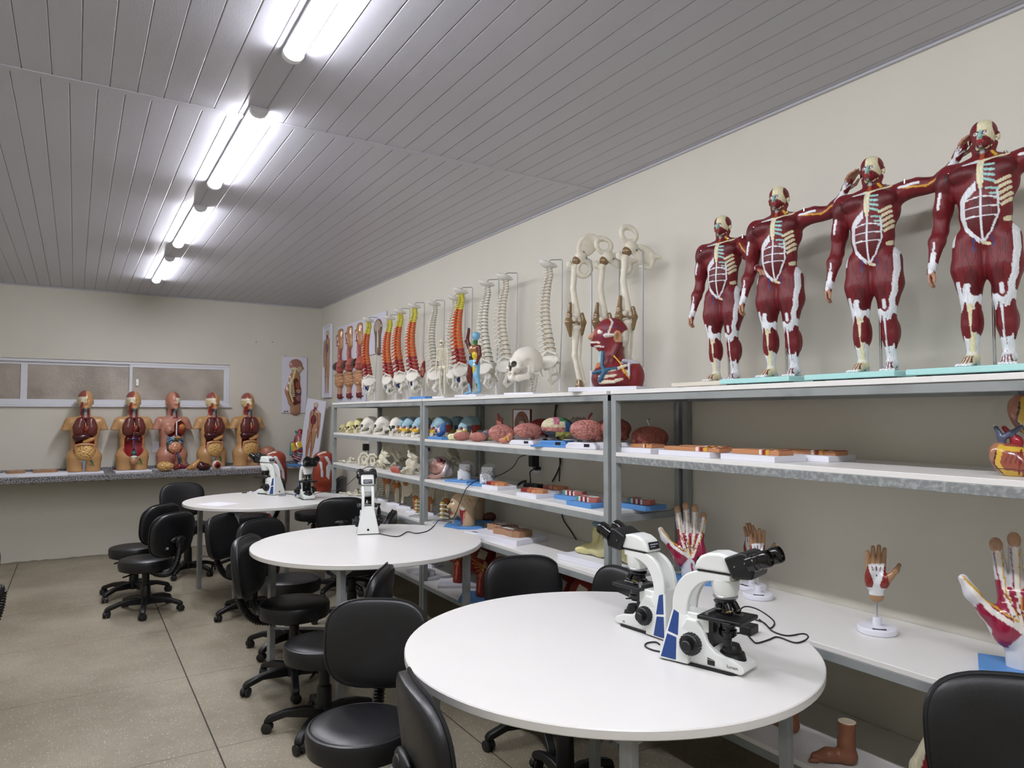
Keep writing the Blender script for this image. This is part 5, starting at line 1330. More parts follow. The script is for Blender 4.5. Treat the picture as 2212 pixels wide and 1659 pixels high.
# ================================================================== heads
def half_head(big=True):
    t = tag(link('head_model', None), 'x', 'head model')
    MB().b2((-.15, -.10, 0), (.15, .10, .016)).build('base_plate', PBLUE, t, bev=.002)
    S = SDF(.0045); c = 'b9a080'        # faces -x
    S.E((.01, 0, .20), (.098, .068, .085), c, k=.01); S.E((-.035, 0, .15), (.068, .052, .085), c, k=.03); S.C((.03, 0, .12), (.03, 0, -.02), .055, .056, col=c, k=.02)
    S.path([(-.092, 0, .175), (-.118, 0, .138)], [.010, .014], c, k=.014); S.C((-.096, -.012, .105), (-.096, .012, .105), .009, col='8e3a34', k=.008); S.C((-.096, -.012, .09), (-.096, .012, .09), .008, col='8e3a34', k=.008)
    S.E((-.085, 0, .065), (.022, .025, .02), c, k=.02); S.E((-.088, -.032, .172), (.014, .018, .011), op='-', k=.01); S.E((-.074, -.031, .17), (.016, .014, .012), 'e3ddd0', k=.003)
    S.path([(-.09, -.04, .193), (-.098, -.015, .19)], .006, c, k=.01); S.B((0, 0, -.06), (.5, .5, .12), op='-', k=.002)
    S.path([(.03, -.066, .175), (.018, -.07, .195), (.035, -.072, .205), (.05, -.068, .185), (.036, -.066, .145)], .007, c, k=.004)
    f = (0, -1, 0); S.PP([(-.03, .13), (.0, .145), (.02, .12), (.01, .06), (.0, .02), (-.02, .02), (-.03, .08)], '8e2a2a', f); S.PE((-.005, -.05, .135), (.02, .04, .014), 'd8cfc0'); S.PL([(.008, .10), (-.002, .03)], .005, 'c98a74', f)
    S.PL([(-.02, .05), (-.015, .01)], .006, '33366e', f); S.PL([(-.10, .178), (-.082, .178)], .002, '4a3a2a', f)
    link('head', S.mesh('head', mat('skin_plastic', vc=True, rough=.4, spec=.4)), t, (0, 0, .016)); return t
def neck_head(base):
    t = tag(link('muscle_head_model', None), 'x', 'head model', 'muscle heads on the bottom shelf')
    MB().b2((-.13, -.11, 0), (.13, .11, .018)).build('base_plate', base, t, bev=.002)
    S = SDF(.0048); c = '7d241c'
    S.E((.01, 0, .25), (.085, .065, .075), c, k=.01); S.E((-.03, 0, .20), (.06, .05, .07), c, k=.02); S.C((.02, 0, .15), (.015, 0, .0), .045, .05, col=c, k=.02); S.path([(-.08, 0, .22), (-.098, 0, .195)], [.009, .012], 'b07a60', k=.01)
    S.E((.035, -.062, .2), (.015, .008, .024), 'b08866', k=.004); S.B((0, 0, -.05), (.5, .5, .1), op='-', k=.002)
    f = (0, -1, 0)
    for i in range(6): S.PL([(.03, .19), (-.06 + .01 * i, .24 - .03 * i)], .0022, 'b08a3c', f)
    S.PP([(-.0, .30), (.05, .28), (.03, .23), (-.02, .25)], 'c9c3b4', f); S.PL([(.0, .15), (-.01, .03)], .006, 'b8604a', f); S.PL([(.03, .12), (.03, .03)], .004, '5a1410', f)
    link('head', S.mesh('head', VCM), t, (0, 0, .018)); return t
def joint_model(kind):
    t = tag(link({'knee': 'knee_joint_model', 'shoulder': 'shoulder_joint_model', 'foot': 'foot_bone_model', 'lumbar': 'lumbar_spine_model'}[kind], None), 'x', 'joint model')
    MB().b2((-.065, -.05, 0), (.065, .05, .016)).build('base_plate', PWHITE if kind != 'lumbar' else mat('clear_plate', 'a9adb2', rough=.15), t, bev=.002)
    S = SDF(.0036); b, o = 'd2cab2', 'b0703f'
    if kind == 'knee':
        S.path([(.0, 0, .26), (.0, 0, .16)], [.014, .022], b, k=.01); S.E((0, 0, .145), (.03, .026, .03), o, k=.012); S.path([(0, 0, .20), (-.012, -.02, .15), (-.004, -.01, .08)], [.010, .018, .010], o, k=.01); S.path([(0, 0, .11), (0, 0, .0)], [.022, .012], b, k=.01); S.C((.022, 0, .11), (.02, 0, .0), .007, col=b, k=.004)
    if kind == 'shoulder':
        S.E((.02, 0, .14), (.045, .010, .07), b, k=.006, rot=(0, 25, 0)); S.E((-.02, 0, .19), (.024, .022, .024), b, k=.006); S.path([(-.02, 0, .18), (-.03, 0, .03)], [.014, .011], b, k=.006); S.E((0, -.006, .185), (.024, .02, .022), o, k=.008); S.path([(-.03, 0, .215), (.03, 0, .235)], .007, b, k=.004)
    if kind == 'foot':
        for i in range(5): S.path([(-.026 + .013 * i, 0, .10), (-.032 + .016 * i, 0, .17), (-.036 + .018 * i, -.004, .225 + .01 * (2 - abs(i - 2)))], [.0062, .0048, .004], b, k=.002)
        S.E((0, 0, .085), (.032, .018, .032), o, k=.01); S.path([(-.008, 0, .06), (-.006, 0, .0)], [.013, .011], o, k=.006); S.C((.014, 0, .06), (.014, 0, .0), .008, col=b, k=.004)
    if kind == 'lumbar':
        for i in range(4):
            z = .03 + .034 * i; S.E((0, 0, z), (.026, .024, .012), b, k=.004); S.E((0, 0, z + .017), (.022, .021, .006), 'a8923c', k=.003)
            S.C((.02, 0, z), (.052, 0, z - .008), .006, .004, b, k=.004)
            for s_ in (-1, 1): S.C((.012, s_ * .01, z), (.018, s_ * .042, z + .004), .006, .004, b, k=.004); S.E((.008, s_ * .026, z + .014), (.005, .008, .004), 'c98d2c', k=.002)
    link('bones', S.mesh('bones', VCB), t, (0, 0, .016)); return t

# ================================================================== relief boards
def relief(kind, w_, h_, frame=None, name='relief_board'):
    """board in the x-z plane, relief towards -y, foot at the origin"""
    t = tag(link(name, None), 'x', 'relief model')
    MB().b2((-w_ / 2, -.006, 0), (w_ / 2, .006, h_)).build('board', mat('relief_board_white', 'd3d3e0', rough=.35), t, bev=.0015)
    S = SDF(.004 if kind != 'vessel' else .0035); fl = (1, .55, 1)
    cx = 0
    if kind == 'digestive':
        S.path([(0, 0, .80), (0, 0, .62)], [.036, .036], 'ad8058', k=.01, flat=fl); S.E((-.012, 0, .74), (.044, .022, .06), 'ad8058', k=.01)
        S.path([(-.012, -.02, .75), (.0, -.02, .64)], .010, '7e3a2c', k=.006); S.path([(.004, -.01, .62), (.0, -.012, .52), (.01, -.012, .47)], .011, 'a5564a', k=.006)
        S.E((-.05, -.005, .41), (.075, .03, .056), '3a1812', k=.01); S.E((.02, -.004, .43), (.04, .02, .03), '4a2018', k=.01); S.path([(.03, -.01, .46), (.045, -.014, .41), (.02, -.014, .36), (-.01, -.012, .35)], [.020, .026, .022, .014], 'b8655a', k=.01)
        S.E((0, -.006, .24), (.062, .03, .09), 'b88a64', k=.01); S.E((-.02, -.006, .31), (.07, .026, .03), 'b08468', k=.01)
        S.path([(.01, -.008, .16), (.01, -.008, .10)], .016, 'b07e66', k=.008); S.path([(.01, -.008, .09), (.01, -.008, .055)], .018, '6e1f1e', k=.004)
        lab = labyrinth(170, .006, .42, 4); S.noise = lambda P: lab(P) * ((P[..., 2] < .34) & (P[..., 2] > .16))
        lp = MB(); lp.tube([(.045, -.0068, .085), (.035, -.0068, .07), (.035, -.0068, .05), (.045, -.0068, .035)], .0015, 5); 
        for i in range(3): lp.b2((.05 + .014 * i, -.0072, .05), (.06 + .014 * i, -.006, .066))
        lp.b2((-.085, -.0072, .025), (-.07, -.006, .04)); lp.build('label_print', LBL, t)
    if kind == 'section':
        S.path([(0, 0, .04), (0, 0, .20)], [.058, .058], '7b6148', k=.02, flat=(1, .3, 1)); S.E((0, 0, .255), (.082, .02, .09), '7b6148', k=.02); S.PE((.01, 0, .27), (.055, .1, .055), 'a99a86'); S.PL([(.02, .25), (.02, .06)], .008, 'd9d2c2', (0, -1, 0)); S.PP([(-.05, .22), (0, .22), (0, .1), (-.035, .13)], '5a3a30', (0, -1, 0))
        lp = MB(); lp.b2((.05, -.0072, .03), (.07, -.006, .045)); lp.build('label_print', LBL, t)
    if kind == 'spine':
        S.E((.01, 0, .55), (.072, .022, .07), 'a2795c', k=.01); S.E((.035, 0, .51), (.052, .02, .05), 'a2795c', k=.015); S.path([(.01, 0, .48), (.0, 0, .40), (-.015, 0, .25), (.0, 0, .13)], [.038, .055, .082, .07], 'a2795c', k=.03, flat=(1, .3, 1)); S.C((.012, 0, .1), (.012, 0, .03), .055, .058, col='a2795c', k=.01, flat=(1, .3, 1))
        S.path([(.078, 0, .53), (.092, 0, .51)], .009, 'a2795c', k=.008); S.noise = None
        f = (0, -1, 0); S.PE((.005, 0, .56), (.056, .1, .052), '9a6a60'); S.PE((-.01, 0, .505), (.035, .1, .018), 'c9bf9c'); S.PE((.05, 0, .5), (.03, .1, .034), 'b9ab90')
        S.PP([(-.06, .37), (.02, .40), (.075, .32), (.085, .2), (.06, .11), (0, .085), (-.04, .13), (-.07, .22)], '5a2420', f); S.PL([(.0, .48), (-.02, .4), (-.052, .32), (-.05, .22), (-.02, .13)], .009, 'd5c98e', f)
        for i in range(10): S.PL([(-.045 + .002 * i, .37 - .02 * i), (-.02 + .002 * i, .37 - .02 * i)], .0045, 'c9bf9c', f)
        S.PE((.035, 0, .32), (.03, .1, .04), '8a4a30'); S.PE((.04, 0, .25), (.03, .1, .025), 'a87a64'); S.PL([(.02, .21), (.07, .225)], .006, '34406a', f); S.PE((.045, 0, .17), (.034, .1, .035), '96605a')
        lp = MB(); 
        for z in (.012,): lp.b2((-.12, -.0072, z), (-.10, -.006, z + .012)); lp.b2((-.09, -.0072, z), (-.07, -.006, z + .012))
        for x in (-.115, .11): lp.cyl((x, .0, h_), (x, -.012, h_ + .004), .004, n=8)
        lp.build('label_print', LBL, t)
    if kind in ('vessel', 'half'):
        c = 'a88468'; q = h_ / .86
        S.E((0, 0, .79 * q), (.026, .014, .035), 'b9a690', k=.006); S.path([(0, 0, .76 * q), (0, 0, .72 * q)], .014, '8e3d34', k=.01); S.path([(-.0, 0, .68 * q), (0, 0, .46 * q)], [.052, .045], c, k=.02, flat=(1, .28, 1))
        for s_ in (-1, 1):
            if kind == 'half' and s_ < 0: continue
            S.path([(s_ * .05, 0, .69 * q), (s_ * .062, 0, .54 * q), (s_ * .068, 0, .38 * q)], [.018, .014, .009], c, k=.01, flat=(1, .6, 1))
        for s_ in (-1, 1): S.path([(s_ * .024, 0, .46 * q), (s_ * .024, 0, .25 * q), (s_ * .02, 0, .05 * q)], [.028, .019, .011], c, k=.01, flat=(1, .5, 1))
        f = (0, -1, 0); S.PE((.005, 0, .60 * q), (.03, .1, .06), '5a2436'); S.PL([(0, .75 * q), (0, .45 * q)], .005, '4a2f6a', f); S.PL([(0, .65 * q), (.006, .5 * q)], .007, '8e2a28', f)
        for s_ in (-1, 1): S.PL([(0, .46 * q), (s_ * .024, .25 * q), (s_ * .02, .06 * q)], .003, '8e2a28', f); S.PL([(s_ * .03, .7 * q), (s_ * .062, .54 * q), (s_ * .068, .4 * q)], .003, '8e2a28', f)
    S.B((0, .1015, .4), (1.2, .2, 2.4), op='-', k=.002)
    S.build('relief', VCG, t, (0, -.006, 0))
    if frame:
        fb = MB(); e = .012
        for a, b in (((-w_ / 2 - e, -.02, -e), (-w_ / 2, .008, h_ + e)), ((w_ / 2, -.02, -e), (w_ / 2 + e, .008, h_ + e)), ((-w_ / 2, -.02, -e), (w_ / 2, .008, 0)), ((-w_ / 2, -.02, h_), (w_ / 2, .008, h_ + e))): fb.b2(a, b)
        fb.build('frame', PWHITE, t, bev=.001)
    return t
def foot_mesh():
    S = SDF(.005); c = '8a5a42'
    S.path([(.03, 0, .21), (.025, 0, .10), (.03, 0, .04)], [.043, .036, .04], c, k=.03); S.path([(.035, 0, .035), (-.06, 0, .035), (-.12, 0, .02)], [.036, .034, .026], c, k=.03, flat=(1, 1, .9))
    for i in range(5): S.C((-.12, -.026 + .013 * i, .016), (-.152 + .006 * i, -.028 + .014 * i, .012), .013 - .001 * i, .011 - .001 * i, c, k=.003)
    S.B((0, 0, -.05), (.6, .3, .1), op='-', k=.002); S.B((.03, 0, .25), (.2, .2, .08), op='-', col='d8cbb0', k=.003)
    return S.mesh('foot', mat('skin_plastic', vc=True))
# ================================================================== on the top shelf
def Q(px, X, z): return (X, at(px, 895, X=X).y, z)
def lab(o, label, cat=None, group=None): return tag(o, label, cat, group)
FUP = Kind(lambda: make_fig('up', FMINT, '')); FBE = Kind(lambda: make_fig('bent', FBEI, ''))
f1 = FBE.put(Q(1566, 2.37, ZT), R(-90), 'smallest-looking muscle figure on a beige plate, its left forearm bent forward', .96)
f2 = FUP.put(Q(1690, 2.33, ZT), R(-90), 'red muscle figure on a mint plate, right beside the beige-plate figure')
f3 = FUP.put(Q(1895, 2.33, ZT), R(-90), 'red muscle figure on a mint plate, second from the right edge')
f4 = FUP.put(Q(2142, 2.33, ZT), R(-90), 'rightmost muscle figure on a mint plate, cut by the right edge of the picture')
for f in (f1, f2, f3, f4):
    for c in f.children:
        if c.name.startswith('body'): c.rotation_euler.z = R(13); c.scale = (.755,) * 3
S = SDF(.005); S.E((0, 0, .012), (.07, .022, .012), '5c141c', k=.01); S.E((.06, .0, .012), (.04, .016, .010), '5c141c', k=.01)
loose('muscle_piece', 'dark red loose muscle piece lying between the feet of the first two figures', S, Q(1640, 2.23, ZT), R(90), 1, 'organ model')
SPC, SPW, SPX = (Kind(lambda k=k: make_spine(k)) for k in ('colour', 'white', 'white2'))
sg = 'hanging spine models on the top shelf'
SPC.put(Q(786, 2.34, ZT), R(-12), 'yellow, orange and red spine nearest the corner, in front of the relief boards', 1.06)
SPC.put(Q(832, 2.42, ZT), R(-40), 'second coloured spine from the corner, crossing its neighbour', 1.04)
SPC.put(Q(854, 2.36, ZT), R(-20), 'third coloured spine from the corner, pelvis in front of its neighbour', 1.05)
SPC.put(Q(884, 2.36, ZT), R(-34), 'fourth coloured spine from the corner, standing clear of the crossed pair', 1.06)
SPW.put(Q(927, 2.38, ZT), R(-20), 'leftmost white spine, beside the small skeleton', 1.03)
SPX.put(Q(971, 2.44, ZT), R(-40), 'white spine half hidden behind the tallest coloured spine', 1.05)
SPC.put(Q(984, 2.36, ZT), R(-30), 'nearest coloured spine, right of the small skeleton', 1.06)
SPW.put(Q(1040, 2.38, ZT), R(-42), 'white spine with green discs behind the blue-headed figurine', 1.06)
SPX.put(Q(1078, 2.38, ZT), R(-30), 'white spine directly left of the skull on its stand', 1.07)
SPX.put(Q(1172, 2.38, ZT), R(-34), 'nearest white spine, right of the skull on its stand', 1.06)
for o in [o for o in bpy.data.objects if o.name.startswith('spine_model')]: o['group'] = sg
l_ = [make_leg(i) for i in range(3)]
for o, (px, X, r_, lb) in zip(l_, ((1278, 2.30, -30, 'leftmost hanging leg bone, its half pelvis turned like a shell'), (1338, 2.42, -35, 'middle hanging leg bone, knee hidden behind the muscle bust'), (1390, 2.38, -32, 'rightmost hanging leg bone, ring of the pelvis pointing up'))):
    o.location = Q(px, X, ZT); o.rotation_euler.z = R(r_); o['label'] = lb
b = make_bust(); b.location = Q(1322, 2.235, ZT); b.rotation_euler.z = R(-62); lab(b, 'red muscle bust of head, neck and shoulder in profile on a white board')
for c in b.children:
    if c.name.startswith('bust'): c.rotation_euler.z = R(28); c.location.x = -.0
m = make_mini_figure(); m.location = Q(1024, 2.16, ZT); m.rotation_euler.z = R(-80); lab(m, 'small multicoloured muscle figurine with blue head and raised arm')
m = make_mini_skeleton(); m.location = Q(955, 2.17, ZT); m.rotation_euler.z = R(-60); lab(m, 'small ivory skeleton standing between the hanging spines')
m = make_organ_stand(); m.location = Q(914, 2.155, ZT); m.rotation_euler.z = R(-80); lab(m, 'small red muscle strip on a rod above a blue plate')
t = thing('skull_on_stand', 'white skull held on neck vertebrae above a white board', 'skull model', Q(1136, 2.20, ZT), R(-66))
MB().b2((-.10, -.08, 0), (.10, .08, .014)).build('base_plate', PWHITE, t, bev=.002)
MB().tube(spl([(.03, .02, .014), (.03, .02, .08), (.0, .01, .14)]), .004, 8).build('support_rod', CHROME, t)
MB().tube([(-.03, .0, .014), (-.035, 0, .12)], .003, 8).build('side_rod', CHROME, t)
SKM = {k: skull_mesh(k) for k in ('white', 'yellow', 'colour')}
link('skull', skull_mesh('white', .0036), t, (-.005, -.01, .085), R(-22), 1.06)
for i in range(7): link('vertebra', VM['w2'], t, (.028 + .003 * i, .035, .024 + .0145 * i), Euler((0, R(8), R(90))), (.75, .75, .66))
tag(MB().lathe([(0, 0), (.12, 0), (.125, .008), (.115, .010), (0, .004)], 36).build('white_dish', PWHITE, None, Q(1090, 2.25, ZT)), 'flat white dish on the top shelf behind the skull stand', 'dish')
S = SDF(.004); S.path([(-.03, 0, .006), (0, .01, .008), (.03, 0, .006)], .006, 'd8d3c2')
loose('loose_bone', 'tiny loose bone lying on the top shelf left of the bust board', S, Q(1208, 2.2, ZT), 0, 1, 'bone')

# ================================================================== skulls and brains on the second shelf
def SK_(k, px, X, rot, sc, label, z=Z2):
    return tag(link('skull_model', SKM[k], None, Q(px, X, z + .0), R(rot), sc * .84), label, 'skull model', 'skulls on the second shelf')
SK_('yellow', 741, 2.18, -70, .50, 'tiny pale yellow skull at the far left end of the skull row')
SK_('yellow', 758, 2.18, -60, .72, 'small yellow skull, second in the row')
SK_('yellow', 776, 2.24, -52, .88, 'yellow skull with cut jaw, third in the row')
SK_('white', 797, 2.20, -92, 1.0, 'left one of the two large plain white skulls')
SK_('white', 827, 2.19, -95, 1.03, 'right one of the two large plain white skulls')
SK_('white', 857, 2.19, -60, .98, 'white skull facing forward in front of the coloured skulls')
SK_('colour', 872, 2.24, -76, 1.0, 'first coloured skull, touching the forward-facing white skull')
SK_('colour', 887, 2.22, -80, 1.0, 'coloured skull with bright yellow cheek, second of the coloured ones')
SK_('colour', 910, 2.20, -80, 1.02, 'coloured skull just left of the shelf post')
SK_('colour', 951, 2.20, -82, 1.03, 'coloured skull just right of the shelf post')
SK_('colour', 984, 2.36, -82, 1.03, 'coloured skull pushed to the wall behind the blue-plate model')
SK_('colour', 1013, 2.28, -88, 1.05, 'last coloured skull, with the green back of the head showing')
for px, s_, lb in ((792, .95, 'yellowish skull by the wall behind the left white skull'), (828, .98, 'yellowish skull by the wall behind the right white skull'), (868, .95, 'yellowish skull by the wall behind the coloured skulls'), (935, .95, 'yellowish skull by the wall behind the shelf post')):
    SK_('yellow', px, 2.44, -60, s_, lb)
# ethmoid model on a blue plate with a pale lying part
t = thing('skull_base_model', 'blue and speckled skull base model on a blue plate', 'skull model', Q(953, 2.135, Z2), R(-88))
MB().b2((-.10, -.05, 0), (.10, .05, .018)).build('base_plate', PBLUE, t, bev=.002)
S = SDF(.004); S.E((0, 0, .055), (.055, .03, .03), '3b66a0', k=.01, rot=(0, -25, 0)); S.E((-.0, -.02, .06), (.03, .02, .02), 'd8b7a2', k=.004); S.path([(.02, 0, .08), (.05, 0, .11)], [.022, .012], '3b66a0', k=.01); S.E((0, -.036, .06), (.016, .01, .013), '1f3f8a', k=.003); S.path([(-.06, 0, .035), (-.02, -.01, .04)], .014, '3b66a0', k=.01)
S.build('skull_base', VCG, t)
S = SDF(.004); S.path([(-.045, 0, .022), (0, 0, .026), (.045, 0, .045)], [.022, .020, .026], 'd8d6a6', k=.012); S.PL([(-.03, .028), (.04, .05)], .002, '4a4a3a', (0, -1, 0))
loose('egg_shaped_part', 'pale yellow bean-shaped model part leaning on the blue plate', S, Q(984, 2.13, Z2), R(-75), 1, 'organ model')
# brains
half = brain_sdf('pink', .0034, half=True, parts=False); hm = half.mesh('brain_half', mat('brain_plastic', vc=True))
for px, X, r_, lb in ((999, 2.14, -30, 'left pink brain half lying flat on the shelf'), (1029, 2.13, -60, 'right pink brain half lying flat on the shelf')):
    tag(link('brain_half', hm, None, Q(px, X, Z2 - .012), R(r_ - 85), (.75, .72, .58)), lb, 'brain model')
S = SDF(.004); S.E((0, 0, .03), (.05, .04, .032), '5c4a52', k=.01); S.E((.03, -.01, .05), (.03, .03, .026), '6a5a66', k=.006); S.E((-.03, 0, .05), (.025, .03, .02), '3c4a3c', k=.006); S.E((.05, 0, .018), (.02, .02, .016), '8a8a4a', k=.006)
loose('lobe_model', 'dark purple and green lobed model beside the brain halves', S, Q(1046, 2.26, Z2), R(-60))
BKP, BKR, BKB, BKW = (Kind(lambda a=a: make_brain(*a)) for a in (('pink', 'none'), ('regions', 'blue'), ('redblue', 'white'), ('white', 'white')))
o = BKP.put(Q(1084, 2.22, Z2), R(-70), 'pink brain with a jagged stalk standing on top')
S = SDF(.004); S.path([(0, .0, .10), (-.02, 0, .135), (-.03, 0, .18)], [.022, .016, .010], '99594e', k=.01); S.path([(-.01, 0, .12), (.0, 0, .155)], .009, '99594e', k=.008); S.E((.03, 0, .10), (.035, .03, .018), '8c5448', k=.01); S.build('stalk', VCG, o, (0, 0, -.012))
S = SDF(.0035); S.E((-.02, 0, .02), (.034, .018, .018), 'b0705c', k=.01); S.path([(0, 0, .024), (.035, 0, .05)], [.016, .018], 'b0705c', k=.01); S.path([(-.0, -.016, .03), (.02, -.02, .045), (.035, -.016, .02)], .0045, 'c9a02f', k=.003)
loose('brain_stem_model', 'small pink brain stem with a yellow band at the shelf edge', S, Q(1093, 2.12, Z2), R(-70))
t = thing('framed_brain_section', 'upright card showing a brain section, leaning at the back of the shelf', 'relief model', Q(1128, 2.40, Z2), R(-72))
MB().b2((-.068, -.006, 0), (.068, .006, .20)).build('board', PWHITE, t); fb = MB(); fb.b2((-.072, -.008, 0), (-.067, .008, .20)); fb.b2((.067, -.008, 0), (.072, .008, .20)); fb.b2((-.072, -.008, .199), (.072, .008, .204)); fb.build('frame', mat('red_brown_edge', '7c3a2c'), t)
S = SDF(.004); S.E((0, 0, .105), (.06, .012, .085), '8e5a48', k=.01); S.PE((.0, 0, .105), (.045, .1, .065), '6a3d34'); S.PE((.01, 0, .10), (.025, .1, .03), 'c2a98c'); S.PE((.012, 0, .09), (.014, .1, .018), '33261f'); S.PL([(.02, .08), (.03, .03)], .006, 'c9b05a', (0, -1, 0)); S.build('section_relief', VCG, t, (0, -.006, 0))
p_ = BKB.put(Q(1172, 2.42, Z2), R(-50), 'red and dark blue brain by the wall between two other brains', .95)
o = make_brain('pink', 'white'); o.location = Q(1140, 2.18, Z2); o.rotation_euler.z = R(-66); lab(o, 'flat pink brain with brown cerebellum on a white block')
o.scale = (.95, 1.05, .8)
BKR.put(Q(1203, 2.17, Z2), R(-60), 'brain with many coloured regions on a stepped blue block', .98)
BKW.put(Q(1250, 2.38, Z2), R(-60), 'pale grey brain with red arteries standing by the wall', 1.0)
o = make_brain('pink', 'white'); o.location = Q(1267, 2.17, Z2); o.rotation_euler.z = R(-66); o.scale = (1, 1, .95); lab(o, 'pink brain with a raised red artery on a white block near the post')
MB().tube(spl([(.0, 0, .13), (.01, 0, .16), (.03, 0, .185)]), .006, 8).build('artery', NRED, o)
o = make_brain('red', 'white'); o.location = Q(1325, 2.27, Z2); o.rotation_euler.z = R(-50); lab(o, 'brain on a white block mostly hidden behind the double shelf posts')
o = make_brain('red', 'none'); o.location = Q(1403, 2.37, Z2); o.rotation_euler.z = R(-50); o.scale = (1.02,) * 3; lab(o, 'reddish brown brain alone beside the rear shelf post')
MB().tube(spl([(.0, 0, .115), (-.01, 0, .14), (.004, 0, .146)]), .003, 6).build('hook', CHROME, o)
ORN = [('8a1f22', .86, 0, 0), ('d9c9a8', .5, .01, 0)]
def sb(nm, label, px, X, z, rot, size, outl, h, side, board, layers, bh=.022, acc=()): return slice_board(nm, label, Q(px, X, z), R(rot), size, outl, h, side, board, bh, layers, 'slice model', None, acc)
LAY1 = (('b06a4a', .93, 0, 0), ('cdb48c', .25, .02, 0)); LAY2 = (('9a2a26', .9, 0, 0), ('d8cfc0', .45, .02, 0), ('a83a34', .2, -.03, 0))
RIBB = [(-1, -.45), (1, -.45), (1, .45), (-1, .45)]
def striped(nm, label, px, X, z, rot, size, outs, board=PWHITE, side=SKINO, bh=.022):
    t = thing(nm, label, 'slice model', Q(px, X, z), R(rot))
    MB().b2((-size[0] / 2, -size[1] / 2, 0), (size[0] / 2, size[1] / 2, bh)).build('board', board, t, bev=.0015)
    for (ox, oy, L_, w_, h) in outs:
        b_ = MB().prism([(ox + x * L_, oy + y * w_) for x, y in LIMB], bh, bh + h, 'z').build('slice', side, t, bev=.002)
        for i, cc in enumerate(('7c1d1c', 'd3c29a', '7c1d1c', 'c9a02f', '8a2220', 'd9d2c4')):
            u = ox + L_ * (1 - .12 * (i + .5) * (1.2)); MB().b2((u - L_ * .05, oy - w_ * .36, bh + h - .001), (u + L_ * .05, oy + w_ * .36, bh + h + .002)).build('tissue_strip', mat('strip_' + cc, cc, rough=.35), b_)
            MB().b2((u - L_ * .05, oy - w_ * .42, bh + .001), (u + L_ * .05, oy - w_ * .38, bh + h + .001)).build('tissue_strip', mat('strip_' + cc, cc), b_)
    return t
striped('limb_slice_model', 'short limb slice on a white board, leftmost on the near second shelf', 1388, 2.19, Z2, -88, (.25, .15), [(.03, 0, .07, .09, .016)])
striped('limb_slice_model', 'two long orange limb slices on a white board, second from the left', 1506, 2.19, Z2, -89, (.28, .17), [(.02, -.03, .15, .07, .016), (.0, .045, .12, .06, .018)])
striped('limb_slice_model', 'front limb slice on the largest white board, third from the left', 1645, 2.185, Z2, -91, (.25, .17), [(-.0, -.0, .11, .09, .018)])
striped('limb_slice_model', 'rear pair of striped limb slices on the rightmost white board', 1748, 2.36, Z2, -88, (.26, .17), [(.01, 0, .12, .09, .016)])
HK = Kind(make_heart)
HK.put(Q(2182, 2.22, Z2), R(-72), 'heart model with blue and red vessels at the right end of the second shelf', .62)
h2 = HK.put(Q(2236, 2.40, Z2 + .0), R(-60), 'upper heart model on a stand, cut by the right edge of the picture', .8)
h2.location.z = Z2 + .11
MB().lathe([(0, -.1375), (.07, -.1375), (.07, -.12), (0, -.12)], 28).build('stand_base', PWHITE, h2); MB().cyl((0, 0, -.13), (0, 0, .04), .006, n=8).build('support_rod', CHROME, h2)

# ================================================================== third shelf
S = SDF(.0035); r3 = np.random.RandomState(4)
for i in range(34):
    a = r3.uniform(-.14, .14); b_ = r3.uniform(-.07, .07); th = r3.uniform(-.6, .6); L_ = r3.uniform(.015, .04); zz = .006 + .016 * r3.rand() * (1 - abs(a) / .2)
    S.C((a - L_ * cos(th), b_ - L_ * sin(th), zz), (a + L_ * cos(th), b_ + L_ * sin(th), zz), .0055, .004, 'd3ceb9', k=.001)
S.E((-.0, .03, .035), (.018, .018, .016), 'd3ceb9', k=.003); S.E((.08, .03, .035), (.017, .017, .015), 'd3ceb9', k=.003)
bones = S.mesh('bone_heap', VCB)
tag(link('hand_bones', bones, None, Q(752, 2.19, Z3), R(-88), 1), 'heap of small white hand and foot bones at the far end of the third shelf', 'bones', None, 'stuff')
S = SDF(.004)
S.path([(-.05, 0, .01), (-.055, 0, .06), (-.02, 0, .11), (.03, 0, .115), (.055, 0, .09)], [.012, .012, .011, .010, .009], 'd3ceb9', k=.006); S.E((.0, .01, .05), (.035, .006, .045), 'd3ceb9', k=.01); S.E((-.0, .01, .06), (.016, .03, .018), op='-', k=.004)
sm = S.mesh('scapula', VCB)
for px, lb in ((786, 'left one of two white arched shoulder-blade bones on the third shelf'), (804, 'right one of two white arched shoulder-blade bones on the third shelf')):
    tag(link('scapula', sm, None, Q(px, 2.17, Z3), R(-60), .95), lb, 'bone')
S = SDF(.004); S.E((0, 0, .03), (.03, .03, .025), 'cfc8b0', k=.006); S.C((0, 0, .04), (.04, 0, .06), .012, .008, 'cfc8b0', k=.006); S.C((0, 0, .03), (0, .05, .05), .01, .006, 'cfc8b0', k=.006); S.C((0, 0, .03), (0, -.05, .05), .01, .006, 'cfc8b0', k=.006)
vt = S.mesh('vertebra_large', VCB)
tag(link('loose_vertebra', vt, None, Q(822, 2.2, Z3), R(-60)), 'single ivory vertebra between the shoulder blades and the pelvis', 'bone')
tag(link('loose_vertebra', vt, None, Q(818, 2.42, Z3), R(-20), 1.1), 'greyish vertebra pushed to the wall behind the shoulder blades', 'bone')
PV = pelvis('d3ceb9')
for px, X, rz, rx, sc, z, lb in ((843, 2.20, 30, -60, .76, .066, 'ivory pelvis with round opening, left one on the third shelf'), (882, 2.42, 70, -35, .84, .088, 'large pelvis by the wall on the third shelf'),
                              (902, 2.19, 80, -70, .76, .066, 'pelvis seen from the side just left of the shelf post'), (975, 2.42, 60, -40, .8, .076, 'pelvis by the wall behind the acrylic kidney model')):
    tag(link('pelvis_model', PV, None, Q(px, X, Z3 + z), Euler((R(rx), 0, R(rz))), sc), lb, 'pelvis model')
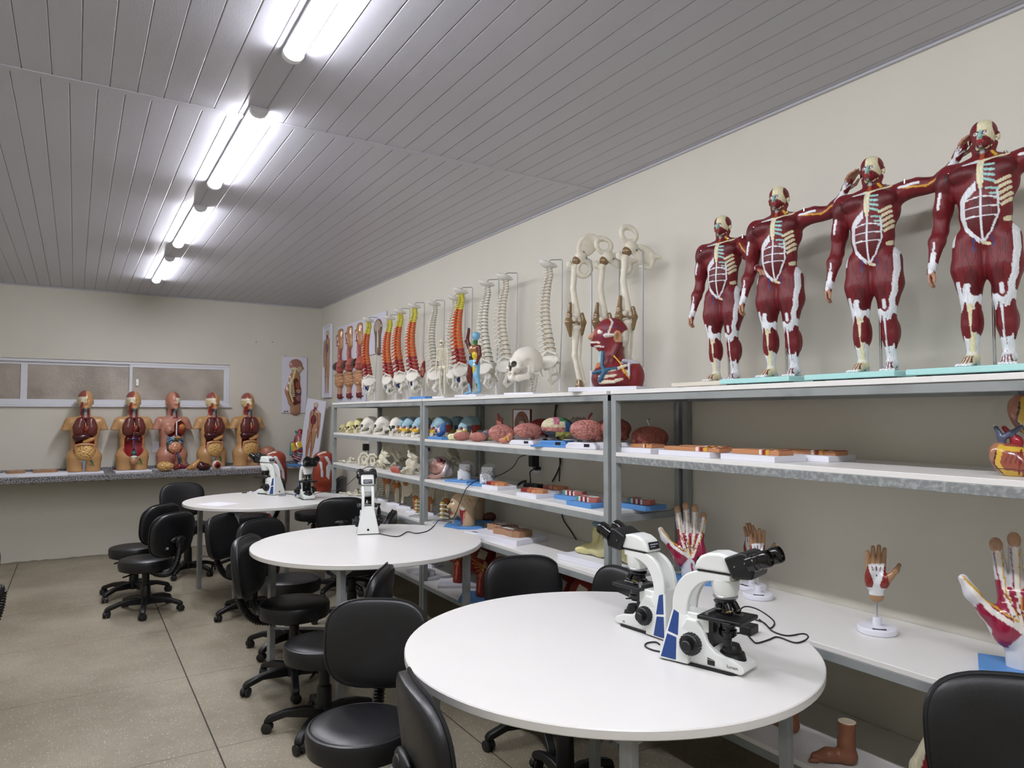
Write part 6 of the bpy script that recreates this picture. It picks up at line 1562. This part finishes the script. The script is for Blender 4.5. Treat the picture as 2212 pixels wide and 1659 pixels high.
S = SDF(.0045); c = 'b48a80'
S.path([tuple(v) for v in spl([(-.10, -.03, .10), (-.11, -.05, .06), (-.06, -.06, .02), (.02, -.06, .015), (.08, -.05, .03)], 4)], .012, 'a98078', k=.012)
S.path([tuple(v) for v in spl([(-.10, -.03, .10), (-.05, .0, .135), (.03, .02, .14), (.09, .0, .10), (.09, -.04, .04)], 4)], .015, 'a39a98', k=.015)
S.E((-.01, .0, .075), (.085, .045, .055), c, k=.015); S.E((-.02, -.05, .07), (.06, .022, .032), op='-', k=.012); S.E((.05, .04, .07), (.06, .03, .06), 'a39a98', k=.02)
S.E((.02, -.015, .135), (.022, .02, .012), '6a1420', k=.004); S.E((.06, -.01, .125), (.015, .014, .012), '5c1420', k=.004); S.path([(-.07, -.05, .03), (-.09, -.04, .0)], .014, '7f9fae', k=.008)
S.B((0, 0, -.05), (.4, .4, .1), op='-', k=.002)
loose('pelvic_floor_model', 'pinkish muscular pelvis model just right of the shelf post', S, Q(949, 2.19, Z3), R(-75), .95, 'pelvis model')
t = thing('vertebra_segment_model', 'coral and grey spinal segment lying in front of the pelvis bones', 'spine model', Q(858, 2.118, Z3), R(-86))
CORAL, GREYV = mat('coral_plastic', 'c26a58', rough=.4), mat('slate_plastic', '5f6a72', rough=.4)
for i in range(4):
    MB().ell((-.055 + .036 * i, 0, .03), (.014, .03, .028), 12, 8).build('vertebra', CORAL, t); MB().ell((-.037 + .036 * i, 0, .042), (.012, .024, .017), 12, 8).build('disc', GREYV, t)
MB().tube([(-.075, .005, .01), (.07, .005, .01)], .012, 8).build('lower_band', CORAL, t)
ACR = mat('clear_acrylic', 'dfe3e4', rough=.06, trans=.85); WC = mat('white_wax', 'd4d6d8', rough=.5)
def acrylic(px, label, veins):
    t = thing('kidney_block_model', label, 'organ model', Q(px, 2.24, Z3), R(-70))
    MB().b2((-.10, -.085, 0), (.10, .085, .014)).build('base_plate', PBLUE, t, bev=.002)
    MB().lathe([(0, .014), (.045, .014), (.045, .07), (0, .07)], 28).build('lower_drum', WC, t); MB().prism(arc((0, 0), .045, 0, 180, 14), .07, .115, 'z').build('upper_drum', WC, t)
    MB().lathe([(0, 0), (.058, 0), (.058, .005), (0, .005)], 32, (-.02, .045, .08), Euler((R(80), 0, R(30))).to_matrix()).build('acrylic_disc', ACR, t)
    MB().tube([(.0, -.045, .03), (.03, -.07, .03), (.06, -.085, .034)], [.008, .009, .007], 10).build('branch_tube', WC, t)
    v = MB()
    rr = np.random.RandomState(px)
    for i in range(9 if veins else 4):
        a = rr.uniform(2.6, 6.3) if veins else rr.uniform(5.6, 6.4); z = rr.uniform(.03, .10); v.tube([(.0455 * cos(a), .0455 * sin(a), z), (.046 * cos(a + .3), .046 * sin(a + .3), z + .012), (.047 * cos(a + .5), .047 * sin(a + .5), z - .01)], .0016, 5)
    v.build('blood_vessels', NRED if not veins else mat('vein_mix', '4a2236'), t); return t
acrylic(1003, 'left white drum-shaped kidney block with clear disc on a blue plate', 0); acrylic(1052, 'right white drum with red and blue vessels on a blue plate', 1)
E1 = [(-1, -.4), (-.2, -.5), (.6, -.55), (1, -.2), (1, .25), (.5, .5), (-.2, .45), (-1, .35)]
LE = (('9a2a26', .82, -.02, 0), ('c98a5a', .5, .015, 0))
LE2 = ((-1, -.3, '7c1d1c'), (-.3, .1, 'b0603f'))
sb('joint_slice_model', 'skin and red wedge slice on a white board, farthest on the third shelf', 1078, 2.20, Z3, -86, (.17, .14), [(.0, 0, .075, E1)], .018, SKINO, PWHITE, LE, acc=LE2)
sb('joint_slice_model', 'front wedge slice on a white board, before the black power adapter', 1158, 2.17, Z3, -86, (.18, .14), [(.0, 0, .08, E1)], .019, SKINO, PWHITE, LE, acc=LE2)
sb('joint_slice_model', 'rear wedge slice close to the wall beside the power adapter', 1203, 2.36, Z3, -84, (.17, .12), [(0, 0, .075, E1)], .019, SKINO, PWHITE, LE, acc=LE2)
HEADM = mat('slice_coral', 'b5695a', rough=.35); LH = (('8e1c22', .9, 0, 0), ('c9cdca', .5, .03, .0), ('7c1a22', .22, -.02, 0))
for px, X, lb in ((1242, 2.27, 'muscle slice on a blue board left of the posts, rear one of two'), (1272, 2.17, 'muscle slice on a blue board left of the posts, front one of two'), (1385, 2.33, 'muscle slice on a blue board right of the double posts')):
    sb('muscle_slice_model', lb, px, X, Z3, -88, (.19, .14), [(.0, 0, .072, E1)], .024, HEADM, PBLUE, LH, acc=((-.75, -.45, '4f8f8c'), (-.45, -.25, 'd5d2cc'), (-.25, .0, '8e1c22'), (.0, .2, 'd5d2cc'), (.2, .45, '7a1a20'), (.45, .6, 'd5d2cc')))

# ================================================================== fourth shelf (desk height)
tag(link('hand_bones', bones, None, Q(766, 2.22, Z4), R(-86), 1.1), 'pile of white hand bones beyond the middle microscope', 'bones', None, 'stuff')
JK = {k: Kind(lambda k=k: joint_model(k)) for k in ('knee', 'shoulder', 'foot', 'lumbar')}
for k, px, X, r_, sc, lb in (('knee', 838, 2.32, -70, 1.05, 'left knee joint of bone and orange ligament on a white plate'), ('knee', 858, 2.28, -60, 1.0, 'right knee joint, next to the shoulder blade joint'),
                         ('shoulder', 878, 2.26, -50, .98, 'shoulder joint with pale shoulder blade'), ('foot', 900, 2.22, -60, 1.0, 'upright foot bones with orange heel just left of the post'),
                         ('foot', 930, 2.28, -60, .98, 'upright foot bones with orange heel just right of the post'), ('foot', 965, 2.36, -50, .95, 'upright foot bones behind the lumbar model'),
                         ('shoulder', 945, 2.42, -40, .9, 'shoulder joint in the shade by the wall'), ('lumbar', 903, 2.135, -60, .75, 'lumbar vertebrae with yellow nerves in front of the post'), ('lumbar', 957, 2.16, -50, .85, 'lumbar vertebrae with yellow nerves left of the head models')):
    JK[k].put(Q(px, X, Z4), R(r_), lb, sc)
for px, X, r_, lb, k in ((797, 2.3, -30, 'small white spine piece left of the middle microscope', 'w2'), (826, 2.34, -30, 'small spine piece with brown discs behind the middle microscope', 'w2')):
    t = thing('spine_segment_model', lb, 'spine model', Q(px, X, Z4), R(r_)); MB().b2((-.05, -.04, 0), (.05, .04, .012)).build('base_plate', PWHITE, t)
    for i in range(11): link('vertebra', VM[k], t, (.01 * sin(i * .5), 0, .026 + .021 * i), None, (1.1, 1.1, .95))
hk = Kind(half_head)
hk.put(Q(1003, 2.20, Z4), R(-34), 'front head model in profile with open jaw muscles on a blue plate', .86)
hk.put(Q(1024, 2.385, Z4), R(-34), 'rear head model behind the other one, on its own blue plate', .86)
S = SDF(.005); S.E((0, 0, .03), (.05, .03, .035), '5a2c26', k=.01); S.B((0, 0, -.05), (.3, .3, .1), op='-', k=.002); loose('dark_organ_model', 'dark red lump by the wall right of the head models', S, Q(1058, 2.47, Z4), 0)
sb('head_slice_model', 'large white board with two cut head slices beside the middle table', 1092, 2.22, Z4, -78, (.46, .26), [(-.10, .07, .10, TRNK), (.06, -.0, .12, TRNK)], .034, mat('slice_brown', 'a07a5a', rough=.35), PWHITE, (('7a4a3a', .88, 0, 0), ('d3d6d2', .4, -.02, 0), ('9a6a58', .25, .06, 0)), .03)
# yellow bone structure on a white board
t = thing('bone_structure_model', 'pale yellow enlarged bone model with blue caps on a white board by the posts', 'bone model', Q(1312, 2.27, Z4), R(-85))
MB().b2((-.17, -.10, 0), (.12, .10, .024)).build('board', PWHITE, t, bev=.002)
S = SDF(.0055); c = 'cfc78a'; S.path([(-.10, 0, .05), (-.03, 0, .06), (.03, 0, .09), (.10, 0, .06)], [.024, .03, .05, .024], c, k=.03); S.E((.02, 0, .12), (.05, .04, .04), c, k=.02); S.E((-.05, 0, .12), (.022, .02, .05), c, k=.02)
S.E((-.05, 0, .165), (.022, .02, .016), '5c7f86', k=.004); S.E((.04, -.03, .125), (.032, .016, .014), '5c7f86', k=.004); S.C((-.1, -.01, .045), (-.13, -.02, .04), .02, .014, c, k=.01); S.E((.1, 0, .05), (.03, .04, .025), c, k=.02); S.B((0, 0, -.076), (.5, .5, .2), op='-', k=.002)
S.build('bone', VCG, t); t.scale = (1.5, 1.15, 1.15)
hbk = HB.put(Q(1489, 2.36, Z4), R(-52), 'large opened hand model behind the microscopes with pink palm muscles', 1.0); hbk['category'] = 'hand model'
HB.put(Q(2200, 2.34, Z4), R(-64), 'large opened hand model cut by the right edge of the picture', 1.15)
p1 = at(1645, 1290, z=Z4 + .0); HS.put((p1.x - .02, p1.y + .0, Z4), R(-48), 'front one of the two small hand models beside the microscope eyepieces', 1.0)
HS.put((p1.x + .075, p1.y + .11, Z4), R(-95), 'rear one of the two small hand models, seen behind the other', 1.0)
p1 = at(1895, 1366, z=Z4); HS.put((p1.x, p1.y, Z4), R(-50), 'small hand model standing alone on the desk shelf', 1.06)
for o in bpy.data.objects:
    if o.name.startswith('hand_model'): o['category'] = 'hand model'; o['group'] = 'hand models on the desk shelf'
for o in [o for o in bpy.data.objects if o.name.startswith('hand_model')][-1:]: pass

# ================================================================== bottom shelf
t = neck_head(PWHITE); t.location = Q(990, 2.24, Z5); t.rotation_euler.z = R(-30); lab(t, 'muscle head with yellow nerves on a white plate on the bottom shelf', group=None)
t = neck_head(PBLUE); t.location = Q(1040, 2.20, Z5); t.rotation_euler.z = R(-36); lab(t, 'muscle head on a blue plate on the bottom shelf')
t = thing('head_section_model', 'cut head with patterned brain surface behind a chair on the bottom shelf', 'head model', Q(1086, 2.20, Z5), R(-75))
S = SDF(.005); S.E((0, 0, .17), (.11, .08, .12), '8a3a2c', k=.01); S.C((0, 0, .08), (0, 0, 0), .06, .06, '7d241c', k=.02); S.PE((0, 0, .19), (.085, .2, .075), '14110f'); S.PE((0, 0, .19), (.075, .2, .066), 'a8813f'); S.E((0, -.1, .19), (.085, .03, .075), op='-', k=.006); S.build('head', VCG, t, None, None, 1.05)
for px, X, lb in ((1215, 2.22, 'opened red and white organ model under the desk shelf, left one'), (1258, 2.22, 'opened red and white organ model under the desk shelf, right one'), (1140, 2.36, 'dark red muscle model in the shade at the back of the bottom shelf')):
    t = neck_head(PWHITE); t.location = Q(px, X, Z5); t.rotation_euler.z = R(-60); lab(t, lb); t.scale = (.95,) * 3
n_ = 0
for px, X in ((903, 2.14), (912, 2.3), (930, 2.16), (938, 2.36)):
    n_ += 1; t = thing('white_block', ('small white block model nearest the shelf end, bottom shelf', 'white block model at the back of the bottom shelf behind the post', 'flat white block model right of the post on the bottom shelf', 'white block with stand at the back of the bottom shelf')[n_ - 1], 'organ model', Q(px, X, Z5), R(-88))
    MB().b2((-.07, -.05, 0), (.07, .05, .02)).build('base_plate', PWHITE, t, bev=.002); MB().prism(rrect(.09, .05, .015, 3), .02, .02 + .012 * n_, 'z').build('cast_part', WC, t, bev=.002)
FT = foot_mesh()
tag(link('foot_model', FT, None, Q(1690, 2.25, Z5), R(-95), .62), 'foot model half hidden by the rim of the nearest table', 'foot model', 'skin-coloured feet on the bottom shelf')
tag(link('foot_model', FT, None, Q(1803, 2.19, Z5), R(-42), .66), 'skin-coloured foot model standing on the bottom shelf by the table leg', 'foot model', 'skin-coloured feet on the bottom shelf')
t = thing('cut_muscle_model', 'red muscle block with white cut rim behind the foreground chair', 'organ model', Q(2052, 2.22, Z5), R(-70))
S = SDF(.006); S.path([(-.0, 0, .0), (.02, 0, .16), (.08, 0, .26)], [.12, .10, .05], '7a1c22', k=.02, flat=(1, .5, 1)); S.path([(-.13, 0, .0), (-.11, 0, .10), (-.07, 0, .20)], [.02, .018, .014], 'cfc9ae', k=.01); S.B((0, 0, -.05), (.6, .5, .1), op='-', k=.002)
S.paint(lambda P, N: (P[:, 2] < .03), 'c6cdd2'); S.PL([(.03, .14), (.05, .02)], .004, 'c9a23f', (0, -1, 0)); S.PL([(.04, .1), (.09, .03)], .003, 'c9a23f', (0, -1, 0)); S.PE((-.02, 0, .24), (.03, .1, .02), 'd8d2c0'); S.build('muscle', VCM, t, None, None, 1.0)

# ================================================================== relief boards on the walls
zb = 1.612
def wallboard(o, pxa, pxb, z, label, X=XR - .0085):
    ya, yb_ = at(pxa, 895, X=X).y, at(pxb, 895, X=X).y
    o.location = (X, (ya + yb_) / 2, z); o.rotation_euler = (0, 0, R(-90)); lab(o, label); return ya - yb_
Yv = [at(p, 895, X=XR - .009).y for p in (728.5, 747, 768.5, 790.5)]
for i, lb in enumerate(('leftmost of the three digestive tract boards on the right wall', 'middle one of the three digestive tract boards', 'rightmost digestive tract board, partly behind the first spine')):
    o = relief('digestive', abs(Yv[i] - Yv[i + 1]) - .004, .865); o.location = (XR - .009, (Yv[i] + Yv[i + 1]) / 2, zb); o.rotation_euler.z = R(-90); lab(o, lb, group='digestive tract relief boards')
    o.name = 'digestive_relief_board'; 
    for c in o.children:
        if c.name.startswith('relief'): c.scale = (abs(Yv[i] - Yv[i + 1]) / .185, 2.0, 1)
ya, yb_ = (at(p, 895, X=XR - .009).y for p in (791.5, 834)); o = relief('section', ya - yb_, .40); o.location = (XR - .009, (ya + yb_) / 2, 2.085); o.rotation_euler.z = R(-90); lab(o, 'square board with a brown head section high on the right wall')
for c in o.children:
    if c.name.startswith('relief'): c.scale = (1.4, 1, 1.0); c.location.x = .06
ya, yb_ = (at(p, 895, X=XR - .02).y for p in (697, 714)); o = relief('vessel', ya - yb_ - .02, .84, frame=1); o.location = (XR - .012, (ya + yb_) / 2, 1.69); o.rotation_euler.z = R(-90); lab(o, 'narrow framed board with a blood vessel figure beside the room corner')
for c in o.children:
    if c.name.startswith('relief'): c.scale = (2.0, 1, .98)
a, b_ = at(609, 830, Y=YB - .01), at(662.5, 830, Y=YB - .01)
o = relief('spine', b_.x - a.x, .675); o.location = ((a.x + b_.x) / 2, YB - .009, 1.497); lab(o, 'white board with a side view of the spine and organs on the back wall')
for c in o.children:
    if c.name.startswith('relief'): c.scale = (1.12, 1, 1.05)
# the board leaning in the corner on the counter
o = relief('half', .26, .78); o.location = (2.33, 8.35, .879); o.rotation_euler = (R(-0), R(9), R(-50)); o.name = 'leaning_relief_board'; lab(o, 'tall white board with a half body figure leaning in the corner on the counter')
for c in o.children:
    if c.name.startswith('relief'): c.scale = (1.25, 1.4, 1.0)

# ================================================================== torsos and loose organs on the counter
TN, TE, TP, TG = (Kind(lambda v=v: make_torso(v)) for v in ('normal', 'empty', 'pink', 'girl'))
def tor(K, px, r_, lb, X=None):
    p = at(px, 1015, Y=8.475); K.put((p.x, 8.475, .877), R(r_), lb)
tor(TN, 181, 3, 'leftmost tan torso model with intestines and white groin, on the granite counter')
tor(TE, 285, 6, 'tan torso with emptied belly showing kidneys, second from the left')
tor(TP, 371, 14, 'pink torso with one breast and blue ribs, middle of the five')
tor(TN, 457, 12, 'tan torso behind the loose organs, second from the right')
tor(TG, 533, 14, 'rightmost tan torso, beside the far microscope')
for o in bpy.data.objects:
    if o.name.startswith('torso_model'): o['group'] = 'torso models on the granite counter'
ZC_ = .8775
S = SDF(.0055); S.E((0, 0, .055), (.085, .05, .052), 'c49a5e', k=.02); S.noise = labyrinth(130, .009, .42, 5); loose('intestine_model', 'tan intestine block lying before the pink torso', S, (at(357, 1010, Y=8.3).x, 8.30, ZC_), R(-10), 1, 'organ model', None, mat('organ_plastic'))
S = SDF(.0055); S.path([(-.06, 0, .03), (-.02, 0, .05), (.03, 0, .04)], [.022, .03, .02], '6a1c22', k=.01); S.path([(.03, 0, .04), (.06, 0, .08)], [.014, .008], '7c2a28', k=.01); loose('vessel_organ_model', 'dark red organ lying between intestine block and stomach', S, (at(392, 1012, Y=8.29).x, 8.29, ZC_), 0, 1)
S = SDF(.0055); S.path([(-.05, 0, .025), (0, 0, .045), (.05, 0, .10)], [.02, .032, .022], 'b8864e', k=.02); loose('stomach_model', 'tan stomach model lying in front of the torsos', S, (at(418, 1012, Y=8.29).x, 8.29, ZC_), 0, 1)
S = SDF(.0055); S.E((0, 0, .04), (.075, .05, .038), '43181a', k=.02); S.E((-.03, 0, .06), (.04, .04, .035), '43181a', k=.02); loose('liver_model', 'dark brown liver model left of the second torso from the right', S, (at(440, 1012, Y=8.29).x, 8.29, ZC_), 0, 1)
S = SDF(.005); S.E((0, 0, .05), (.05, .035, .052), 'd3c9ae', k=.01); S.PE((0, -.03, .05), (.036, .03, .038), '8c1f22'); S.PE((.004, -.034, .04), (.018, .03, .02), '1c1416'); S.E((0, -.045, .03), (.02, .02, .03), op='-', k=.006); loose('pelvic_section_model', 'white-rimmed pelvic section with a dark opening, right of the liver', S, (at(468, 1010, Y=8.29).x, 8.29, ZC_), R(10), 1)
p = at(66, 1022, Y=8.42); t = thing('trunk_slice_model', 'long white board with two low brown body slices, left end of the counter', 'slice model', (p.x, 8.42, .877))
MB().b2((-.31, -.12, 0), (.31, .12, .03)).build('board', PWHITE, t, bev=.002)
for ox, s_ in ((-.12, .08), (.12, .10)):
    b_ = MB().prism([(ox + x * s_, y * s_ * 1.0) for x, y in (OVAL if ox < 0 else TRNK)], .03, .056, 'z').build('slice', mat('slice_brown', 'a07a5a'), t, bev=.002); MB().prism([(ox + x * s_ * .85, y * s_ * .85) for x, y in (OVAL if ox < 0 else TRNK)], .056, .058, 'z').build('tissue_layer', mat('slice_top', 'b89a80', mottle=('7a4a3a', 40, .5, .6)), b_)
tag(MB().b2((-.2, -.1, 0), (.2, .1, .002)).build('paper_sheet', mat('grey_paper', 'b9b9b9', rough=.7), None, (p.x + .1, 8.30, .8775), R(4)), 'grey sheet of paper under the front of the long slice board', 'paper')
t = make_rib_torso(); pp = at(646, 1000, Y=8.47); t.location = (pp.x, 8.47, .877); t.rotation_euler.z = R(8); t.scale = (1.0, 1.0, .98); lab(t, 'colour-coded chest model with striped ribs on a blue tray')
t = thing('abdomen_dome_model', 'pinkish ridged dome with a white lattice piece beyond the left far microscope', 'organ model', (at(578, 990, Y=8.45).x, 8.45, .877))
MB().lathe([(0, 0), (.09, 0), (.095, .06), (.088, .12)] + [(.088 - (.002 if i % 2 else 0), .12 + .012 * i) for i in range(5)] + [(.085, .185), (.07, .215), (.03, .235), (0, .238)], 28).build('dome', mat('dome_pink', 'a8705c', rough=.4), t)
S = SDF(.005); S.path([(0, 0, 0), (.0, 0, .12)], [.035, .03], 'cfcab2', k=.01); S.noise = labyrinth(160, .008, .4, 3); S.build('lattice', VCB, t, (.06, -.10, .03))
LM_ = Kind(make_leg_muscle)
LM_.put((at(594, 1000, Y=7.93).x, 7.93, 0), R(10), 'left tall muscle leg on a stand behind the far microscopes')
LM_.put((at(699, 1000, Y=7.62).x, 7.62, 0), R(20), 'right tall muscle leg on a stand, next to the shelving end')

p = at(337, 966, Y=YB); t = thing('wall_socket', 'white wall socket on the back wall left of the pink torso', 'wall socket', p, 0)
MB().prism(rrect(.075, .118, .006, 3), -.006, 0.0, 'y').build('cover_plate', PWHITE, t, bev=.001)
# ================================================================== sockets, chargers and cables
def socket(px, py, label, X=XR):
    p = at(px, py, X=X); t = thing('wall_socket', label, 'wall socket', p, R(-90))
    MB().prism(rrect(.075, .118, .006, 3), -.006, 0.0, 'y').build('cover_plate', PWHITE, t, bev=.001); q = MB()
    for x in (-.01, 0, .01): q.cyl((x, -.0062, -.03), (x, -.0072, -.03), .003, n=8)
    q.build('pin_holes', BLACK, t); return p
def charger(px, py, label, X=XR - .035, s_=(.045, .055, .07)):
    p = at(px, py, X=X); t = thing('power_adapter', label, 'power adapter', p, R(-90)); MB().box((0, 0, 0), s_).build('adapter_body', BLACK, t, bev=.004); MB().cyl((0, 0, -s_[2] / 2), (0, 0, -s_[2] / 2 - .02), .004, n=8).build('cable_strain_relief', BLACK, t); return p
socket(796, 966, 'white wall socket in the farthest shelf bay'); c1 = charger(790, 966, 'black plug adapter in the farthest wall socket')
socket(928, 965, 'white wall socket half hidden by the shelf post'); charger(922, 971, 'black plug adapter in the socket by the shelf post', s_=(.04, .03, .03))
socket(1160, 1003, 'white wall socket with two plugs above the third shelf'); c3 = charger(1153, 996, 'black square power adapter plugged into the middle socket')
p = at(1162, 1012, X=XR - .02); t = thing('power_plug', 'black round plug in the lower half of the middle socket', 'plug', p, R(-90)); MB().cyl((0, .014, 0), (0, -.02, 0), .012, n=12).build('plug_body', BLACK, t); MB().tube(spl([(0, -.02, 0), (0, -.06, -.02), (.02, -.07, -.07), (.03, -.08, -.10)]), .004, 6).build('cord', CABLE, t)
p = Vector(Q(1152, 2.38, Z3)); t = thing('power_brick', 'black power brick with bundled cord lying on the third shelf', 'power adapter', p, R(-80)); MB().b2((-.06, -.03, 0), (.06, .03, .03)).build('brick_body', BLACK, t, bev=.004)
w_ = MB(); rr = np.random.RandomState(2)
for k in range(3): w_.tube(spl([(-.10 + .03 * cos(a) + rr.uniform(-.006, .006), .02 * sin(a) + .0, .022 + .014 * sin(a * 1.3) + .004 * k) for a in np.linspace(0, 6.28 * 1, 8)], 3), .0035, 6)
w_.build('bundled_cord', CABLE, t)
def cable(label, pts, r_=.0028, n=5, nm='power_cable'): return tag(MB().tube(spl(pts, n), r_, 7).build(nm, CABLE), label, 'cable')
def tz(px, py, z): p = at(px, py, z=z); return (p.x, p.y, z)
zt_ = .7632
a = at(1140, 983, X=2.4)
cable('black cable from the middle microscope over table and shelves to the wall adapter', [tz(793, 1143, ZTAB + .028), tz(805, 1147, ZTAB + .012), tz(820, 1153, zt_), tz(858, 1159, zt_), tz(880, 1149, zt_), tz(900, 1152, zt_), tz(925, 1146, zt_), tz(941, 1132, zt_), tuple(at(948, 1124, X=2.10)), tuple(at(975, 1121, X=2.12)),
       tuple(at(985, 1108, X=2.10)), tuple(at(995, 1082, X=2.07)), tuple(at(1004, 1062, X=2.07)), tuple(at(1010, 1052, X=2.075)), tuple(at(1030, 1038, X=2.20)), tuple(at(1075, 1028, X=2.3)), tuple(at(1107, 1010, X=2.42)), tuple(at(1122, 988, X=2.45)), tuple(at(1145, 981, X=2.5)), (c3.x - .0, c3.y, c3.z + .036)])
cable('thin black cable hanging from the far socket to the third shelf bones', [(c1.x, c1.y, c1.z - .05), tuple(at(800, 1000, X=2.4)), tuple(at(812, 1010, X=2.2)), tuple(at(793, 1009, X=2.07)), tuple(at(775, 1020, X=2.06)), tuple(at(768, 1031, X=2.05)), tuple(at(745, 1050, X=2.04)), tuple(at(722, 1060, X=1.98)), tz(690, 1064, zt_), tz(678, 1068, zt_)])
cable('black cable hanging on the wall behind the shelves, upper stretch', [tuple(at(1201, 874, X=XR - .012)), tuple(at(1198, 900, X=XR - .012)), tuple(at(1196, 940, X=XR - .012)), tuple(at(1210, 990, X=XR - .012)), tuple(at(1206, 1015, X=XR - .012)), tuple(at(1193, 1040, X=XR - .012))], .005)
cable('second black cable beside the first on the wall behind the shelves', [tuple(at(1204, 874, X=XR - .02)), tuple(at(1200, 900, X=XR - .02)), tuple(at(1209, 985, X=XR - .02)), tuple(at(1208, 1040, X=XR - .02))], .004)
cable('black cable on the wall between third shelf and desk shelf', [tuple(at(1212, 1104, X=XR - .01)), tuple(at(1218, 1125, X=XR - .01)), tuple(at(1235, 1150, X=XR - .01)), tuple(at(1246, 1168, X=XR - .01))], .004)
cable('black cable looping right of the front microscope toward the table rim', [tz(1594, 1330, zt_), tz(1598, 1318, zt_), tz(1612, 1310, zt_ + .01), tz(1640, 1318, zt_ + .01), tz(1672, 1342, zt_), tz(1664, 1357, zt_), tz(1650, 1345, zt_), tz(1630, 1338, zt_)], .0026)
cable('black cable with a long loop at the right rim of the nearest table', [tz(1608, 1362, zt_), tz(1625, 1383, zt_), tz(1636, 1389, zt_), tz(1660, 1382, zt_), tz(1680, 1376, zt_), tz(1715, 1388, zt_), tz(1735, 1385, zt_), tz(1746, 1376, zt_), tz(1735, 1369, zt_), tz(1700, 1373, zt_), tz(1670, 1364, zt_), tz(1655, 1350, zt_), tz(1640, 1338, zt_)], .0026)
cable('short black cable loop at the rear of the back-to-back microscopes', [tz(1440, 1410, zt_), tz(1410, 1404, zt_), tz(1394, 1396, zt_), tz(1398, 1389, zt_), tz(1416, 1387, zt_), tz(1425, 1392, zt_)], .0026)
cable('short black cable joining the two far microscopes', [tz(607, 1058, ZTAB + .03), tz(615, 1066, zt_), tz(630, 1068, zt_), tz(642, 1070, zt_)], .0028)
pb = tz(1618, 1368, ZTAB); t = thing('power_brick', 'small black power box on the nearest table behind the microscope stage', 'power adapter', pb, R(15)); MB().b2((-.03, -.02, 0), (.03, .02, .028)).build('brick_body', BLACK, t, bev=.003)
# papers and small things on the far table
p = (.985, 6.10, ZTAB)
for i, (dx, a_) in enumerate(((0, -66), (.012, -60))):
    tag(MB().b2((-.135, -.096, 0), (.135, .096, .0008)).build('paper_sheet', mat('white_paper', 'e6e6ee', rough=.7), None, (p[0] + dx, p[1] + dx * .5, ZTAB + .0008 * i + .0002), R(a_)), ('lower' if i == 0 else 'upper') + ' white paper sheet on the left side of the far table', 'paper')
t = thing('lens_caps', 'small white and black bits beside the left far microscope', 'small parts', tz(553, 1064, ZTAB)); q = MB()
for x, y in ((0, 0), (.05, .02), (-.04, .03)): q.cyl((x, y, 0), (x, y, .012), .014, n=12)
q.build('white_caps', PWHITE, t); MB().b2((-.12, -.0, 0), (-.08, .02, .006)).build('dark_cap', BLACK, t)
tag(MB().b2((-.03, -.012, 0), (.03, .012, .003)).build('blue_slip', mat('navy_card', '2a2c55', rough=.6), None, tz(610, 1071, ZTAB)), 'small dark blue slip between the two far microscopes', 'card')
